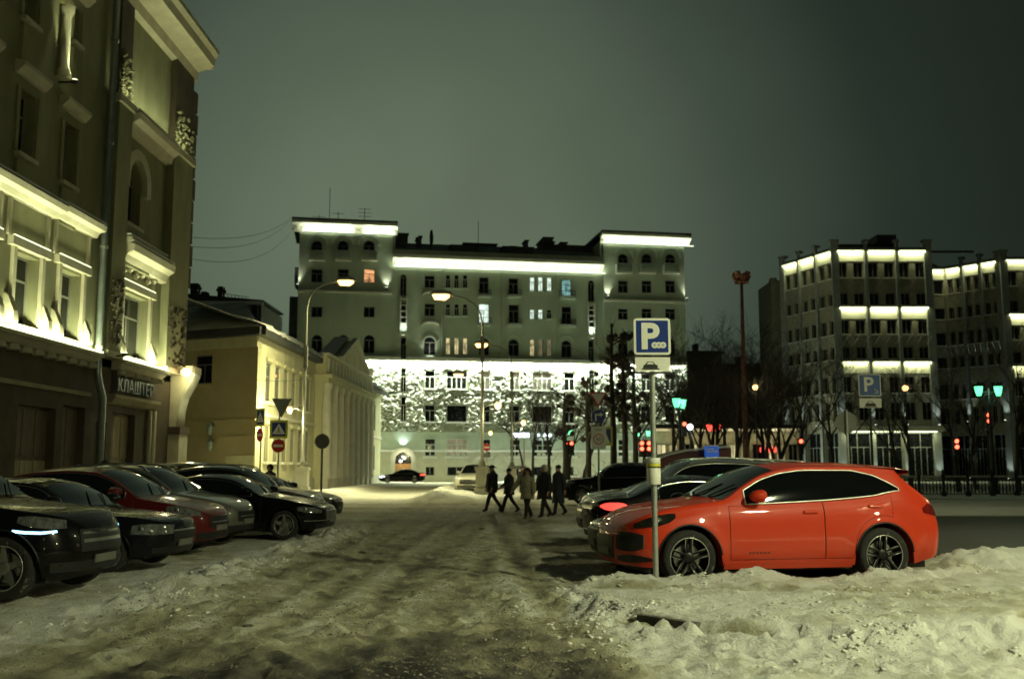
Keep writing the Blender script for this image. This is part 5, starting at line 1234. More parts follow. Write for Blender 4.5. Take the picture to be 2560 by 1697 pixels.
# ================================================================== street lamps
def street_lamp(px, Y, label, s=1, H=10.9, group='double arm street lamps', light_e=900, tint=SODIUM, aim=(0, 0, -1), cone=165, low_e=None):
    p = at(px, 1170, Y); o = empty('street_lamp', (p.x, Y, 0), 0, label, 'street lamp', group)
    mb = MB(); mb.box(-0.42, 0.42, -0.42, 0.42, -0.1, 0.5); mb.box(-0.34, 0.34, -0.34, 0.34, 0.5, 1.5); mb.box(-0.4, 0.4, -0.4, 0.4, 1.5, 1.68); mb.build('plinth', M['stone_pale'], o)
    mb = MB(); mb.tube([(0, 0, 1.68), (0, 0, 2.0), (0, 0, 2.1), (0, 0, 6.4), (0, 0, 6.45), (0, 0, H-1.6), (s*0.12, 0, H-1.0), (s*0.45, 0, H-0.45), (s*1.0, 0, H-0.12), (s*1.8, 0, H+0.04)], [0.22, 0.18, 0.10, 0.085, 0.07, 0.055, 0.05, 0.045, 0.04, 0.035], 10); mb.build('pole', M['pole_paint'], o, smooth=True)
    mb = MB(); mb.box(-0.11, 0.11, -0.11, 0.11, 7.6, 9.0); mb.build('ballast_box', M['pole_paint'], o)
    mb = MB(); mb.tube([(0, 0, 4.9), (-s*0.4, 0, 5.15), (-s*0.75, 0, 5.2)], 0.03, 6); mb.build('lower_arm', M['pole_paint'], o, smooth=True)
    hx = s*2.35; mb = MB(); mb.lathe([(0.05, -0.62), (0.24, -0.5), (0.28, 0.1), (0.18, 0.5), (0.06, 0.62)], 12, (0, 0, 0), 'x'); mb.v = [(hx+x, y, H+0.12+max(z, -0.02)) for x, y, z in mb.v]; ho = mb.build('lamp_head', M['galv'], o, smooth=True)
    mb = MB(); mb.lathe([(0.03, -0.52), (0.24, -0.38), (0.27, 0.2), (0.12, 0.45)], 14, (0, 0, 0), 'x'); mb.v = [(hx+x, y*1.05, H+0.09+min(z*1.15, 0.0)) for x, y, z in mb.v]; mb.build('lamp_glass', M['lamp_warm'], o, smooth=True)
    mb = MB(); mb.lathe([(0.03, -0.24), (0.15, -0.16), (0.18, 0.0), (0.1, 0.14)], 12, (-s*0.88, 0, 5.12)); mb.build('lower_lamp', M['lamp_small'], o, smooth=True)
    mb = MB(); mb.lathe([(0.2, 0.143), (0.05, 0.26)], 12, (-s*0.88, 0, 5.12)); mb.build('lower_lamp_cap', M['galv'], o, smooth=True)
    light('SPOT', o, (hx, 0, H-0.2), light_e, tint, aim=aim, spot=R(cone), size=0.3); light('POINT', o, (-s*0.88, 0, 4.75), low_e or light_e*0.06, SODIUM, size=0.15)
    return o
street_lamp(757, 60.0, 'tall curved street lamp on a stone plinth before the yellow house', s=1, H=at(882, 706, 60.0).z, light_e=9000, low_e=900)
street_lamp(1205, 56.0, 'tall curved street lamp on a stone plinth behind the walkers', s=-1, H=11.3, light_e=4500)
street_lamp(1280, 77.0, 'curved street lamp on the snowy median, farther along than the walkers', s=-1, H=11.1, light_e=1500)
street_lamp(1204, 100.0, 'curved street lamp close to the apartment house entrance', s=-1, H=10.9, light_e=1200)
# the same row carries on behind the viewpoint and lights the foreground; the last is added out of view to brighten the signs
for X, Y, s, e, lab in ((-8.0, -6.0, 1, 700, 'curved street lamp behind the viewpoint on the parked row side'), (14.4, 3.0, -1, 14500, 'curved street lamp behind the viewpoint on the island side'), (15.5, -13.0, -1, 2500, 'second curved street lamp behind the viewpoint on the island side'), (17.0, 23.0, -1, 4600, 'curved street lamp on the far kerb of the ploughed side road')):
    o = street_lamp(1280, 10, lab, s=s, H=10.2, light_e=e, tint=(0.96, 1.0, 0.58) if s < 0 else (1.0, 0.88, 0.48), aim=(-0.60, 0.62, -1) if Y == 3.0 else (0, 0, -1), cone=102 if Y == 3.0 else 165); o.location = (X, Y, 0)

def lantern_post(px, Y, zt, label, n=2, dx=0.55, e=38, group='green lanterns', rz=0.0):
    p = at(px, 1170, Y); o = empty('lantern_post', (p.x, Y, 0), rz, label, 'lantern', group)
    mb = MB(); mb.lathe([(0.3, 0), (0.3, 0.25), (0.2, 0.4), (0.22, 0.9), (0.1, 1.1), (0.075, zt-0.9), (0.1, zt-0.8), (0.05, zt-0.5), (0.05, zt+0.1)], 12); mb.build('post', M['iron'], o, smooth=True, sharp=50)
    mb = MB(); mb.tube([(dx*math.cos(t), 0, zt-0.35+0.25*math.sin(t)) for t in [math.pi*k/12 for k in range(13)]], 0.03, 5); mb.tube([(dx*0.6*math.cos(t), 0, zt-0.5+0.3*math.sin(t)) for t in [2*math.pi*k/14 for k in range(15)]], 0.02, 5); mb.build('scroll_arm', M['iron'], o, smooth=True)
    for s_ in (-1, 1):
        mb = MB(); mb.lathe([(0.12, -0.33), (0.2, -0.1), (0.25, 0.2)], 6, (s_*dx, 0, zt)); mb.build('lantern_glass', M['lamp_green'], o)
        mb = MB(); mb.lathe([(0.29, 0.203), (0.2, 0.3), (0.06, 0.42), (0.02, 0.55)], 6, (s_*dx, 0, zt)); mb.lathe([(0.05, -0.45), (0.14, -0.335)], 6, (s_*dx, 0, zt)); mb.build('lantern_cap', M['iron'], o)
    light('POINT', o, (0, -0.4, zt-0.1), e, (0.45, 1.0, 0.6), size=0.25)
lantern_post(2483, 56, at(2483, 975, 56).z, 'iron lantern post with two green lamps behind the iron fence')
lantern_post(1702, 60, at(1702, 1006, 60).z, 'iron lantern post with paired green lamps beside the parking sign', rz=R(62))
lantern_post(1412, 100, at(1412, 1079, 100).z, 'distant iron lantern post with two green lamps by the boulevard trees', e=120)
lantern_post(1609, 100, at(1609, 1082, 100).z, 'distant iron lantern post with two green lamps behind the white sign sleeve', e=120)

def globe_lamp(px, py, Y, label, m='lamp_small', e=60, c=SODIUM):
    p = at(px, py, Y); o = empty('globe_lamp', (p.x, Y, 0), 0, label, 'lamp', 'globe lamps')
    mb = MB(); mb.lathe([(0.14, 0), (0.12, 0.5), (0.06, 0.6), (0.045, p.z-0.2), (0.09, p.z-0.19)], 10); mb.build('post', M['iron'], o, smooth=True, sharp=50)
    mb = MB(); mb.lathe([(0.08, -0.188), (0.17, -0.1), (0.2, 0.0), (0.17, 0.1), (0.08, 0.18)], 12, (0, 0, p.z)); mb.build('globe', M[m], o, smooth=True); light('POINT', o, (0, -0.35, p.z), e, c, size=0.2)
globe_lamp(1888, 968, 70, 'warm globe lamp glowing among the dark grove beside the red mast'); globe_lamp(2263, 970, 64, 'warm globe lamp in front of the office block'); globe_lamp(1725, 1067, 66, 'cold white globe lamp under the green corner lantern', 'white_light', 50, (0.8, 0.9, 1))

def traffic_light(px, py, Y, label, reds=1, two=False, green=False):
    p = at(px, py, Y); o = empty('traffic_light', (p.x, Y, 0), 0, label, 'traffic light', 'traffic lights'); z = p.z
    mb = MB(); mb.tube([(0, 0, -0.05), (0, 0, z+0.3)], 0.06, 8); mb.build('pole', M['iron'], o, smooth=True)
    for k, dx in enumerate(([-0.22, 0.22] if two else [0.0])):
        mb = MB(); mb.box(dx-0.17, dx+0.17, -0.3, -0.07, z-0.8, z+0.25); ho = mb.build('signal_head', M['sign_black'], o)
        for j in range(3):
            mb = MB(); mb.lathe([(0.13, -0.02), (0.11, -0.06), (0.04, -0.08)], 12, (dx, -0.3, z+0.06-0.34*j), 'y'); mb.build('signal_lens', M['red_light'] if j < reds else M['sign_black'], ho, smooth=True)
            mb = MB(); mb.tube([(dx+0.14*math.cos(t), -0.36, z+0.06-0.34*j+0.14*math.sin(t)) for t in [math.pi*q/6 for q in range(7)]], 0.02, 4); mb.build('signal_visor', M['sign_black'], ho)
traffic_light(1612, 1110, 62, 'traffic light showing paired red lamps behind the parking sign post', 2, True); traffic_light(1421, 1110, 74, 'traffic light showing red behind the boulevard trees', 1, True)
traffic_light(2386, 1105, 60, 'traffic light showing red in front of the office block corner', 2); traffic_light(2466, 1040, 58, 'tall traffic light showing red beside the green lantern post', 2); traffic_light(1999, 1105, 66, 'traffic light showing red in front of the lit pavilion end', 1); traffic_light(1709, 1062, 68, 'traffic light showing red under the corner lantern', 1)

# red brown floodlight mast
p = at(1866, 1170, 74); zt = at(1868, 706, 74).z
mast = empty('floodlight_mast', (p.x, 74, 0), 0, 'tall rust red floodlight mast rising above the dark grove', 'mast')
M['mast'] = pmat('mast', (0.24, 0.10, 0.06), 0.6, var=0.2, scale=2)
mb = MB(); mb.tube([(0, 0, 0), (0, 0, zt*0.5), (0.05, 0, zt)], [0.24, 0.18, 0.11], 10); mb.build('pole', M['mast'], mast, smooth=True)
mb = MB(); mb.lathe([(0.55, -0.06), (0.55, 0.06)], 14, (0.05, 0, zt)); mb.build('platform', M['mast'], mast)
for k in range(8):
    a = 2*math.pi*k/8; mb = MB(); mb.box(-0.2, 0.2, -0.12, 0.12, -0.22, 0.22); Mx = Matrix.Translation((0.05+0.5*math.cos(a), 0.5*math.sin(a), zt+0.32+0.25*(k % 2))) @ Matrix.Rotation(a+1.57, 4, 'Z') @ Matrix.Rotation(0.5, 4, 'X')
    m2 = MB(); m2.add(mb, Mx); m2.bar((0.05+0.5*math.cos(a), 0.5*math.sin(a), zt+0.05), (0.05+0.5*math.cos(a), 0.5*math.sin(a), zt+0.3), 0.05); m2.build('floodlight', M['mast'], mast)
light('SPOT', mast, (-0.6, -2.5, 0.4), 260, (1.0, 0.35, 0.18), aim=(0.04, 0.16, 1), spot=R(30), size=0.1)
mb = MB(); mb.lathe([(0.16, 0), (0.2, 0.25), (0.15, 0.3)], 10, (-0.6, -2.5, 0.0)); mb.build('ground_spotlight', M['iron'], mast)

# ================================================================== signs
def plate(parent, poly, z, y, m, back=True, name='sign_plate', th=0.012):
    mb = MB(); mb.prism(poly, lambda a, b, c: (a, c, b + z), y, y + th); return mb.build(name, m, parent)
def rrect(w, h, r, n=5):
    pts = []
    for cx, cy_, a0 in ((w/2-r, h/2-r, 0), (-w/2+r, h/2-r, 90), (-w/2+r, -h/2+r, 180), (w/2-r, -h/2+r, 270)):
        for k in range(n+1): a = R(a0 + 90*k/n); pts.append((cx + r*math.cos(a), cy_ + r*math.sin(a)))
    return pts
def disc(r, n=28, cx=0, cz=0): return [(cx + r*math.cos(2*math.pi*k/n), cz + r*math.sin(2*math.pi*k/n)) for k in range(n)]
def glyph(parent, txt, h, x, z, y, m, wscale=1.0, name='lettering', bold=0.0):
    t = text_mb(txt, 1.0, 0.5, bold=bold); xs = [p[0] for p in t.v]; ys = [p[1] for p in t.v]; k = h/(max(ys)-min(ys)); cx = (max(xs)+min(xs))/2; cy_ = (max(ys)+min(ys))/2
    mb = MB(); mb.v = [((p[0]-cx)*k*wscale + x, y - (p[2]+0.25)*0.008, (p[1]-cy_)*k + z) for p in t.v]; mb.f = t.f; return mb.build(name, m, parent, fix=True)
def car_pictogram(parent, w, x, z, y, m):
    h = w*0.36; poly = [(-0.5, -0.2), (-0.5, 0.05), (-0.36, 0.16), (-0.22, 0.42), (0.18, 0.42), (0.34, 0.16), (0.5, 0.06), (0.5, -0.2)]
    mb = MB(); mb.prism([(x+a*w, z+b*w*0.75) for a, b in poly], lambda a, b, c: (a, c, b), y-0.005, y); mb.build('car_pictogram', m, parent)
    mb = MB(); mb.prism([(x+a*w, z+b*w*0.75) for a, b in ((-0.26, 0.17), (-0.17, 0.36), (0.13, 0.36), (0.24, 0.17))], lambda a, b, c: (a, c, b), y-0.009, y-0.0055); mb.build('pictogram_window', M['sign_white'], parent)
    mb = MB(); mb.prism([(x-w*0.62, z-w*0.17), (x+w*0.62, z-w*0.17), (x+w*0.62, z-w*0.24), (x-w*0.62, z-w*0.24)], lambda a, b, c: (a, c, b), y-0.005, y-0.0005); mb.build('pictogram_line', m, parent)

# paid parking sign on its post, in front of the red car
pb = at(1640, 1450, 13.35); zs = at(1628, 843, 13.35)
lean = (zs.x - pb.x)/(zs.z)
ps = empty('parking_sign', (pb.x, 13.35, 0), 0, 'blue paid parking sign over a car plate on a grey post before the red car', 'parking sign')
ps.rotation_euler = (0, math.atan(lean)*0.75, 0)
mb = MB(); mb.tube([(0, 0, -0.1), (0, 0, zs.z+0.22)], 0.038, 14); mb.build('post', M['galv'], ps, smooth=True, sharp=60)
y0 = -0.075; z1 = zs.z
plate(ps, rrect(0.5, 0.5, 0.045), z1, y0+0.004, M['sign_back']); plate(ps, rrect(0.496, 0.496, 0.045), z1, y0-0.008, M['sign_white'], name='sign_border'); plate(ps, rrect(0.43, 0.43, 0.012), z1, y0-0.011, M['sign_blue'], name='sign_face', th=0.003)
glyph(ps, 'P', 0.36, -0.022, z1+0.006, y0-0.012, M['sign_white'], 1.02, bold=0.035)
for k in range(3):
    mb = MB(); mb.prism(disc(0.042, 20, 0.03+0.056*k, z1-0.118), lambda a, b, c: (a, c, b), y0-0.016-0.003*k, y0-0.0115); mb.build('coin_symbol', M['sign_white'], ps)
    mb = MB(); mb.prism(disc(0.022, 14, 0.03+0.056*k, z1-0.118), lambda a, b, c: (a, c, b), y0-0.0165-0.003*k-0.001, y0-0.0162-0.003*k); mb.build('coin_hole', M['coin_grey'] if 'coin_grey' in M else M['sign_back'], ps)
plate(ps, rrect(0.47, 0.19, 0.01), z1-0.375, y0-0.008, M['sign_white'], name='car_plate'); car_pictogram(ps, 0.19, -0.03, z1-0.40, y0-0.0085, M['sign_black'])
mb = MB(); mb.box(-0.2, 0.24, y0+0.0045, y0+0.03, z1-0.285, z1-0.27); mb.box(-0.23, 0.24, y0+0.0045, y0+0.05, z1-0.50, z1-0.475); mb.box(-0.05, 0.05, y0+0.017, 0.05, z1-0.1, z1-0.06); mb.build('bracket', M['sign_black'], ps)
zq = at(1633, 1178, 13.35).z
for za, zb, m_, r_ in ((-0.17, 0.045, 'sign_white', 0.088), (0.045, 0.062, 'sign_black', 0.087), (0.062, 0.105, 'sign_yellow', 0.089), (0.105, 0.18, 'sign_white', 0.088)):
    mb = MB(); mb.lathe([(r_*0.97, za+0.001), (r_, za+0.006), (r_, zb-0.006), (r_*0.97, zb-0.001)], 18, (0, 0, zq)); mb.build('post_sleeve', M[m_], ps, smooth=True, sharp=50)

# parking sign for permit holders on the right, behind the fence
pb = at(2182, 1170, 34); zs = at(2178, 963, 34)
p2 = empty('parking_sign', (pb.x, 34, 0), 0, 'blue parking sign with small symbol and car plate on a dark post by the fence', 'parking sign')
mb = MB(); mb.tube([(0, 0, -0.1), (0, 0, zs.z+0.4)], 0.04, 10); mb.build('post', M['iron'], p2, smooth=True)
plate(p2, rrect(0.76, 0.76, 0.05), zs.z, -0.07, M['sign_white']); plate(p2, rrect(0.70, 0.70, 0.03), zs.z, -0.074, M['sign_blue2'] if 'sign_blue2' in M else M['sign_blue'], name='sign_face', th=0.003); glyph(p2, 'P', 0.5, -0.03, zs.z+0.03, -0.075, M['sign_white'], bold=0.02)
mb = MB(); mb.tube([(0.20+0.055*math.cos(t), -0.08, zs.z-0.22+0.055*math.sin(t)) for t in [-2.6+4.4*k/10 for k in range(11)]], 0.009, 5); mb.tube([(0.17, -0.08, zs.z-0.09), (0.175, -0.08, zs.z-0.19), (0.235, -0.08, zs.z-0.19), (0.27, -0.08, zs.z-0.27)], 0.011, 5); mb.build('wheelchair_symbol', M['sign_white'], p2)
plate(p2, rrect(0.75, 0.32, 0.02), zs.z-0.61, -0.07, M['sign_white'], name='car_plate'); car_pictogram(p2, 0.36, 0, zs.z-0.66, -0.0705, M['sign_black'])
# round sign seen from the back, near it
p = at(2117, 1055, 30); o = empty('road_sign', (p.x, 30, 0), 0, 'round grey back of a road sign on a post beside the permit parking sign', 'road sign')
mb = MB(); mb.tube([(0, 0, -0.1), (0, 0, p.z+0.38)], 0.035, 10); mb.build('post', M['galv'], o, smooth=True); plate(o, disc(0.33), p.z, 0.04, M['sign_back']); mb = MB(); mb.box(-0.02, 0.02, -0.036, 0.04, p.z-0.3, p.z+0.3); mb.build('bracket', M['galv'], o)

def crossing_face(o, w, z, y, rz=0, sx=1.0):
    plate(o, [(a*sx, b) for a, b in rrect(w, w, 0.03)], z, y, M['sign_yellow'], name='crossing_board'); plate(o, [(a*sx, b) for a, b in rrect(w*0.76, w*0.76, 0.01)], z, y-0.004, M['sign_blue'], name='crossing_face', th=0.003)
    k = w*0.36; plate(o, [(-k*sx, -k*0.72), (k*sx, -k*0.72), (0, k*0.9)], z, y-0.008, M['sign_white'], name='crossing_triangle', th=0.003)
    mb = MB(); q = w*0.5
    for a, b, t in (((0.0, 0.15), (0.0, -0.05), 0.075), ((0.0, -0.05), (-0.13, -0.30), 0.05), ((0.0, -0.05), (0.12, -0.30), 0.05), ((0.0, 0.10), (-0.12, -0.02), 0.035), ((0.0, 0.10), (0.11, 0.0), 0.035), ((-0.3, -0.33), (0.3, -0.33), 0.035)): mb.bar((a[0]*q*sx, y-0.011, a[1]*q+z), (b[0]*q*sx, y-0.011, b[1]*q+z), 0.005, t*q*1.3)
    mb.lathe([(0.01, -0.003), (0.06*q, 0.0), (0.01, 0.003)], 10, (0, y-0.011, z+0.24*q), 'y'); mb.build('walking_figure', M['sign_black'], o)
def no_entry(o, r, z, y, sx=1.0):
    plate(o, [(a*sx, b) for a, b in disc(r)], z, y, M['sign_red'], name='no_entry_disc'); plate(o, [(a*sx, b) for a, b in rrect(r*1.4, r*0.36, 0.01)], z, y-0.005, M['sign_white'], name='no_entry_bar', th=0.004)
Y = 45.5; b_ = at(695, 1170, Y); o = empty('road_sign', (b_.x, Y, 0), 0, 'pedestrian crossing board over a no entry disc and an upside down grey triangle back', 'road sign')
mb = MB(); mb.tube([(0, 0, -0.1), (0, 0, at(697, 996, Y).z)], 0.04, 10); mb.build('post', M['galv'], o, smooth=True)
crossing_face(o, 0.82, at(697, 1073, Y).z, -0.07); no_entry(o, 0.31, at(695, 1114, Y).z, -0.07); z = at(702, 1020, Y).z; k = 0.46; plate(o, [(-k+0.1, k*0.95), (k+0.1, k*0.95), (0.1, -k)], z, -0.06, M['sign_back'], name='yield_sign_back')
Y = 48.0; b_ = at(650, 1170, Y); o = empty('road_sign', (b_.x, Y, R(-48)), R(-48), 'turned pedestrian crossing board over a no entry disc at the yellow house corner', 'road sign'); o.location.z = 0
mb = MB(); mb.tube([(0, 0, -0.1), (0, 0, at(650, 1020, Y).z)], 0.04, 10); mb.build('post', M['galv'], o, smooth=True); crossing_face(o, 0.86, at(651, 1043, Y).z, -0.07); no_entry(o, 0.32, at(649, 1087, Y).z, -0.07)
Y = 43.0; p = at(806, 1103, Y); o = empty('road_sign', (p.x, Y, 0), 0, 'round grey sign back on a dark post in front of the portico', 'road sign'); mb = MB(); mb.tube([(0, 0, -0.1), (0, 0, p.z+0.35)], 0.045, 10); mb.build('post', M['sign_back'], o, smooth=True); plate(o, disc(0.32), p.z, -0.06, M['sign_back'])
Y = 38.0; b_ = at(1497, 1170, Y); o = empty('road_sign', (b_.x, Y, 0), 0, 'yield triangle, blue turn arrow and zone 50 plate stacked on one post', 'road sign'); z = lambda y: at(1495, y, Y).z
mb = MB(); mb.tube([(0, 0, -0.1), (0, 0, z(978))], 0.04, 10); mb.build('post', M['galv'], o, smooth=True)
k = 0.33; plate(o, [(-k, k*0.75), (k, k*0.75), (0, -k)], z(997), -0.07, M['sign_red'], name='yield_border'); plate(o, [(-k*0.74, k*0.6), (k*0.74, k*0.6), (0, -k*0.66)], z(997), -0.075, M['sign_white'], name='yield_face', th=0.004)
plate(o, disc(0.26), z(1041), -0.07, M['sign_blue'], name='turn_disc'); mb = MB(); zz = z(1041); mb.bar((-0.1, -0.078, zz-0.17), (-0.1, -0.078, zz+0.06), 0.006, 0.06); mb.bar((-0.13, -0.078, zz+0.07), (0.08, -0.078, zz+0.07), 0.006, 0.06); mb.prism([(0.06, zz-0.02), (0.19, zz+0.07), (0.06, zz+0.16)], lambda a, b, c: (a, c, b), -0.081, -0.075); mb.build('turn_arrow', M['sign_white'], o)
zz = z(1094); plate(o, rrect(0.56, 0.86, 0.02), zz, -0.07, M['sign_white'], name='zone_plate'); mb = MB(); n = 28
for k in range(n):
    a, b = 2*math.pi*k/n, 2*math.pi*(k+1)/n; mb.prism([(0.20*math.cos(a), 0.20*math.sin(a)), (0.20*math.cos(b), 0.20*math.sin(b)), (0.165*math.cos(b), 0.165*math.sin(b)), (0.165*math.cos(a), 0.165*math.sin(a))], lambda p_, q, c: (p_, c, q+zz-0.05), -0.076, -0.0705)
mb.build('speed_ring', M['sign_red'], o); glyph(o, '50', 0.15, 0, zz-0.05, -0.0705, M['sign_black']); glyph(o, 'ЗОНА', 0.075, 0, zz+0.30, -0.0705, M['sign_black'])
mb = MB(); cx = 0.40; mb.box(cx-0.11, cx+0.13, -0.05, -0.038, zz-0.3, zz+0.42); mb.build('yellow_board', M['sign_yellow'], o); mb = MB(); mb.box(cx-0.11, cx+0.07, -0.056, -0.0505, zz-0.2, zz+0.34); mb.build('board_face', M['sign_blue'], o); mb = MB(); mb.prism([(cx-0.11, zz-0.2), (cx-0.11, zz+0.15), (cx+0.03, zz-0.2)], lambda a, b, c: (a, c, b), -0.06, -0.0565); mb.build('board_triangle', M['sign_white'], o)
Y = 70.0; p = at(1217, 1118, Y); o = empty('road_sign', (p.x, Y, 0), 0, 'small red no entry sign with grey plate near the far street lamp', 'road sign'); mb = MB(); mb.tube([(0, 0, -0.1), (0, 0, p.z+0.3)], 0.04, 8); mb.build('post', M['galv'], o); no_entry(o, 0.26, p.z, -0.07); plate(o, rrect(0.5, 0.3, 0.02), p.z-0.55, -0.06, M['sign_back'], name='grey_plate')
p = at(1310, 1170, 68); o = empty('direction_sign', (p.x, 68, 0), 0, 'low dark horizontal direction board on a post behind the walkers', 'road sign'); mb = MB(); mb.tube([(0, 0, -0.1), (0, 0, 3.6)], 0.05, 8); mb.build('post', M['galv'], o); mb = MB(); mb.box(-1.1, 0.15, -0.08, -0.055, 1.55, 1.78); mb.build('board', M['sign_back'], o)

# ================================================================== cast iron fence on the right
def fence():
    root = empty('iron_fence', (10, 52.5, 0), 0, 'low cast iron fence with posts along the snowy boulevard edge', 'fence')
    x0, x1 = at(2235, 1170, 52.5).x, at(2600, 1170, 52.5).x; n = 6; H = 1.2; zb = 0.15
    root.location = (x0, 52.5, 0); W = x1-x0; me_b = MB(); me_b.tube([(0, 0, 0.0), (0.0, 0, 0.3), (0, 0, 0.62), (0, 0, 0.9)], [0.02, 0.045, 0.02, 0.03], 6); me_b = me_b.mesh('baluster', M['iron'], True)
    me_r = MB(); me_r.tube([(0.09*math.cos(t), 0, 0.09*math.sin(t)) for t in [2*math.pi*k/10 for k in range(11)]], 0.015, 4, caps=False); me_r = me_r.mesh('scroll_ring', M['iron'], True)
    for k in range(n+1):
        u = W*k/n; mb = MB(); mb.lathe([(0.14, 0), (0.14, zb+0.2), (0.08, zb+0.3), (0.08, H), (0.13, H+0.05), (0.06, H+0.15), (0.09, H+0.24), (0.02, H+0.33)], 10, (u, 0, 0)); mb.build('post', M['iron'], root, smooth=True, sharp=50)
        if k < n:
            for z, w in ((H-0.02, 0.07), (H-0.24, 0.035), (zb+0.12, 0.05)):
                mb = MB(); mb.box(u+0.1, u+W/n-0.1, -w/2, w/2, z-w/2, z+w/2); mb.build('rail', M['fence_rail'] if w > 0.06 else M['iron'], root)
            m = 6
            for j in range(m): 
                uu = u + 0.1 + (W/n-0.2)*(j+0.5)/m; inst('baluster', me_b, root, (uu, 0, zb+0.1)); inst('scroll_ring', me_r, root, (uu, -0.01, H-0.13))
    # long shaded fence running on towards the middle, behind the cars
    r2 = empty('iron_fence', (0, 0, 0), 0, 'dark iron fence along the boulevard behind the walkers', 'fence'); xa, xb = at(1395, 1170, 50).x, at(1680, 1170, 54).x; r2.location = (xa, 51, 0); W = xb-xa; n = 4
    for k in range(n+1):
        u = W*k/n; mb = MB(); mb.lathe([(0.12, 0), (0.08, 0.3), (0.08, 1.1), (0.12, 1.15), (0.02, 1.4)], 8, (u, 0, 0)); mb.build('post', M['iron'], r2, smooth=True, sharp=50)
        if k < n:
            for z in (1.1, 0.9, 0.25): mb = MB(); mb.box(u+0.08, u+W/n-0.08, -0.025, 0.025, z-0.025, z+0.025); mb.build('rail', M['iron'], r2)
            for j in range(9): inst('baluster', me_b, r2, (u + 0.1 + (W/n-0.2)*(j+0.5)/9, 0, 0.15))
M['fence_rail'] = pmat('fence_rail', (0.5, 0.5, 0.45), 0.7, var=0.2, scale=3)
fence()
# dark hedge strip behind the fence
def hedge(px0, px1, Y, h, label):
    a, b = at(px0, 1170, Y).x, at(px1, 1170, Y).x; mb = MB(); r_ = random.Random(int(px0))
    for k in range(int((b-a)*55)):
        x, y, z = r_.uniform(a, b), Y + r_.uniform(-0.5, 0.5), abs(r_.gauss(h*0.5, h*0.28)); L_ = r_.uniform(0.15, 0.45); d = Vector((r_.uniform(-1, 1), r_.uniform(-1, 1), r_.uniform(0.2, 1.2))).normalized()*L_; s = d.orthogonal().normalized()*0.018
        p = Vector((x, y, max(z, 0.02))); mb.face([p-s, p+s, p+d])
    o = mb.build('hedge', M['bark'], None, fix=False); tag(o, label, 'hedge', kind='stuff')
hedge(2200, 2620, 55.5, 1.1, 'leafless dark hedge behind the iron fence'); hedge(1380, 1700, 56, 1.5, 'leafless dark hedge behind the walkers')

# ================================================================== kiosk with maroon roof, blue box
def kiosk():
    p0, p1 = at(1640, 1170, 34), at(1830, 1170, 34); o = empty('kiosk', (p0.x, 34, 0), 0, 'maroon low kiosk with curved snowy roof behind the parked cars', 'kiosk'); W = p1.x-p0.x; z = lambda y: at(1700, y, 34).z
    M['maroon'] = pmat('maroon', (0.10, 0.018, 0.016), 0.5, var=0.2)
    pts = [(0, z(1152)), (0.5, z(1138)), (1.1, z(1128)), (W, z(1118))]; mb = MB(); mb.prism([(0, 0), *pts, (W, 0)], lambda a, b, c: (a, c, b), 0.05, 2.5); mb.build('wall', M['maroon'], o)
    mb = MB(); mb.prism([(a-0.05, b+0.003) for a, b in pts] + [(a-0.05, b+0.07) for a, b in reversed(pts)], lambda a, b, c: (a, c, b), -0.1, 2.6); mb.build('roof_edge', M['roof_snowy'], o)
    for k in range(3): mb = MB(); mb.box(0.3+k*0.8, 0.9+k*0.8, 0.02, 0.047, 0.9, 1.6); mb.build('window', M['glass'], o)
    q = at(1779, 1128, 33.6); o2 = empty('sign_box', (q.x, 33.6, 0), 0, 'glowing blue box sign on a post beside the maroon kiosk', 'sign'); mb = MB(); mb.box(-0.22, 0.22, -0.12, 0.12, q.z-0.19, q.z+0.17); mb.build('box', M['blue_light'], o2); mb = MB(); mb.box(-0.22, 0.22, -0.12, 0.12, q.z+0.173, q.z+0.21); mb.build('snow_cap', M['snow'], o2); mb = MB(); mb.box(-0.18, 0.18, -0.126, -0.1205, q.z-0.02, q.z+0.02); mb.box(-0.18, 0.05, -0.126, -0.1205, q.z+0.06, q.z+0.09); mb.build('sign_line', M['sign_white'], o2); mb = MB(); mb.tube([(0, 0, -0.1), (0, 0, q.z-0.193)], 0.05, 8); mb.build('post', M['iron'], o2)
kiosk()

# ================================================================== overhead cables
def cable(a, b, sag, label, r=0.018):
    a, b = Vector(a), Vector(b); mb = MB(); n = 14; mb.tube([a.lerp(b, k/n) - Vector((0, 0, sag*4*(k/n)*(1-k/n))) for k in range(n+1)], r, 4); o = mb.build('overhead_cable', M['dark']); tag(o, label, 'cable', 'cables strung over the street')
cable(at(442, 612, 44.8), at(724, 552, 114), 1.2, 'thin cable strung from the corner house to the apartment house roof', 0.014); cable(at(440, 640, 44.8), at(724, 585, 114), 1.4, 'thin cable strung from the corner house to the apartment house roof', 0.014); cable(at(442, 590, 44.8), at(735, 540, 114), 1.0, 'thin cable strung from the corner house to the apartment house roof', 0.014)
cable(at(636, 1008, 59.4), at(755, 1012, 59.9), 0.15, 'short cable strung between the yellow house corner and the street lamp', 0.015); cable(at(640, 948, 59.4), at(757, 948, 59.9), 0.1, 'upper short cable from the yellow house corner to the street lamp', 0.012)
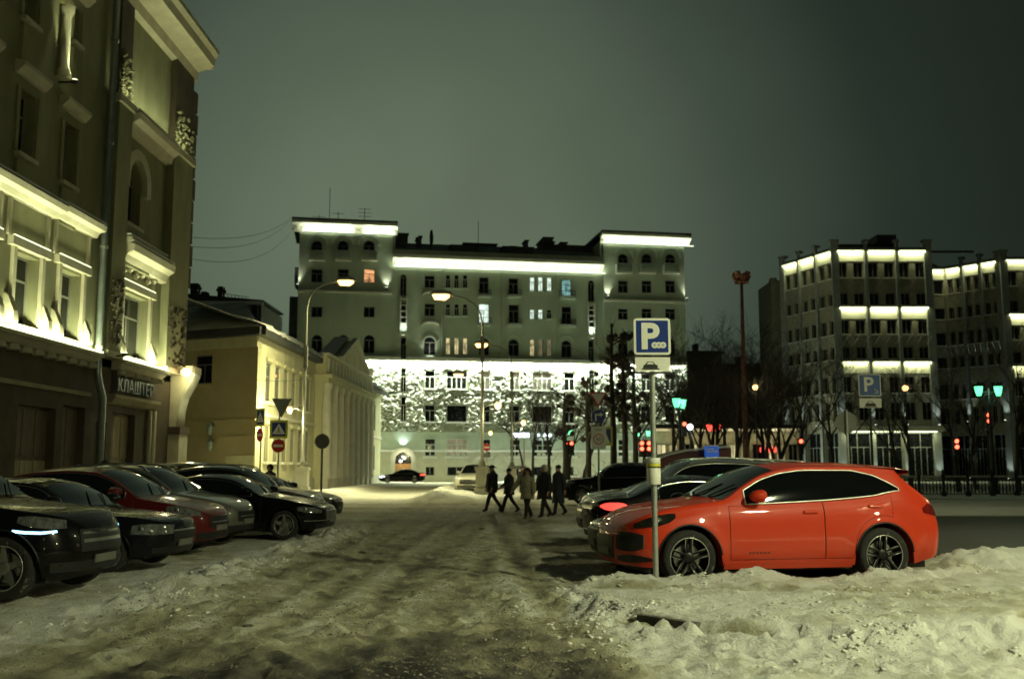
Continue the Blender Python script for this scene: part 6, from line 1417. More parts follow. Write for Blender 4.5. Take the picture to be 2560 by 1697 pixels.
# ================================================================== cars
def paint(name, c, metal=0.35, rough=0.32, dust=0.25, coat=1.0, spec=0.5):
    m, nt, b = nodes_of(name); N, L = nt.nodes, nt.links
    t = N.new('ShaderNodeTexCoord'); n = N.new('ShaderNodeTexNoise'); n.inputs['Scale'].default_value = 2.2; n.inputs['Detail'].default_value = 7; L.new(t.outputs['Object'], n.inputs['Vector'])
    sx = N.new('ShaderNodeSeparateXYZ'); L.new(t.outputs['Object'], sx.inputs[0])
    mr_ = N.new('ShaderNodeMapRange'); mr_.inputs['From Min'].default_value = 0.75; mr_.inputs['From Max'].default_value = 0.25; mr_.inputs['To Min'].default_value = 0.0; mr_.inputs['To Max'].default_value = dust; L.new(sx.outputs['Z'], mr_.inputs['Value'])
    mu = N.new('ShaderNodeMath'); mu.operation = 'MULTIPLY'; L.new(mr_.outputs[0], mu.inputs[0]); L.new(n.outputs['Fac'], mu.inputs[1])
    mi = N.new('ShaderNodeMix'); mi.data_type = 'RGBA'; mi.inputs[6].default_value = (*c, 1); mi.inputs[7].default_value = (0.20, 0.18, 0.14, 1); L.new(mu.outputs[0], mi.inputs[0]); L.new(mi.outputs[2], b.inputs['Base Color'])
    r_ = N.new('ShaderNodeMapRange'); r_.inputs['To Min'].default_value = rough*0.8; r_.inputs['To Max'].default_value = rough*1.35; L.new(n.outputs['Fac'], r_.inputs[0]); L.new(r_.outputs[0], b.inputs['Roughness'])
    b.inputs['Metallic'].default_value = metal; b.inputs['Coat Weight'].default_value = coat; b.inputs['Coat Roughness'].default_value = 0.03; b.inputs['Specular IOR Level'].default_value = spec
    return m
M['paint_red'] = paint('paint_red', (0.54, 0.036, 0.008), 0.0, 0.42, 0.3, coat=0.6, spec=0.2)
M['paint_black'] = paint('paint_black', (0.004, 0.004, 0.0045), 0.0, 0.25, 0.03, coat=0.30, spec=0.1)
M['paint_night'] = paint('paint_night', (0.005, 0.006, 0.008), 0.0, 0.25, 0.03, coat=0.30, spec=0.1)
M['paint_wine'] = paint('paint_wine', (0.085, 0.008, 0.008), 0.0, 0.3, 0.06, coat=0.35, spec=0.15)
M['paint_silver'] = paint('paint_silver', (0.14, 0.14, 0.115), 0.5, 0.38, 0.3)
M['paint_grey'] = paint('paint_grey', (0.06, 0.06, 0.05), 0.5, 0.38, 0.3)
M['paint_green'] = paint('paint_green', (0.007, 0.010, 0.008), 0.0, 0.3, 0.06, coat=0.3, spec=0.1)
M['paint_cream'] = paint('paint_cream', (0.55, 0.54, 0.42), 0.1, 0.4, 0.3)
snow_top(M['paint_silver'], 0.55, 0.95, 0.30); snow_top(M['paint_grey'], 0.55, 0.95, 0.28); snow_top(M['paint_green'], 0.6, 0.95, 0.12); snow_top(M['paint_wine'], 0.6, 0.97, 0.10)
M['car_glass'] = pmat('car_glass', (0.004, 0.005, 0.005), 0.03, var=0.2, spec=0.7)
M['trim_black'] = pmat('trim_black', (0.010, 0.010, 0.010), 0.5, var=0.2)
M['chrome'] = pmat('chrome', (0.75, 0.75, 0.70), 0.15, metal=1.0, var=0.05)
M['satin'] = pmat('satin', (0.85, 0.84, 0.76), 0.42, metal=0.85, var=0.05)
M['chrome_dull'] = pmat('chrome_dull', (0.40, 0.41, 0.38), 0.3, metal=0.9, var=0.15)
M['tyre'] = pmat('tyre', (0.40, 0.40, 0.36), 0.85, scale=7, c2=(0.016, 0.016, 0.015), bump=0.4)
_r = M['tyre'].node_tree.nodes
for _n in _r:
    if _n.type == 'VALTORGB': _n.color_ramp.elements[0].position = 0.62; _n.color_ramp.elements[1].position = 0.78
M['rim_black'] = pmat('rim_black', (0.010, 0.010, 0.010), 0.3, metal=0.4, var=0.2)
M['rim_silver'] = pmat('rim_silver', (0.30, 0.30, 0.27), 0.35, metal=0.8, var=0.15)
M['rim_edge'] = pmat('rim_edge', (0.45, 0.45, 0.40), 0.3, metal=0.6, var=0.1)
M['lens'] = pmat('lens', (0.10, 0.105, 0.10), 0.05, var=0.5, scale=12, spec=0.8)
M['lens_dark'] = pmat('lens_dark', (0.015, 0.014, 0.010), 0.06, var=0.5, scale=12, spec=0.8)
M['lens_red'] = pmat('lens_red', (0.12, 0.008, 0.006), 0.08, var=0.2, spec=0.8)
M['emblem'] = pmat('emblem', (0.16, 0.015, 0.006), 0.5)
M['plate'] = pmat('plate', (0.14, 0.14, 0.12), 0.5, var=0.06)

def mono(pts):
    x = np.array([p[0] for p in pts], float); y = np.array([p[1] for p in pts], float); h = np.diff(x); d = np.diff(y)/h
    m = np.zeros(len(x)); m[0], m[-1] = d[0], d[-1]
    for i in range(1, len(x)-1):
        m[i] = 0 if d[i-1]*d[i] <= 0 else (h[i-1]+h[i])*3/((2*h[i]+h[i-1])/d[i-1] + (h[i]+2*h[i-1])/d[i])
    def f(q):
        q = np.clip(q, x[0], x[-1]); i = np.clip(np.searchsorted(x, q)-1, 0, len(x)-2); t = (q-x[i])/h[i]
        return (2*t**3-3*t**2+1)*y[i] + (t**3-2*t**2+t)*h[i]*m[i] + (-2*t**3+3*t**2)*y[i+1] + (t**3-t**2)*h[i]*m[i+1]
    return f

class CarShape:
    def __init__(s, sp):
        s.sp = sp; s.L, s.W, s.wb, s.fo, s.R = sp['L'], sp['W'], sp['wb'], sp['fo'], sp['R']; s.Ra = s.R + sp.get('gap', 0.055); s.zb = sp.get('zb', 0.24)
        s.xo = s.fo + s.wb/2; g = np.linspace(0, s.L, 3000); s.g = g
        zt = mono(sp['top'])(g); be = np.minimum(mono(sp['belt'])(g), zt - 0.035); cab = np.clip((zt - be - 0.10)/0.4, 0, 1); s.zt_ = zt; s.be_ = be; s.zr_ = zt - 0.03 - 0.045*cab
        s.be_ = np.minimum(s.be_, s.zr_ - 0.004)
        an, nn, atl, nt = sp.get('an', 0.62), sp.get('nn', 2.7), sp.get('at', 0.5), sp.get('nt', 3.2); s.an, s.nn, s.atl, s.nt = an, nn, atl, nt
        w = np.ones_like(g); i = g < an; w[i] = (1 - (1-g[i]/an)**nn)**(1/nn); j = g > s.L-atl; w[j] *= (1 - (1-(s.L-g[j])/atl)**nt)**(1/nt)
        w *= 1 - 0.05*np.clip((g-s.L*0.5)/(s.L*0.5), 0, 1)**2 - 0.03*np.clip((s.L*0.4-g)/(s.L*0.4), 0, 1)**2; s.w_ = w*s.W
        s.wheels = (s.fo, s.fo+s.wb)
    def I(s, arr, q): return float(np.interp(q, s.g, arr))
    def b(s, z, be):
        zs = [0.15, s.zb+0.02, s.zb+0.16, 0.58, max(be-0.22, 0.62), max(be-0.10, 0.66), max(be, 0.70)]; return float(np.interp(z, zs, [0.92, 0.945, 0.985, 1.0, 0.995, 0.975, 0.925]))
    def flare(s, q, z):
        f = 0
        for c in s.wheels:
            r = math.hypot(q-c, z-s.R)
            f = max(f, 0.028*math.exp(-((r-s.Ra)/0.11)**2)) if z > s.R*0.6 else f
        return f
    def zbot(s, q):
        z = s.zb
        for c in s.wheels:
            d = abs(q-c)
            if d < s.Ra: z = max(z, s.R + math.sqrt(max(s.Ra**2-d*d, 0)))
        e = max(0, 0.5-q)/0.5; t = max(0, q-s.L+0.6)/0.6
        return max(z, s.zb + 0.03*e + 0.14*t)
    def edge(s, q):
        be, zr = s.I(s.be_, q), s.I(s.zr_, q); w = s.I(s.w_, q); yb = w*s.b(be, be); wr = max(0.0, min(yb, yb*0.97 - 0.36*max(zr-be-0.02, 0))); return be, zr, w, yb, wr
    def side_y(s, q, z):
        be, zr, w, yb, wr = s.edge(q)
        if z <= be: return w*s.b(z, be) + s.flare(q, z)*min(1, w/s.W)
        t = min(1, (z-be)/max(zr-be, 1e-3)); return yb + (wr-yb)*(t**1.25)
    def deform(s, q, z):
        k = s.sp.get('kn', 0.07); return q + k*math.exp(-q/0.35)*((z-0.52)/0.3)**2 - s.sp.get('kt', 0.06)*math.exp(-(s.L-q)/0.3)*((z-0.78)/0.4)**2
    def P(s, q, y, z): return (s.xo - s.deform(q, z), y, z)
    def surf(s, q, z, off, side):
        q = min(max(q, 0.001), s.L-0.001); z = min(z, s.I(s.zr_, q)); e = 0.004; y = s.side_y(q, z); d = (s.side_y(min(q+e, s.L), z) - s.side_y(max(q-e, 0), z))/(2*e); n = math.hypot(d, 1)
        q2, y2 = q - off*d/n, y + off/n; return (s.xo - s.deform(q, z) + (q-q2), side*y2, z)
    def yf2s(s, yf): return s.an*(1-(1-abs(yf)**s.nn)**(1/s.nn))
    def body(s):
        n1 = [s.an*(1-math.cos(t)) for t in np.linspace(0.02, math.pi/2, 22)]; n2 = [s.L - s.atl*(1-math.cos(t)) for t in np.linspace(0.02, math.pi/2, 18)]
        q = [0.0005] + n1 + list(np.arange(s.an+0.05, s.L-s.atl, 0.05)) + n2[::-1] + [s.L-0.0005]
        for c in s.wheels: q += [c-s.Ra+0.001, c+s.Ra-0.001, c-s.Ra*0.985, c+s.Ra*0.985, c-s.Ra*0.94, c+s.Ra*0.94]
        q = sorted(set(round(x, 4) for x in q)); mb = MB(); rows = []
        for k in q:
            be, zr, w, yb, wr = s.edge(k); z0 = min(s.zbot(k), be-0.02); half = []
            for t in np.linspace(0, 1, 11):
                z = z0 + (be-z0)*t; half.append((s.side_y(k, z), z))
            for t in (0.25, 0.5, 0.75, 1.0): z = be + (zr-be)*t; half.append((s.side_y(k, z), z))
            zt = s.I(s.zt_, k)
            for t in (0.94, 0.85, 0.68, 0.45, 0.22, 0.0): half.append((wr*t, zr + (zt-zr)*(1-t*t)))
            # inner return at the bottom edge
            yb_ = half[0][0]; half = [(yb_*0.80, z0+0.01)] + half
            rows.append([s.P(k, y, z) for y, z in half] + [s.P(k, -y, z) for y, z in reversed(half[:-1])])
        mb.grid(rows); return mb
    def band(s, pts, off, side, nz=4, step=0.05, th=0.0):
        """surface patch from (s, zlo, zhi) stations"""
        q = [p[0] for p in pts]; lo = [p[1] for p in pts]; hi = [p[2] for p in pts]; n = max(3, int((q[-1]-q[0])/step)); qs = sorted(set(list(np.linspace(q[0], q[-1], n+1)) + q)); mb = MB()
        rows = [[s.surf(k, np.interp(k, q, lo) + (np.interp(k, q, hi)-np.interp(k, q, lo))*t, off, side) for t in np.linspace(0, 1, nz)] for k in qs]
        mb.grid(rows)
        # rim back to the body so that the patch has thickness
        loop = [r[0] for r in rows] + rows[-1][1:] + [r[-1] for r in reversed(rows[:-1])] + list(reversed(rows[0][1:-1])); cy_ = Vector((0, 0, 0.6))
        inn = []
        for p in loop: v = Vector(p); inn.append(v - Vector((np.sign(v.x)*0.004 if abs(v.x) > s.L*0.42 else 0, np.sign(v.y)*max(off, 0.004)*1.5, 0)))
        m = len(loop)
        for i in range(m): mb.face([loop[i], loop[(i+1) % m], inn[(i+1) % m], inn[i]])
        return mb, loop
    def nose(s, yfs, zlo, zhi, off, nz=4, rear=False):
        mb = MB(); rows = []
        for i, yf in enumerate(yfs):
            a, b_ = (zlo[i], zhi[i]) if hasattr(zlo, '__len__') else (zlo, zhi)
            if rear: q = s.L - s.atl*(1-(1-abs(yf)**s.nt)**(1/s.nt))
            else: q = s.yf2s(yf)
            r = []
            for t in np.linspace(0, 1, nz):
                z = a + (b_-a)*t; p = s.surf(q, z, 0.0, 1 if yf >= 0 else -1); w = off
                r.append((p[0] + (-w if rear else w)*math.sqrt(max(1-abs(yf)**2, 0.05)), p[1] + w*abs(yf)*(1 if yf >= 0 else -1), z))
            rows.append(r)
        mb.grid(rows); back = [[(p[0] - (-0.02 if rear else 0.02), p[1]*0.995, p[2]) for p in r] for r in rows]
        loop = [r[0] for r in rows] + rows[-1][1:] + [r[-1] for r in reversed(rows[:-1])] + list(reversed(rows[0][1:-1])); bl = [r[0] for r in back] + back[-1][1:] + [r[-1] for r in reversed(back[:-1])] + list(reversed(back[0][1:-1])); m = len(loop)
        for i in range(m): mb.face([loop[i], loop[(i+1) % m], bl[(i+1) % m], bl[i]])
        return mb
    def top_patch(s, q0, q1, f, off):
        mb = MB(); rows = []
        for k in np.linspace(q0, q1, 14):
            be, zr, w, yb, wr = s.edge(k); zt = s.I(s.zt_, k); d = (s.I(s.zt_, k+0.02)-s.I(s.zt_, k-0.02))/0.04; n = math.hypot(1, d); r = []
            for t in np.linspace(-f, f, 13): z = zr + (zt-zr)*(1-t*t); p = s.P(k, wr*t, z); r.append((p[0]+off*d/n, p[1], p[2]+off/n))
            rows.append(r)
        mb.grid(rows); return mb

WHEELS = {}
def wheel_meshes(Rw, rim_r, wd, style):
    key = (Rw, rim_r, wd, style)
    if key in WHEELS: return WHEELS[key]
    h = wd/2; ty = MB(); prof = [(rim_r*0.985, -h*0.92), (rim_r+0.03, -h), (Rw-0.035, -h*0.99), (Rw-0.008, -h*0.82), (Rw, -h*0.45), (Rw, h*0.45), (Rw-0.008, h*0.82), (Rw-0.035, h*0.99), (rim_r+0.03, h), (rim_r*0.985, h*0.92)]
    base = 0; n = 40
    for r, y in prof:
        for k in range(n): a = 2*math.pi*k/n; ty.v.append((r*math.cos(a), y, r*math.sin(a)))
    for i in range(len(prof)):
        for k in range(n): a, b = i*n+k, i*n+(k+1) % n; c = ((i+1) % len(prof))*n; ty.f.append((a, b, c+(k+1) % n, c+k))
    rim = MB(); rim.lathe([(rim_r*0.985, h*0.90), (rim_r*0.96, h*0.90), (rim_r*0.93, h*0.45), (rim_r*0.90, -h*0.3)], 36, axis='y'); rim.f = rim.f[:-2]
    rim.lathe([(0.075, h*0.15), (0.075, h*0.62), (0.055, h*0.68), (0.02, h*0.68)], 16, axis='y')
    edge = MB(); edge.tube([(rim_r*0.972*math.cos(t), h*0.90, rim_r*0.972*math.sin(t)) for t in [2*math.pi*k/40 for k in range(41)]], 0.008, 5, caps=False)
    nsp = 5 if style != 'seven' else 7
    for k in range(nsp):
        a = 2*math.pi*k/nsp + math.pi/2
        offs = (-0.105, 0.105) if style == 'double' else (0.0,)
        for o_ in offs:
            ca, sa = math.cos(a), math.sin(a); wd_ = 0.028 if style == 'double' else (0.055 if style == 'five' else 0.04)
            p0 = Vector((0.06*ca - o_*0.35*sa, 0, 0.06*sa + o_*0.35*ca)); aa = a + o_*1.25; p1 = Vector((rim_r*0.955*math.cos(aa), 0, rim_r*0.955*math.sin(aa))); d = (p1-p0).normalized(); nrm = Vector((-d.z, 0, d.x)); n0 = len(rim.v)
            k2 = 1.7 if style == 'five' else 1.0
            for (p, y, w) in ((p0, h*0.58, wd_*k2), (p1, h*0.82, wd_)):
                for s1, dy in ((-1, 0), (1, 0), (1, -0.06), (-1, -0.06)): q = p + nrm*s1*w*0.5; rim.v.append((q.x, y+dy, q.z))
            rim.f += [tuple(n0+i for i in f) for f in ((0,1,5,4),(1,2,6,5),(2,3,7,6),(3,0,4,7))]
            if style == 'double':
                sg = 1 if o_ > 0 else -1; e0, e1 = p0 + d*0.05 + nrm*sg*wd_*0.5, p1 + nrm*sg*wd_*0.5; edge.bar((e0.x, h*0.60, e0.z), (e1.x, h*0.83, e1.z), 0.010, 0.008)
    disc_ = MB(); disc_.lathe([(rim_r*0.66, -h*0.15), (rim_r*0.66, -h*0.05)], 24, axis='y')
    rm = M['rim_black'] if style == 'double' else M['rim_silver']
    WHEELS[key] = (ty.mesh('wheel', M['tyre'], True, sharp=60), rim.mesh('rim', rm, True, sharp=35), edge.mesh('rim_edge', M['rim_edge'], True), disc_.mesh('brake_disc', M['chrome_dull']))
    return WHEELS[key]

def build_car(name, label, cat, sp, loc, heading, body_mat, group=None, zoff=0.0, cam_side=None):
    """heading: direction of the nose in radians from +X"""
    s = CarShape(sp); o = empty(name, (loc[0], loc[1], zoff), heading, label, cat, group)
    bm_ = M[body_mat]; s.body().build('body', bm_, o, smooth=True, sharp=48)
    mb = MB(); mb.box(s.xo-s.L+0.35, s.xo-0.35, -s.W*0.78, s.W*0.78, 0.19, 0.62); mb.build('underbody', M['trim_black'], o)
    q0w, q1w = sp['glass']; 
    for side in (1, -1):
        # side glass, split at the pillars
        wt = sp.get('wintop')
        def ztop(q): 
            z = s.I(s.zr_, q) - 0.055
            return min(z, float(np.interp(q, [p[0] for p in wt], [p[1] for p in wt]))) if wt else z
        segs = sp['panes']; trim = []
        for (a, b) in segs:
            st = [(q, s.I(s.be_, q)+0.02, max(ztop(q), s.I(s.be_, q)+0.022)) for q in np.linspace(a, b, max(6, int((b-a)/0.06)))]
            mb, loop = s.band(st, 0.006, side, 5, 0.06); mb.build('side_window', M['car_glass'], o, smooth=True, sharp=30)
        for (a, b), (c_, d_) in zip(segs[:-1], segs[1:]):
            st = [(q, s.I(s.be_, q)+0.02, ztop(q)) for q in np.linspace(b, c_, 4)]; mb, _ = s.band(st, 0.004, side, 5, 0.03); mb.build('door_pillar', M['car_glass'], o, smooth=True, sharp=30)
        a, b = segs[0][0], segs[-1][1]; up = [(q, max(ztop(q), s.I(s.be_, q)+0.022)) for q in np.linspace(a, b, 40)]; dn = [(q, s.I(s.be_, q)+0.012) for q in np.linspace(b, a, 30)]
        mb = MB(); tr = [s.surf(q, z+0.012, 0.008, side) for q, z in up] + [s.surf(q, z, 0.008, side) for q, z in dn]; mb.tube(tr + [tr[0]], sp.get('trim_r', 0.009), 5, caps=False); mb.build('window_trim', M[sp.get('trim', 'chrome_dull')], o, smooth=True)
        # doors with handles
        for (a, b), hq in zip(sp['doors'], sp['handles']):
            lo = [(q, max(s.zbot(q), s.zb)+0.10) for q in np.linspace(a, b, 24)]; st = [(q, z, s.I(s.be_, q)-0.004) for q, z in lo]
            mb, loop = s.band(st, 0.0035, side, 14, 0.05); do = mb.build('door', bm_, o, smooth=True, sharp=30)
            mb = MB(); mb.tube([tuple(Vector(p)*1.0) for p in loop] + [loop[0]], 0.003, 4, caps=False); mb.build('door_gap', M['trim_black'], do)
            zh = s.I(s.be_, hq) - 0.13; mb, _ = s.band([(hq-0.11, zh-0.015, zh+0.01), (hq-0.09, zh-0.022, zh+0.018), (hq+0.09, zh-0.022, zh+0.02), (hq+0.11, zh-0.012, zh+0.012)], 0.026, side, 4, 0.03); mb.build('door_handle', M[sp['handle_mat']] if 'handle_mat' in sp else bm_, do, smooth=True)
        # headlight and tail light
        mb, _ = s.band(sp['head'], 0.008, side, 5, 0.025); ho = mb.build('headlight', M[sp.get('lens', 'lens')], o, smooth=True, sharp=30)
        if 'drl' in sp: mb, _ = s.band(sp['drl'], 0.014, side, 3, 0.025); mb.build('daytime_strip', M['drl'], ho)
        else:
            q, a, b = sp['head'][len(sp['head'])//2]; p = Vector(s.surf(q, (a+b)/2, 0.012, side)); mb = MB(); mb.lathe([(0.005, -0.012), (0.045, -0.006), (0.05, 0.004)], 12, p, 'y' if abs(s.L/2) else 'x'); mb.build('projector', M['chrome_dull'], ho, smooth=True)
        mb, _ = s.band(sp['tail'], 0.010, side, 4, 0.03); mb.build('taillight', M[sp.get('tail_mat', 'lens_red')], o, smooth=True, sharp=30)
        # mirror
        mq = sp['mirror']; zb_ = s.I(s.be_, mq) + 0.06; p = Vector(s.surf(mq, zb_, 0.0, side)); c = p + Vector((0.02, side*0.13, 0.06)); mb = MB(); prof = []
        for k in range(7):
            t = -1 + 2*k/6; r = math.sqrt(max(1-t**2*0.8, 0.05)); prof.append([(c.x + 0.17*r*math.cos(a)*(1.0 if math.cos(a) > 0 else 0.45), c.y + side*t*0.115, c.z + 0.09*r*math.sin(a) + 0.01*t) for a in [2*math.pi*j/14 for j in range(14)]])
        n0 = len(mb.v)
        for r in prof: mb.v += r
        for i in range(6):
            for j in range(14): a, b = n0+i*14+j, n0+i*14+(j+1) % 14; mb.f.append((a, b, b+14, a+14))
        mb.f.append(tuple(n0+j for j in range(14))); mb.f.append(tuple(n0+6*14+j for j in reversed(range(14)))); mb.bar(p - Vector((0, side*0.02, 0)), c - Vector((0, side*0.08, 0.05)), 0.07, 0.035); mb.build('mirror', bm_, o, smooth=True, sharp=50)
        # sill
        mb, _ = s.band([(s.fo+s.Ra+0.04, s.zb-0.03, s.zb+0.06), (s.fo+s.wb-s.Ra-0.04, s.zb-0.03, s.zb+0.06)], 0.014, side, 3, 0.2); mb.build('side_sill', M['trim_black'] if sp.get('cladding') else bm_, o, smooth=True, sharp=30)
        if sp.get('rails'):
            a, b = sp['rails']; mb = MB(); mb.tube([Vector(s.P(q, side*s.edge(q)[4]*0.93, s.I(s.zr_, q)+0.05+(0.03 if 0 < i < 11 else -0.02))) for i, q in enumerate(np.linspace(a, b, 12))], 0.018, 6); mb.build('roof_rail', M['chrome_dull'], o, smooth=True)
        # arch lip
        for c in s.wheels:
            mb = MB(); pts = []
            for k in range(19):
                t = math.pi*(0.03 + 0.94*k/18); q = c + s.Ra*math.cos(t); z = s.R + s.Ra*math.sin(t); pts.append(s.surf(q, z, 0.004, side))
            mb.tube(pts, 0.014, 5); mb.build('wheel_arch', M[sp['arch']] if 'arch' in sp else (M['trim_black'] if sp.get('cladding') else bm_), o, smooth=True)
        ms = wheel_meshes(s.R, sp['rim'], 0.25, sp.get('spokes', 'five'))
        for c in s.wheels:
            w = inst('wheel', ms[0], o, (s.xo-c, side*(s.W-0.135), s.R), (rng.uniform(0, 0.2) if False else 0, 0, 0 if side > 0 else math.pi))
            for nm, me in zip(('rim', 'rim_edge', 'brake_disc'), ms[1:]): inst(nm, me, w)
    s.top_patch(q0w, q1w, 0.93, 0.006).build('windshield', M['car_glass'], o, smooth=True)
    r0, r1 = sp['rear_glass']; s.top_patch(r0, r1, 0.86, 0.006).build('rear_window', M['car_glass'], o, smooth=True)
    mb = MB(); be, zr, w, yb, wr = s.edge(q0w+0.02); zz = s.I(s.zt_, q0w-0.02)
    for k in (-0.25, 0.35): p = Vector(s.P(q0w, wr*k, s.I(s.zt_, q0w)+0.012)); q = Vector(s.P(q0w+0.28, wr*(k+0.45 if k < 0 else k+0.4), s.I(s.zt_, q0w+0.28)+0.01)); mb.bar(p, q, 0.012, 0.018)
    mb.build('wiper', M['trim_black'], o)
    for g in sp['front']: s.nose(*g[:4]).build(g[5], M[g[4]], o, smooth=True, sharp=30)
    z0, z1 = sp.get('plate', (0.40, 0.51)); s.nose([-0.28, 0.28], z0, z1, 0.03).build('license_plate', M['plate'], o)
    s.nose([-0.26, 0.26], 0.72, 0.83, 0.014, rear=True).build('license_plate', M['plate'], o)
    s.nose(list(np.linspace(-0.8, 0.8, 11)), 0.32, 0.46, 0.010, rear=True).build('rear_bumper_insert', M['trim_black'], o, smooth=True)
    return o, s

def ylist(a, b, n=9): return list(np.linspace(a, b, n))
SUV = dict(L=4.92, W=0.985, wb=2.895, fo=0.93, R=0.385, rim=0.285, gap=0.068, zb=0.26, spokes='double', trim='satin', trim_r=0.0095,
    top=[(0, .70), (.05, .81), (.16, .91), (.4, 1.015), (.8, 1.10), (1.2, 1.15), (1.45, 1.185), (1.8, 1.40), (2.1, 1.565), (2.4, 1.65), (2.8, 1.69), (3.3, 1.69), (3.7, 1.678), (4.0, 1.65), (4.17, 1.63), (4.22, 1.56), (4.40, 1.39), (4.58, 1.26), (4.74, 1.175), (4.84, 1.09), (4.90, .97), (4.92, .84)],
    belt=[(0, .66), (.2, .85), (.5, .97), (1.4, 1.08), (2.0, 1.10), (3.0, 1.145), (3.7, 1.20), (4.15, 1.27), (4.5, 1.12), (4.92, .84)],
    wintop=[(1.6, 1.2), (1.9, 1.36), (2.2, 1.50), (2.5, 1.585), (2.9, 1.605), (3.4, 1.575), (3.8, 1.485), (4.05, 1.36), (4.16, 1.29)],
    glass=(1.47, 2.30), arch='trim_black', rear_glass=(4.24, 4.60), panes=[(1.78, 2.93), (2.98, 4.14)], doors=[(1.52, 2.92), (2.93, 3.98)], handles=(2.72, 3.72), mirror=1.98,
    head=[(.18, .79, .85), (.30, .80, .915), (.48, .82, .965), (.64, .87, .985), (.73, .93, .99)], lens='lens_dark', tail=[(4.48, .97, 1.04), (4.62, .94, 1.10), (4.76, .92, 1.06), (4.86, .94, 1.0)],
    front=[(ylist(-.42, .42), .36, .66, .012, 'trim_black', 'grille'), (ylist(.50, .93, 8), [.50, .49, .48, .48, .48, .48, .49, .52], [.70, .72, .73, .735, .735, .73, .72, .70], .010, 'trim_black', 'air_intake'), (ylist(-.93, -.50, 8), [.52, .49, .48, .48, .48, .48, .49, .50], [.70, .72, .73, .735, .735, .73, .72, .70], .010, 'trim_black', 'air_intake'),
           (ylist(.52, .975, 9), [.35, .34, .33, .33, .33, .33, .33, .34, .36], [.40, .41, .42, .425, .43, .43, .43, .42, .39], .010, 'trim_black', 'lower_intake'), (ylist(-.975, -.52, 9), [.36, .34, .33, .33, .33, .33, .33, .34, .35], [.39, .42, .43, .43, .43, .425, .42, .41, .40], .010, 'trim_black', 'lower_intake')], plate=(.40, .50))
SEDAN = dict(L=4.75, W=0.90, wb=2.75, fo=0.88, R=0.325, rim=0.22, zb=0.22, trim='chrome_dull',
    top=[(0, .58), (.06, .68), (.25, .77), (.6, .85), (1.0, .92), (1.35, .97), (1.48, 1.0), (1.85, 1.22), (2.2, 1.375), (2.55, 1.435), (2.95, 1.44), (3.3, 1.395), (3.65, 1.28), (3.95, 1.13), (4.1, 1.07), (4.45, 1.045), (4.62, 1.01), (4.70, .93), (4.75, .78)],
    belt=[(0, .55), (.3, .74), (.9, .86), (1.5, .935), (2.5, .96), (3.6, .99), (4.0, 1.0), (4.5, .97), (4.75, .76)],
    glass=(1.5, 2.28), rear_glass=(3.45, 4.0), panes=[(1.66, 2.62), (2.67, 3.55)], doors=[(1.42, 2.64), (2.65, 3.52)], handles=(2.45, 3.36), mirror=1.78,
    head=[(.10, .58, .66), (.22, .58, .70), (.42, .60, .73), (.58, .64, .72)], tail=[(4.20, .80, .90), (4.40, .78, .92), (4.60, .78, .90), (4.70, .80, .88)],
    front=[(ylist(-.45, .45), .42, .60, .012, 'trim_black', 'grille'), (ylist(-.85, .85, 11), .27, .36, .010, 'trim_black', 'air_intake'), (ylist(-.46, .46), .595, .62, .016, 'chrome_dull', 'grille_bar')], plate=(.36, .46))
CROSS = dict(L=4.45, W=0.92, wb=2.65, fo=0.90, R=0.355, rim=0.235, zb=0.27, cladding=True, trim='chrome_dull', spokes='seven',
    top=[(0, .68), (.06, .80), (.2, .90), (.5, .98), (1.0, 1.06), (1.22, 1.10), (1.55, 1.33), (1.9, 1.54), (2.2, 1.63), (2.7, 1.665), (3.2, 1.645), (3.7, 1.58), (4.0, 1.52), (4.1, 1.44), (4.25, 1.16), (4.35, 1.03), (4.45, .85)],
    belt=[(0, .64), (.3, .86), (1.0, 1.0), (2.0, 1.04), (3.0, 1.08), (3.8, 1.15), (4.2, 1.05), (4.45, .82)],
    glass=(1.24, 2.05), rear_glass=(4.1, 4.26), panes=[(1.48, 2.48), (2.53, 3.42), (3.47, 3.88)], doors=[(1.30, 2.50), (2.51, 3.42)], handles=(2.30, 3.25), mirror=1.66, rails=(1.9, 3.7),
    head=[(.12, .72, .80), (.28, .73, .86), (.48, .76, .90), (.66, .82, .90)], tail=[(3.98, .95, 1.25), (4.12, .92, 1.22), (4.28, .92, 1.05), (4.36, .94, 1.0)],
    front=[(ylist(-.5, .5), .50, .70, .012, 'trim_black', 'grille'), (ylist(-.8, .8, 11), .30, .42, .010, 'trim_black', 'air_intake'), (ylist(-.4, .4), .585, .61, .016, 'chrome_dull', 'grille_bar')], plate=(.44, .54))
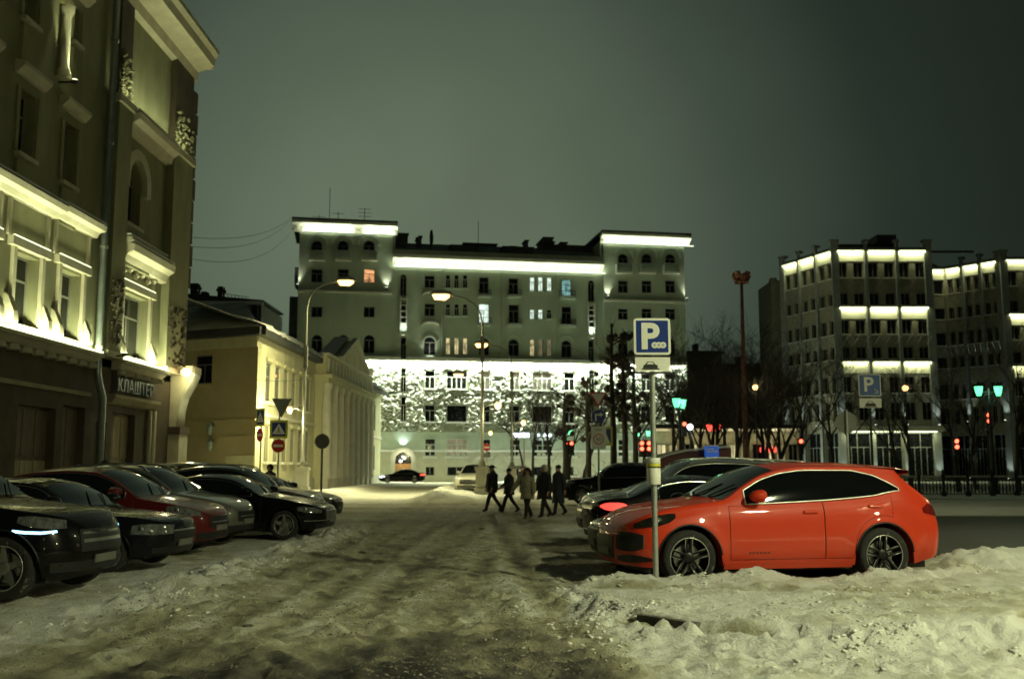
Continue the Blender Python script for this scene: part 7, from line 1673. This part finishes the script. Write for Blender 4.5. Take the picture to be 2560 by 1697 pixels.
BIGSUV = dict(SUV); BIGSUV.update(top=[(0, .80), (.05, .92), (.14, 1.00), (.4, 1.06), (.9, 1.12), (1.35, 1.17), (1.5, 1.2), (1.85, 1.48), (2.1, 1.66), (2.4, 1.75), (2.9, 1.79), (3.5, 1.77), (4.2, 1.72), (4.55, 1.66), (4.64, 1.58), (4.76, 1.22), (4.84, 1.1), (4.92, .9)],
    belt=[(0, .76), (.2, .95), (.8, 1.06), (1.5, 1.11), (2.5, 1.14), (3.6, 1.16), (4.4, 1.17), (4.7, 1.1), (4.92, .86)], wintop=None, panes=[(1.75, 2.80), (2.85, 3.85), (3.90, 4.42)], doors=[(1.5, 2.8), (2.81, 3.85)], rear_glass=(4.66, 4.78), spokes='five', trim='chrome_dull', cladding=True, rails=(2.2, 4.3), rim=.25,
    head=[(.12, .84, .94), (.28, .85, .98), (.46, .87, 1.0), (.62, .92, .99)], lens='lens', tail=[(4.5, .95, 1.35), (4.66, .93, 1.3), (4.8, .93, 1.08), (4.87, .94, 1.0)],
    front=[(ylist(-.55, .55), .55, .82, .012, 'trim_black', 'grille'), (ylist(-.9, .9, 11), .32, .44, .010, 'trim_black', 'air_intake'), (ylist(-.5, .5), .66, .70, .018, 'chrome_dull', 'grille_bar'), (ylist(-.5, .5), .76, .79, .018, 'chrome_dull', 'grille_bar')])
BIGSUV.pop('wintop')
def var(b, **k): d = dict(b); d.update(k); return d

# ---- the red one: near-side wheels at these ground points
fw, rw = Vector((at(1722, 1396, 13.75).x, 13.75, 0)), Vector((at(2216, 1385, 14.30).x, 14.30, 0))
hd = math.atan2(fw.y-rw.y, fw.x-rw.x); d = Vector((math.cos(hd), math.sin(hd), 0)); leftv = Vector((-d.y, d.x, 0)); mid = (fw+rw)/2 - leftv*(0.985-0.01)
red, rs = build_car('parked_suv', 'bright red orange SUV with black alloy wheels parked behind the parking sign', 'car', SUV, (mid.x, mid.y), hd, 'paint_red')
# roof spoiler
mb = MB(); q0, q1 = 4.20, 4.52
rows = []
for q, dz, f in ((3.85, 0.006, 0.94), (4.05, 0.012, 0.96), (4.25, 0.016, 0.97), (4.42, 0.012, 0.95), (4.405, -0.035, 0.93), (4.20, -0.085, 0.90)):
    be, zr, w, yb, wr = rs.edge(min(q, 4.14)); zt = rs.I(rs.zt_, min(q, 4.14)) - max(0, q-4.14)*0.10 + dz; rows.append([(rs.xo-q, wr*f*t, zt - 0.055*t*t) for t in np.linspace(-1, 1, 13)])
mb.grid(rows); mb.build('rear_spoiler', M['paint_red'], red, smooth=True, sharp=50)
# small dark emblem strip low on the front door (its letters cannot be read)
for k in range(6):
    mb, _ = rs.band([(1.78+k*0.055, .435, .465), (1.78+k*0.055+0.036, .435, .462)], 0.006, 1, 3, 0.02); mb.build('door_emblem', M['emblem'], red)

# ---- row on the left, noses towards the street
def left_car(name, label, cat, sp, nose_px, Y, ang, paint_, zoff=0.03):
    """nose_px: picture column of the nose; Y: depth of the near flank"""
    s_ = CarShape(sp); a = R(ang); d = Vector((math.cos(a), math.sin(a), 0)); right = Vector((d.y, -d.x, 0)); Yc = Y + 0.92; nx = at(nose_px, 1250, Yc - 0.25).x
    c = Vector((nx, Yc, 0)) - d*(s_.xo - 0.02)
    return build_car(name, label, cat, sp, (c.x, c.y), a, paint_, 'cars parked nose out along the left', zoff)
left_car('parked_suv', 'black SUV with a lit blue daytime strip, beside the foreground snowbank', 'car', var(BIGSUV, drl=[(.20, .80, .825), (.34, .785, .815), (.52, .795, .825), (.66, .81, .84)], rim=0.27, fo=0.80), 246, 12.1, -4, 'paint_black')
left_car('parked_sedan', 'dark angular sedan with rectangular headlights between the black SUV and the wine red car', 'car', var(SEDAN, top=[(0, .66), (.05, .76), (.2, .80), (.6, .86), (1.3, .93), (1.45, .96), (1.85, 1.22), (2.15, 1.37), (2.5, 1.42), (3.0, 1.42), (3.4, 1.36), (3.75, 1.16), (3.95, 1.02), (4.5, .98), (4.68, .95), (4.75, .78)], head=[(.03, .56, .70), (.2, .56, .72), (.36, .57, .72), (.48, .58, .70)], lens='lens'), 452, 15.3, -5, 'paint_night')
left_car('parked_hatchback', 'wine red crossover with chrome window line in the parked row', 'car', var(CROSS, trim='chrome', zb=0.25, top=[(0, .66), (.06, .78), (.2, .87), (.5, .95), (1.0, 1.03), (1.22, 1.07), (1.55, 1.29), (1.9, 1.49), (2.2, 1.575), (2.7, 1.60), (3.2, 1.57), (3.7, 1.47), (4.0, 1.38), (4.15, 1.27), (4.25, 1.13), (4.35, 1.0), (4.45, .85)], rails=None), 543, 17.9, -5, 'paint_wine')
left_car('parked_crossover', 'silver grey crossover with large headlights and dark grille corner in the parked row', 'car', CROSS, 612, 20.1, -6, 'paint_silver')
left_car('parked_sedan', 'black sedan with five spoke silver wheels and chrome grille, standing farther out than its row', 'car', var(SEDAN, rim=0.225, front=[(ylist(-.5, .5), .40, .62, .014, 'chrome_dull', 'grille'), (ylist(-.85, .85, 11), .26, .34, .010, 'trim_black', 'air_intake'), (ylist(-.98, .98, 15), .405, .42, .014, 'chrome_dull', 'bumper_strip')]), 826, 22.3, -4, 'paint_black')
left_car('parked_suv', 'dusty grey SUV between the black sedan and the dark car at the row end', 'car', CROSS, 800, 25.6, -5, 'paint_grey')
left_car('parked_sedan', 'dark green sedan at the far end of the parked row by the sign posts', 'car', var(SEDAN), 846, 28.8, -5, 'paint_green')
left_car('parked_van', 'tall silver minivan roof showing behind the parked row', 'car', var(BIGSUV, rails=None), 690, 31.8, -5, 'paint_silver')

# ---- row on the right beyond the red car
def right_car(name, label, cat, sp, end_px, Y, ang, paint_, tail_left=False, zoff=0.03):
    s_ = CarShape(sp); a = R(ang); d = Vector((math.cos(a), math.sin(a), 0)); Yc = Y + 0.92; nx = at(end_px, 1250, Yc).x
    c = Vector((nx, Yc, 0)) + (d*(-s_.xo) if not tail_left else d*(s_.L - s_.xo))
    return build_car(name, label, cat, sp, (c.x, c.y), a, paint_, 'cars parked on the right', zoff)
right_car('parked_sedan', 'black sedan nosing out just behind the red SUV', 'car', var(SEDAN, front=[(ylist(-.5, .5), .40, .62, .014, 'trim_black', 'grille'), (ylist(-.85, .85, 11), .26, .36, .010, 'trim_black', 'air_intake'), (ylist(-.46, .46), .605, .63, .018, 'chrome', 'grille_bar')]), 1478, 15.45, 180+7, 'paint_black')
right_car('parked_sedan', 'black sedan parked tail out with a glowing red tail light', 'car', var(SEDAN, trim='chrome', trim_r=.014, tail_mat='tail_on', tail=[(4.16, .88, .91), (4.22, .84, .94), (4.32, .82, .955), (4.48, .815, .955), (4.56, .835, .94), (4.62, .875, .905)]), 1463, 18.0, 8, 'paint_black', tail_left=True)
right_car('parked_suv', 'dark SUV with a pale dusty bonnet, two cars beyond the red SUV', 'car', BIGSUV, 1447, 21.0, 180+6, 'paint_grey')
right_car('parked_van', 'grey snow dusted SUV roof showing behind the dark SUV', 'car', var(BIGSUV), 1585, 24.2, 180+5, 'paint_silver')
# tail light spill
p = at(1500, 1268, 17.9); 
# ---- moving and distant cars
def far_car(name, label, sp, px, Y, ang, paint_, zoff=0.05, **k):
    p = at(px, 1170, Y); return build_car(name, label, 'car', sp, (p.x, p.y), R(ang), paint_, 'distant cars', zoff)
far_car('passing_sedan', 'black sedan with red tail light passing the arched entrance of the apartment house', var(SEDAN, tail_mat='tail_far', lens='white_light'), 1003, 103, 186, 'paint_black', zoff=0.1)
far_car('parked_minivan', 'cream minivan facing the camera beside the lamp plinth behind the walkers', var(BIGSUV, rails=None, lens='lamp_white_soft'), 1190, 64, -100, 'paint_cream', zoff=0.1)
far_car('waiting_suv', 'dark SUV with a red tail light waiting by the boulevard fence', var(BIGSUV, tail_mat='tail_far'), 1535, 44, 178, 'paint_black')
# ================================================================== people
M['skin'] = pmat('skin', (0.36, 0.20, 0.13), 0.6, var=0.08, scale=8); M['cloth_black'] = pmat('cloth_black', (0.010, 0.010, 0.012), 0.85, var=0.25, scale=6, bump=0.2); M['cloth_navy'] = pmat('cloth_navy', (0.022, 0.024, 0.034), 0.85, var=0.25, scale=6, bump=0.2)
M['cloth_grey'] = pmat('cloth_grey', (0.28, 0.26, 0.18), 0.9, var=0.25, scale=9, bump=0.3); M['cloth_white'] = pmat('cloth_white', (0.60, 0.57, 0.44), 0.9, var=0.12, scale=9, bump=0.3); M['hair_dark'] = pmat('hair_dark', (0.020, 0.010, 0.007), 0.6, var=0.3, scale=14); M['boot_brown'] = pmat('boot_brown', (0.07, 0.022, 0.012), 0.6, var=0.2)
def person(X, Y, heading, Ht, label, stride=0.3, armL=(0.1, 0.25), armR=(-0.1, -0.25), coat='cloth_black', legs='cloth_black', hem=0.85, head=None, boots='cloth_black', elbow=0.25, wide=1.0, hem_w=1.15, z=0.0):
    """heading: radians the figure faces from +X; armX = (forward swing, outward swing) in radians"""
    k = Ht/1.72; root = empty('person', (X, Y, z), heading, label, 'person', None)
    V, E, Rd = [], [], []
    def v(p, r, par=None):
        V.append(Vector(p)*k); Rd.append(r*k); i = len(V)-1
        if par is not None: E.append((par, i))
        return i
    pel = v((0, 0, 0.93), 0.145); sp = v((0.01, 0, 1.10), 0.13, pel); ch = v((0.02, 0, 1.30), 0.15, sp); nk = v((0.02, 0, 1.455), 0.06, ch); jaw = v((0.045, 0, 1.53), 0.072, nk); cr = v((0.02, 0, 1.62), 0.092, jaw); v((0.015, 0, 1.68), 0.06, cr); no = v((0.115, 0, 1.575), 0.014, jaw)
    hands = []
    for s_, (fw_, ow) in ((1, armL), (-1, armR)):
        sh = v((0.01, s_*0.18*wide, 1.375), 0.075, ch); L1, L2 = 0.28, 0.25
        d1 = Vector((math.sin(fw_), s_*math.sin(abs(ow)), -math.cos(fw_)*math.cos(ow))).normalized(); el = Vector((0.01, s_*0.18*wide, 1.375)) + d1*L1; e_i = v(el, 0.052, sh)
        d2 = Vector((math.sin(fw_+elbow), s_*math.sin(abs(ow)*0.6), -math.cos(fw_+elbow))).normalized(); wr = el + d2*L2; w_i = v(wr, 0.034, e_i); pa = wr + d2*0.07; p_i = v(pa, 0.036, w_i); hands.append((wr*k, d2))
        side = d2.cross(Vector((0, 1, 0))).normalized()
        for j, (o_, L_) in enumerate(((-0.03, 0.062), (-0.01, 0.075), (0.01, 0.07), (0.03, 0.055))):
            a = v(pa + side*o_ + d2*0.035, 0.0095, p_i); b = v(pa + side*o_ + d2*(0.035+L_*0.55) + Vector((0.004, -s_*0.008, 0)), 0.009, a); v(pa + side*o_ + d2*(0.035+L_) + Vector((0.004, -s_*0.025, 0)), 0.0075, b)
        a = v(wr + side*-0.035 + d2*0.035, 0.012, w_i); v(wr + side*-0.058 + d2*0.075, 0.010, a)
    feet = []
    for s_, f in ((1, stride), (-1, -stride)):
        hp = v((0, s_*0.09, 0.88), 0.118, pel); kn = v((math.sin(f)*0.43 + (0.03 if f > 0 else 0.05), s_*0.095, 0.88-0.40*math.cos(f)), 0.082, hp); ab = f*1.0 - (0.05 if f > 0 else 0.30)
        ax = math.sin(f)*0.43 + math.sin(ab)*0.40; az = 0.085 + (0.0 if f >= 0 else 0.05); an = v((ax, s_*0.095, az), 0.058, kn); v((ax-0.05, s_*0.095, az-0.035), 0.042, an); t1 = v((ax+0.10, s_*0.10, 0.045 if f >= 0 else 0.05), 0.042, an); v((ax+0.17, s_*0.105, 0.04), 0.034, t1)
    me = bpy.data.meshes.new('body'); me.from_pydata([tuple(p) for p in V], E, []); o = bpy.data.objects.new('body', me); col.objects.link(o)
    sk = o.modifiers.new('skin', 'SKIN'); sk.use_smooth_shade = True; sl = me.skin_vertices[0].data
    for i, r_ in enumerate(Rd): sl[i].radius = (r_, r_); sl[i].use_root = (i == 0)
    su = o.modifiers.new('sub', 'SUBSURF'); su.levels = su.render_levels = 1
    dg = bpy.context.evaluated_depsgraph_get(); m2 = bpy.data.meshes.new_from_object(o.evaluated_get(dg)); bpy.data.objects.remove(o)
    for nm in (legs, 'skin', boots): m2.materials.append(M[nm])
    for p in m2.polygons:
        c = p.center; mi = 0
        if c.z > 1.44*k: mi = 1
        elif c.z < 0.13*k: mi = 2
        for hp_, dd in hands:
            if (c - hp_).dot(dd) > 0.0 and (c-hp_).length < 0.24*k: mi = 1
        p.material_index = mi; p.use_smooth = True
    b = bpy.data.objects.new('body', m2); b.parent = root; col.objects.link(b)
    # coat: torso shell and sleeves
    mb = MB(); rings = [(hem, 0.19*hem_w, 0.235*hem_w*wide), (hem+0.15, 0.195, 0.235*wide), (1.02, 0.19, 0.225*wide), (1.2, 0.19, 0.23*wide), (1.34, 0.185, 0.245*wide), (1.42, 0.13, 0.19*wide), (1.47, 0.085, 0.095), (1.50, 0.082, 0.085)]; rows = []
    rings = [r for i, r in enumerate(rings) if i == 0 or r[0] > hem + 0.05]
    rg = random.Random(int(X*100)); 
    for z_, a, c in rings: rows.append([(k*(0.012 + a*math.cos(t)*(1+0.05*math.sin(5*t))), k*c*math.sin(t), k*(z_ + (0.02*math.sin(3*t) if z_ == hem else 0))) for t in [2*math.pi*j/20 for j in range(21)]])
    mb.grid(rows); co = mb.build('coat', M[coat], root, smooth=True)
    for s_, (fw_, ow) in ((1, armL), (-1, armR)):
        d1 = Vector((math.sin(fw_), s_*math.sin(abs(ow)), -math.cos(fw_)*math.cos(ow))).normalized(); sh = Vector((0.01, s_*0.17*wide, 1.385)); el = Vector((0.01, s_*0.18*wide, 1.375)) + d1*0.28; d2 = Vector((math.sin(fw_+elbow), s_*math.sin(abs(ow)*0.6), -math.cos(fw_+elbow))).normalized(); wr = el + d2*0.25
        mb = MB(); mb.tube([sh*k, (sh+(el-sh)*0.3)*k, el*k, (el+(wr-el)*0.5)*k, wr*k], [0.095*k, 0.098*k, 0.085*k, 0.075*k, 0.068*k], 10); mb.build('sleeve', M[coat], co, smooth=True)
    # head covering
    hc = Vector((0.015, 0, 1.61))*k
    def dome(r, m, name, front=1.0, low=-0.3, sx=1.0):
        mb = MB(); rows = []
        for i in range(8):
            ph = math.pi/2 - (math.pi/2 - math.asin(low))*i/7
            rows.append([(hc.x + k*r*sx*math.cos(ph)*math.cos(t)*(front if math.cos(t) > 0.5 else 1.0), k*r*math.cos(ph)*math.sin(t), hc.z + k*r*math.sin(ph)*1.02) for t in [2*math.pi*j/16 for j in range(17)]])
        mb.grid(rows); return mb.build(name, M[m], root, smooth=True)
    if head == 'hat':
        dome(0.118, 'cloth_black', 'hat', low=0.0); mb = MB(); mb.lathe([(0.19*k, 0.0), (0.2*k, 0.012*k), (0.1*k, 0.03*k)], 18, (hc.x, 0, hc.z)); mb.build('hat_brim', M['cloth_black'], root, smooth=True)
    elif head == 'cap':
        dome(0.116, 'cloth_black', 'cap', low=0.0); mb = MB(); mb.prism([(0.08*k, -0.08*k), (0.20*k, -0.05*k), (0.21*k, 0.05*k), (0.08*k, 0.08*k)], lambda a, b_, c: (hc.x+a, b_, c), hc.z, hc.z+0.012*k); mb.build('cap_peak', M['cloth_black'], root)
    elif head == 'hood': dome(0.135, 'cloth_white', 'hood', front=0.55, low=-0.75)
    elif head == 'darkhood': dome(0.135, 'cloth_black', 'hood', front=0.6, low=-0.75)
    elif head == 'long':
        dome(0.125, 'hair_dark', 'hair', front=0.75, low=-0.2); mb = MB(); rows = []
        for z_, r_ in ((0.02, 0.122), (-0.08, 0.135), (-0.18, 0.14), (-0.27, 0.10)): rows.append([(hc.x - 0.01*k + k*r_*math.cos(t), k*r_*1.1*math.sin(t), hc.z + k*z_) for t in [R(70)+R(220)*j/12 for j in range(13)]])
        mb.grid(rows); mb.build('hair_length', M['hair_dark'], root, smooth=True)
    else: dome(0.112, 'hair_dark', 'hair', front=0.8, low=-0.05)
    return root
def P_(px, py): return gnd(px, py)
a = gnd(1231, 1279); person(a.x, a.y, R(-150), 1.72, 'walker in a wide black coat and brimmed hat, first of the group', 0.42, (0.25, 0.25), (-0.1, 0.45), head='hat', hem=0.72, wide=1.25, hem_w=0.85)
a = gnd(1273, 1281); person(a.x, a.y, R(-155), 1.60, 'shorter walker in a dark jacket and peaked cap beside the hatted walker', 0.44, (0.3, 0.2), (0.1, 0.2), coat='cloth_navy', head='cap', hem=0.70, elbow=0.9)
a = gnd(1319, 1298); person(a.x, a.y, R(-125), 1.62, 'walker in a grey coat with long dark hair, arm held out', 0.34, (0.1, 0.35), (0.15, 0.85), coat='cloth_grey', head='long', hem=0.68, boots='boot_brown', hem_w=1.05)
a = gnd(1362, 1293); person(a.x, a.y, R(-140), 1.70, 'walker in a black coat with a white hood beside the grey coated walker', 0.30, (0.1, 0.25), (0.2, 0.2), head='hood', hem=0.60, wide=1.15, hem_w=1.15)
a = gnd(1397, 1288); person(a.x, a.y, R(-150), 1.72, 'bareheaded walker in a long black coat at the end of the group', 0.30, (-0.25, 0.25), (0.1, 0.15), head=None, hem=0.42, hem_w=1.1, coat='cloth_navy')
person(at(1165, 1170, 68).x, 68, R(-90), 1.70, 'lone dark figure standing beside the cream minivan', 0.08, head=None, hem=0.8)
person(at(1306, 1170, 60).x, 60, R(-80), 1.70, 'dark figure in a hood behind the group of walkers', 0.2, head='darkhood', hem=0.75)
person(at(262, 1170, 25.2).x, 25.2, R(20), 1.78, 'dark hooded figure behind the wine red car', 0.1, head='darkhood', hem=0.8); person(at(195, 1170, 27.2).x, 27.2, R(10), 1.72, 'bareheaded dark figure behind the parked row near the shopfront', 0.1, head=None, hem=0.8)
person(at(676, 1170, 38.0).x, 38.0, R(-120), 1.74, 'dark hooded figure passing the road signs by the yellow house', 0.25, head='darkhood', hem=0.7)
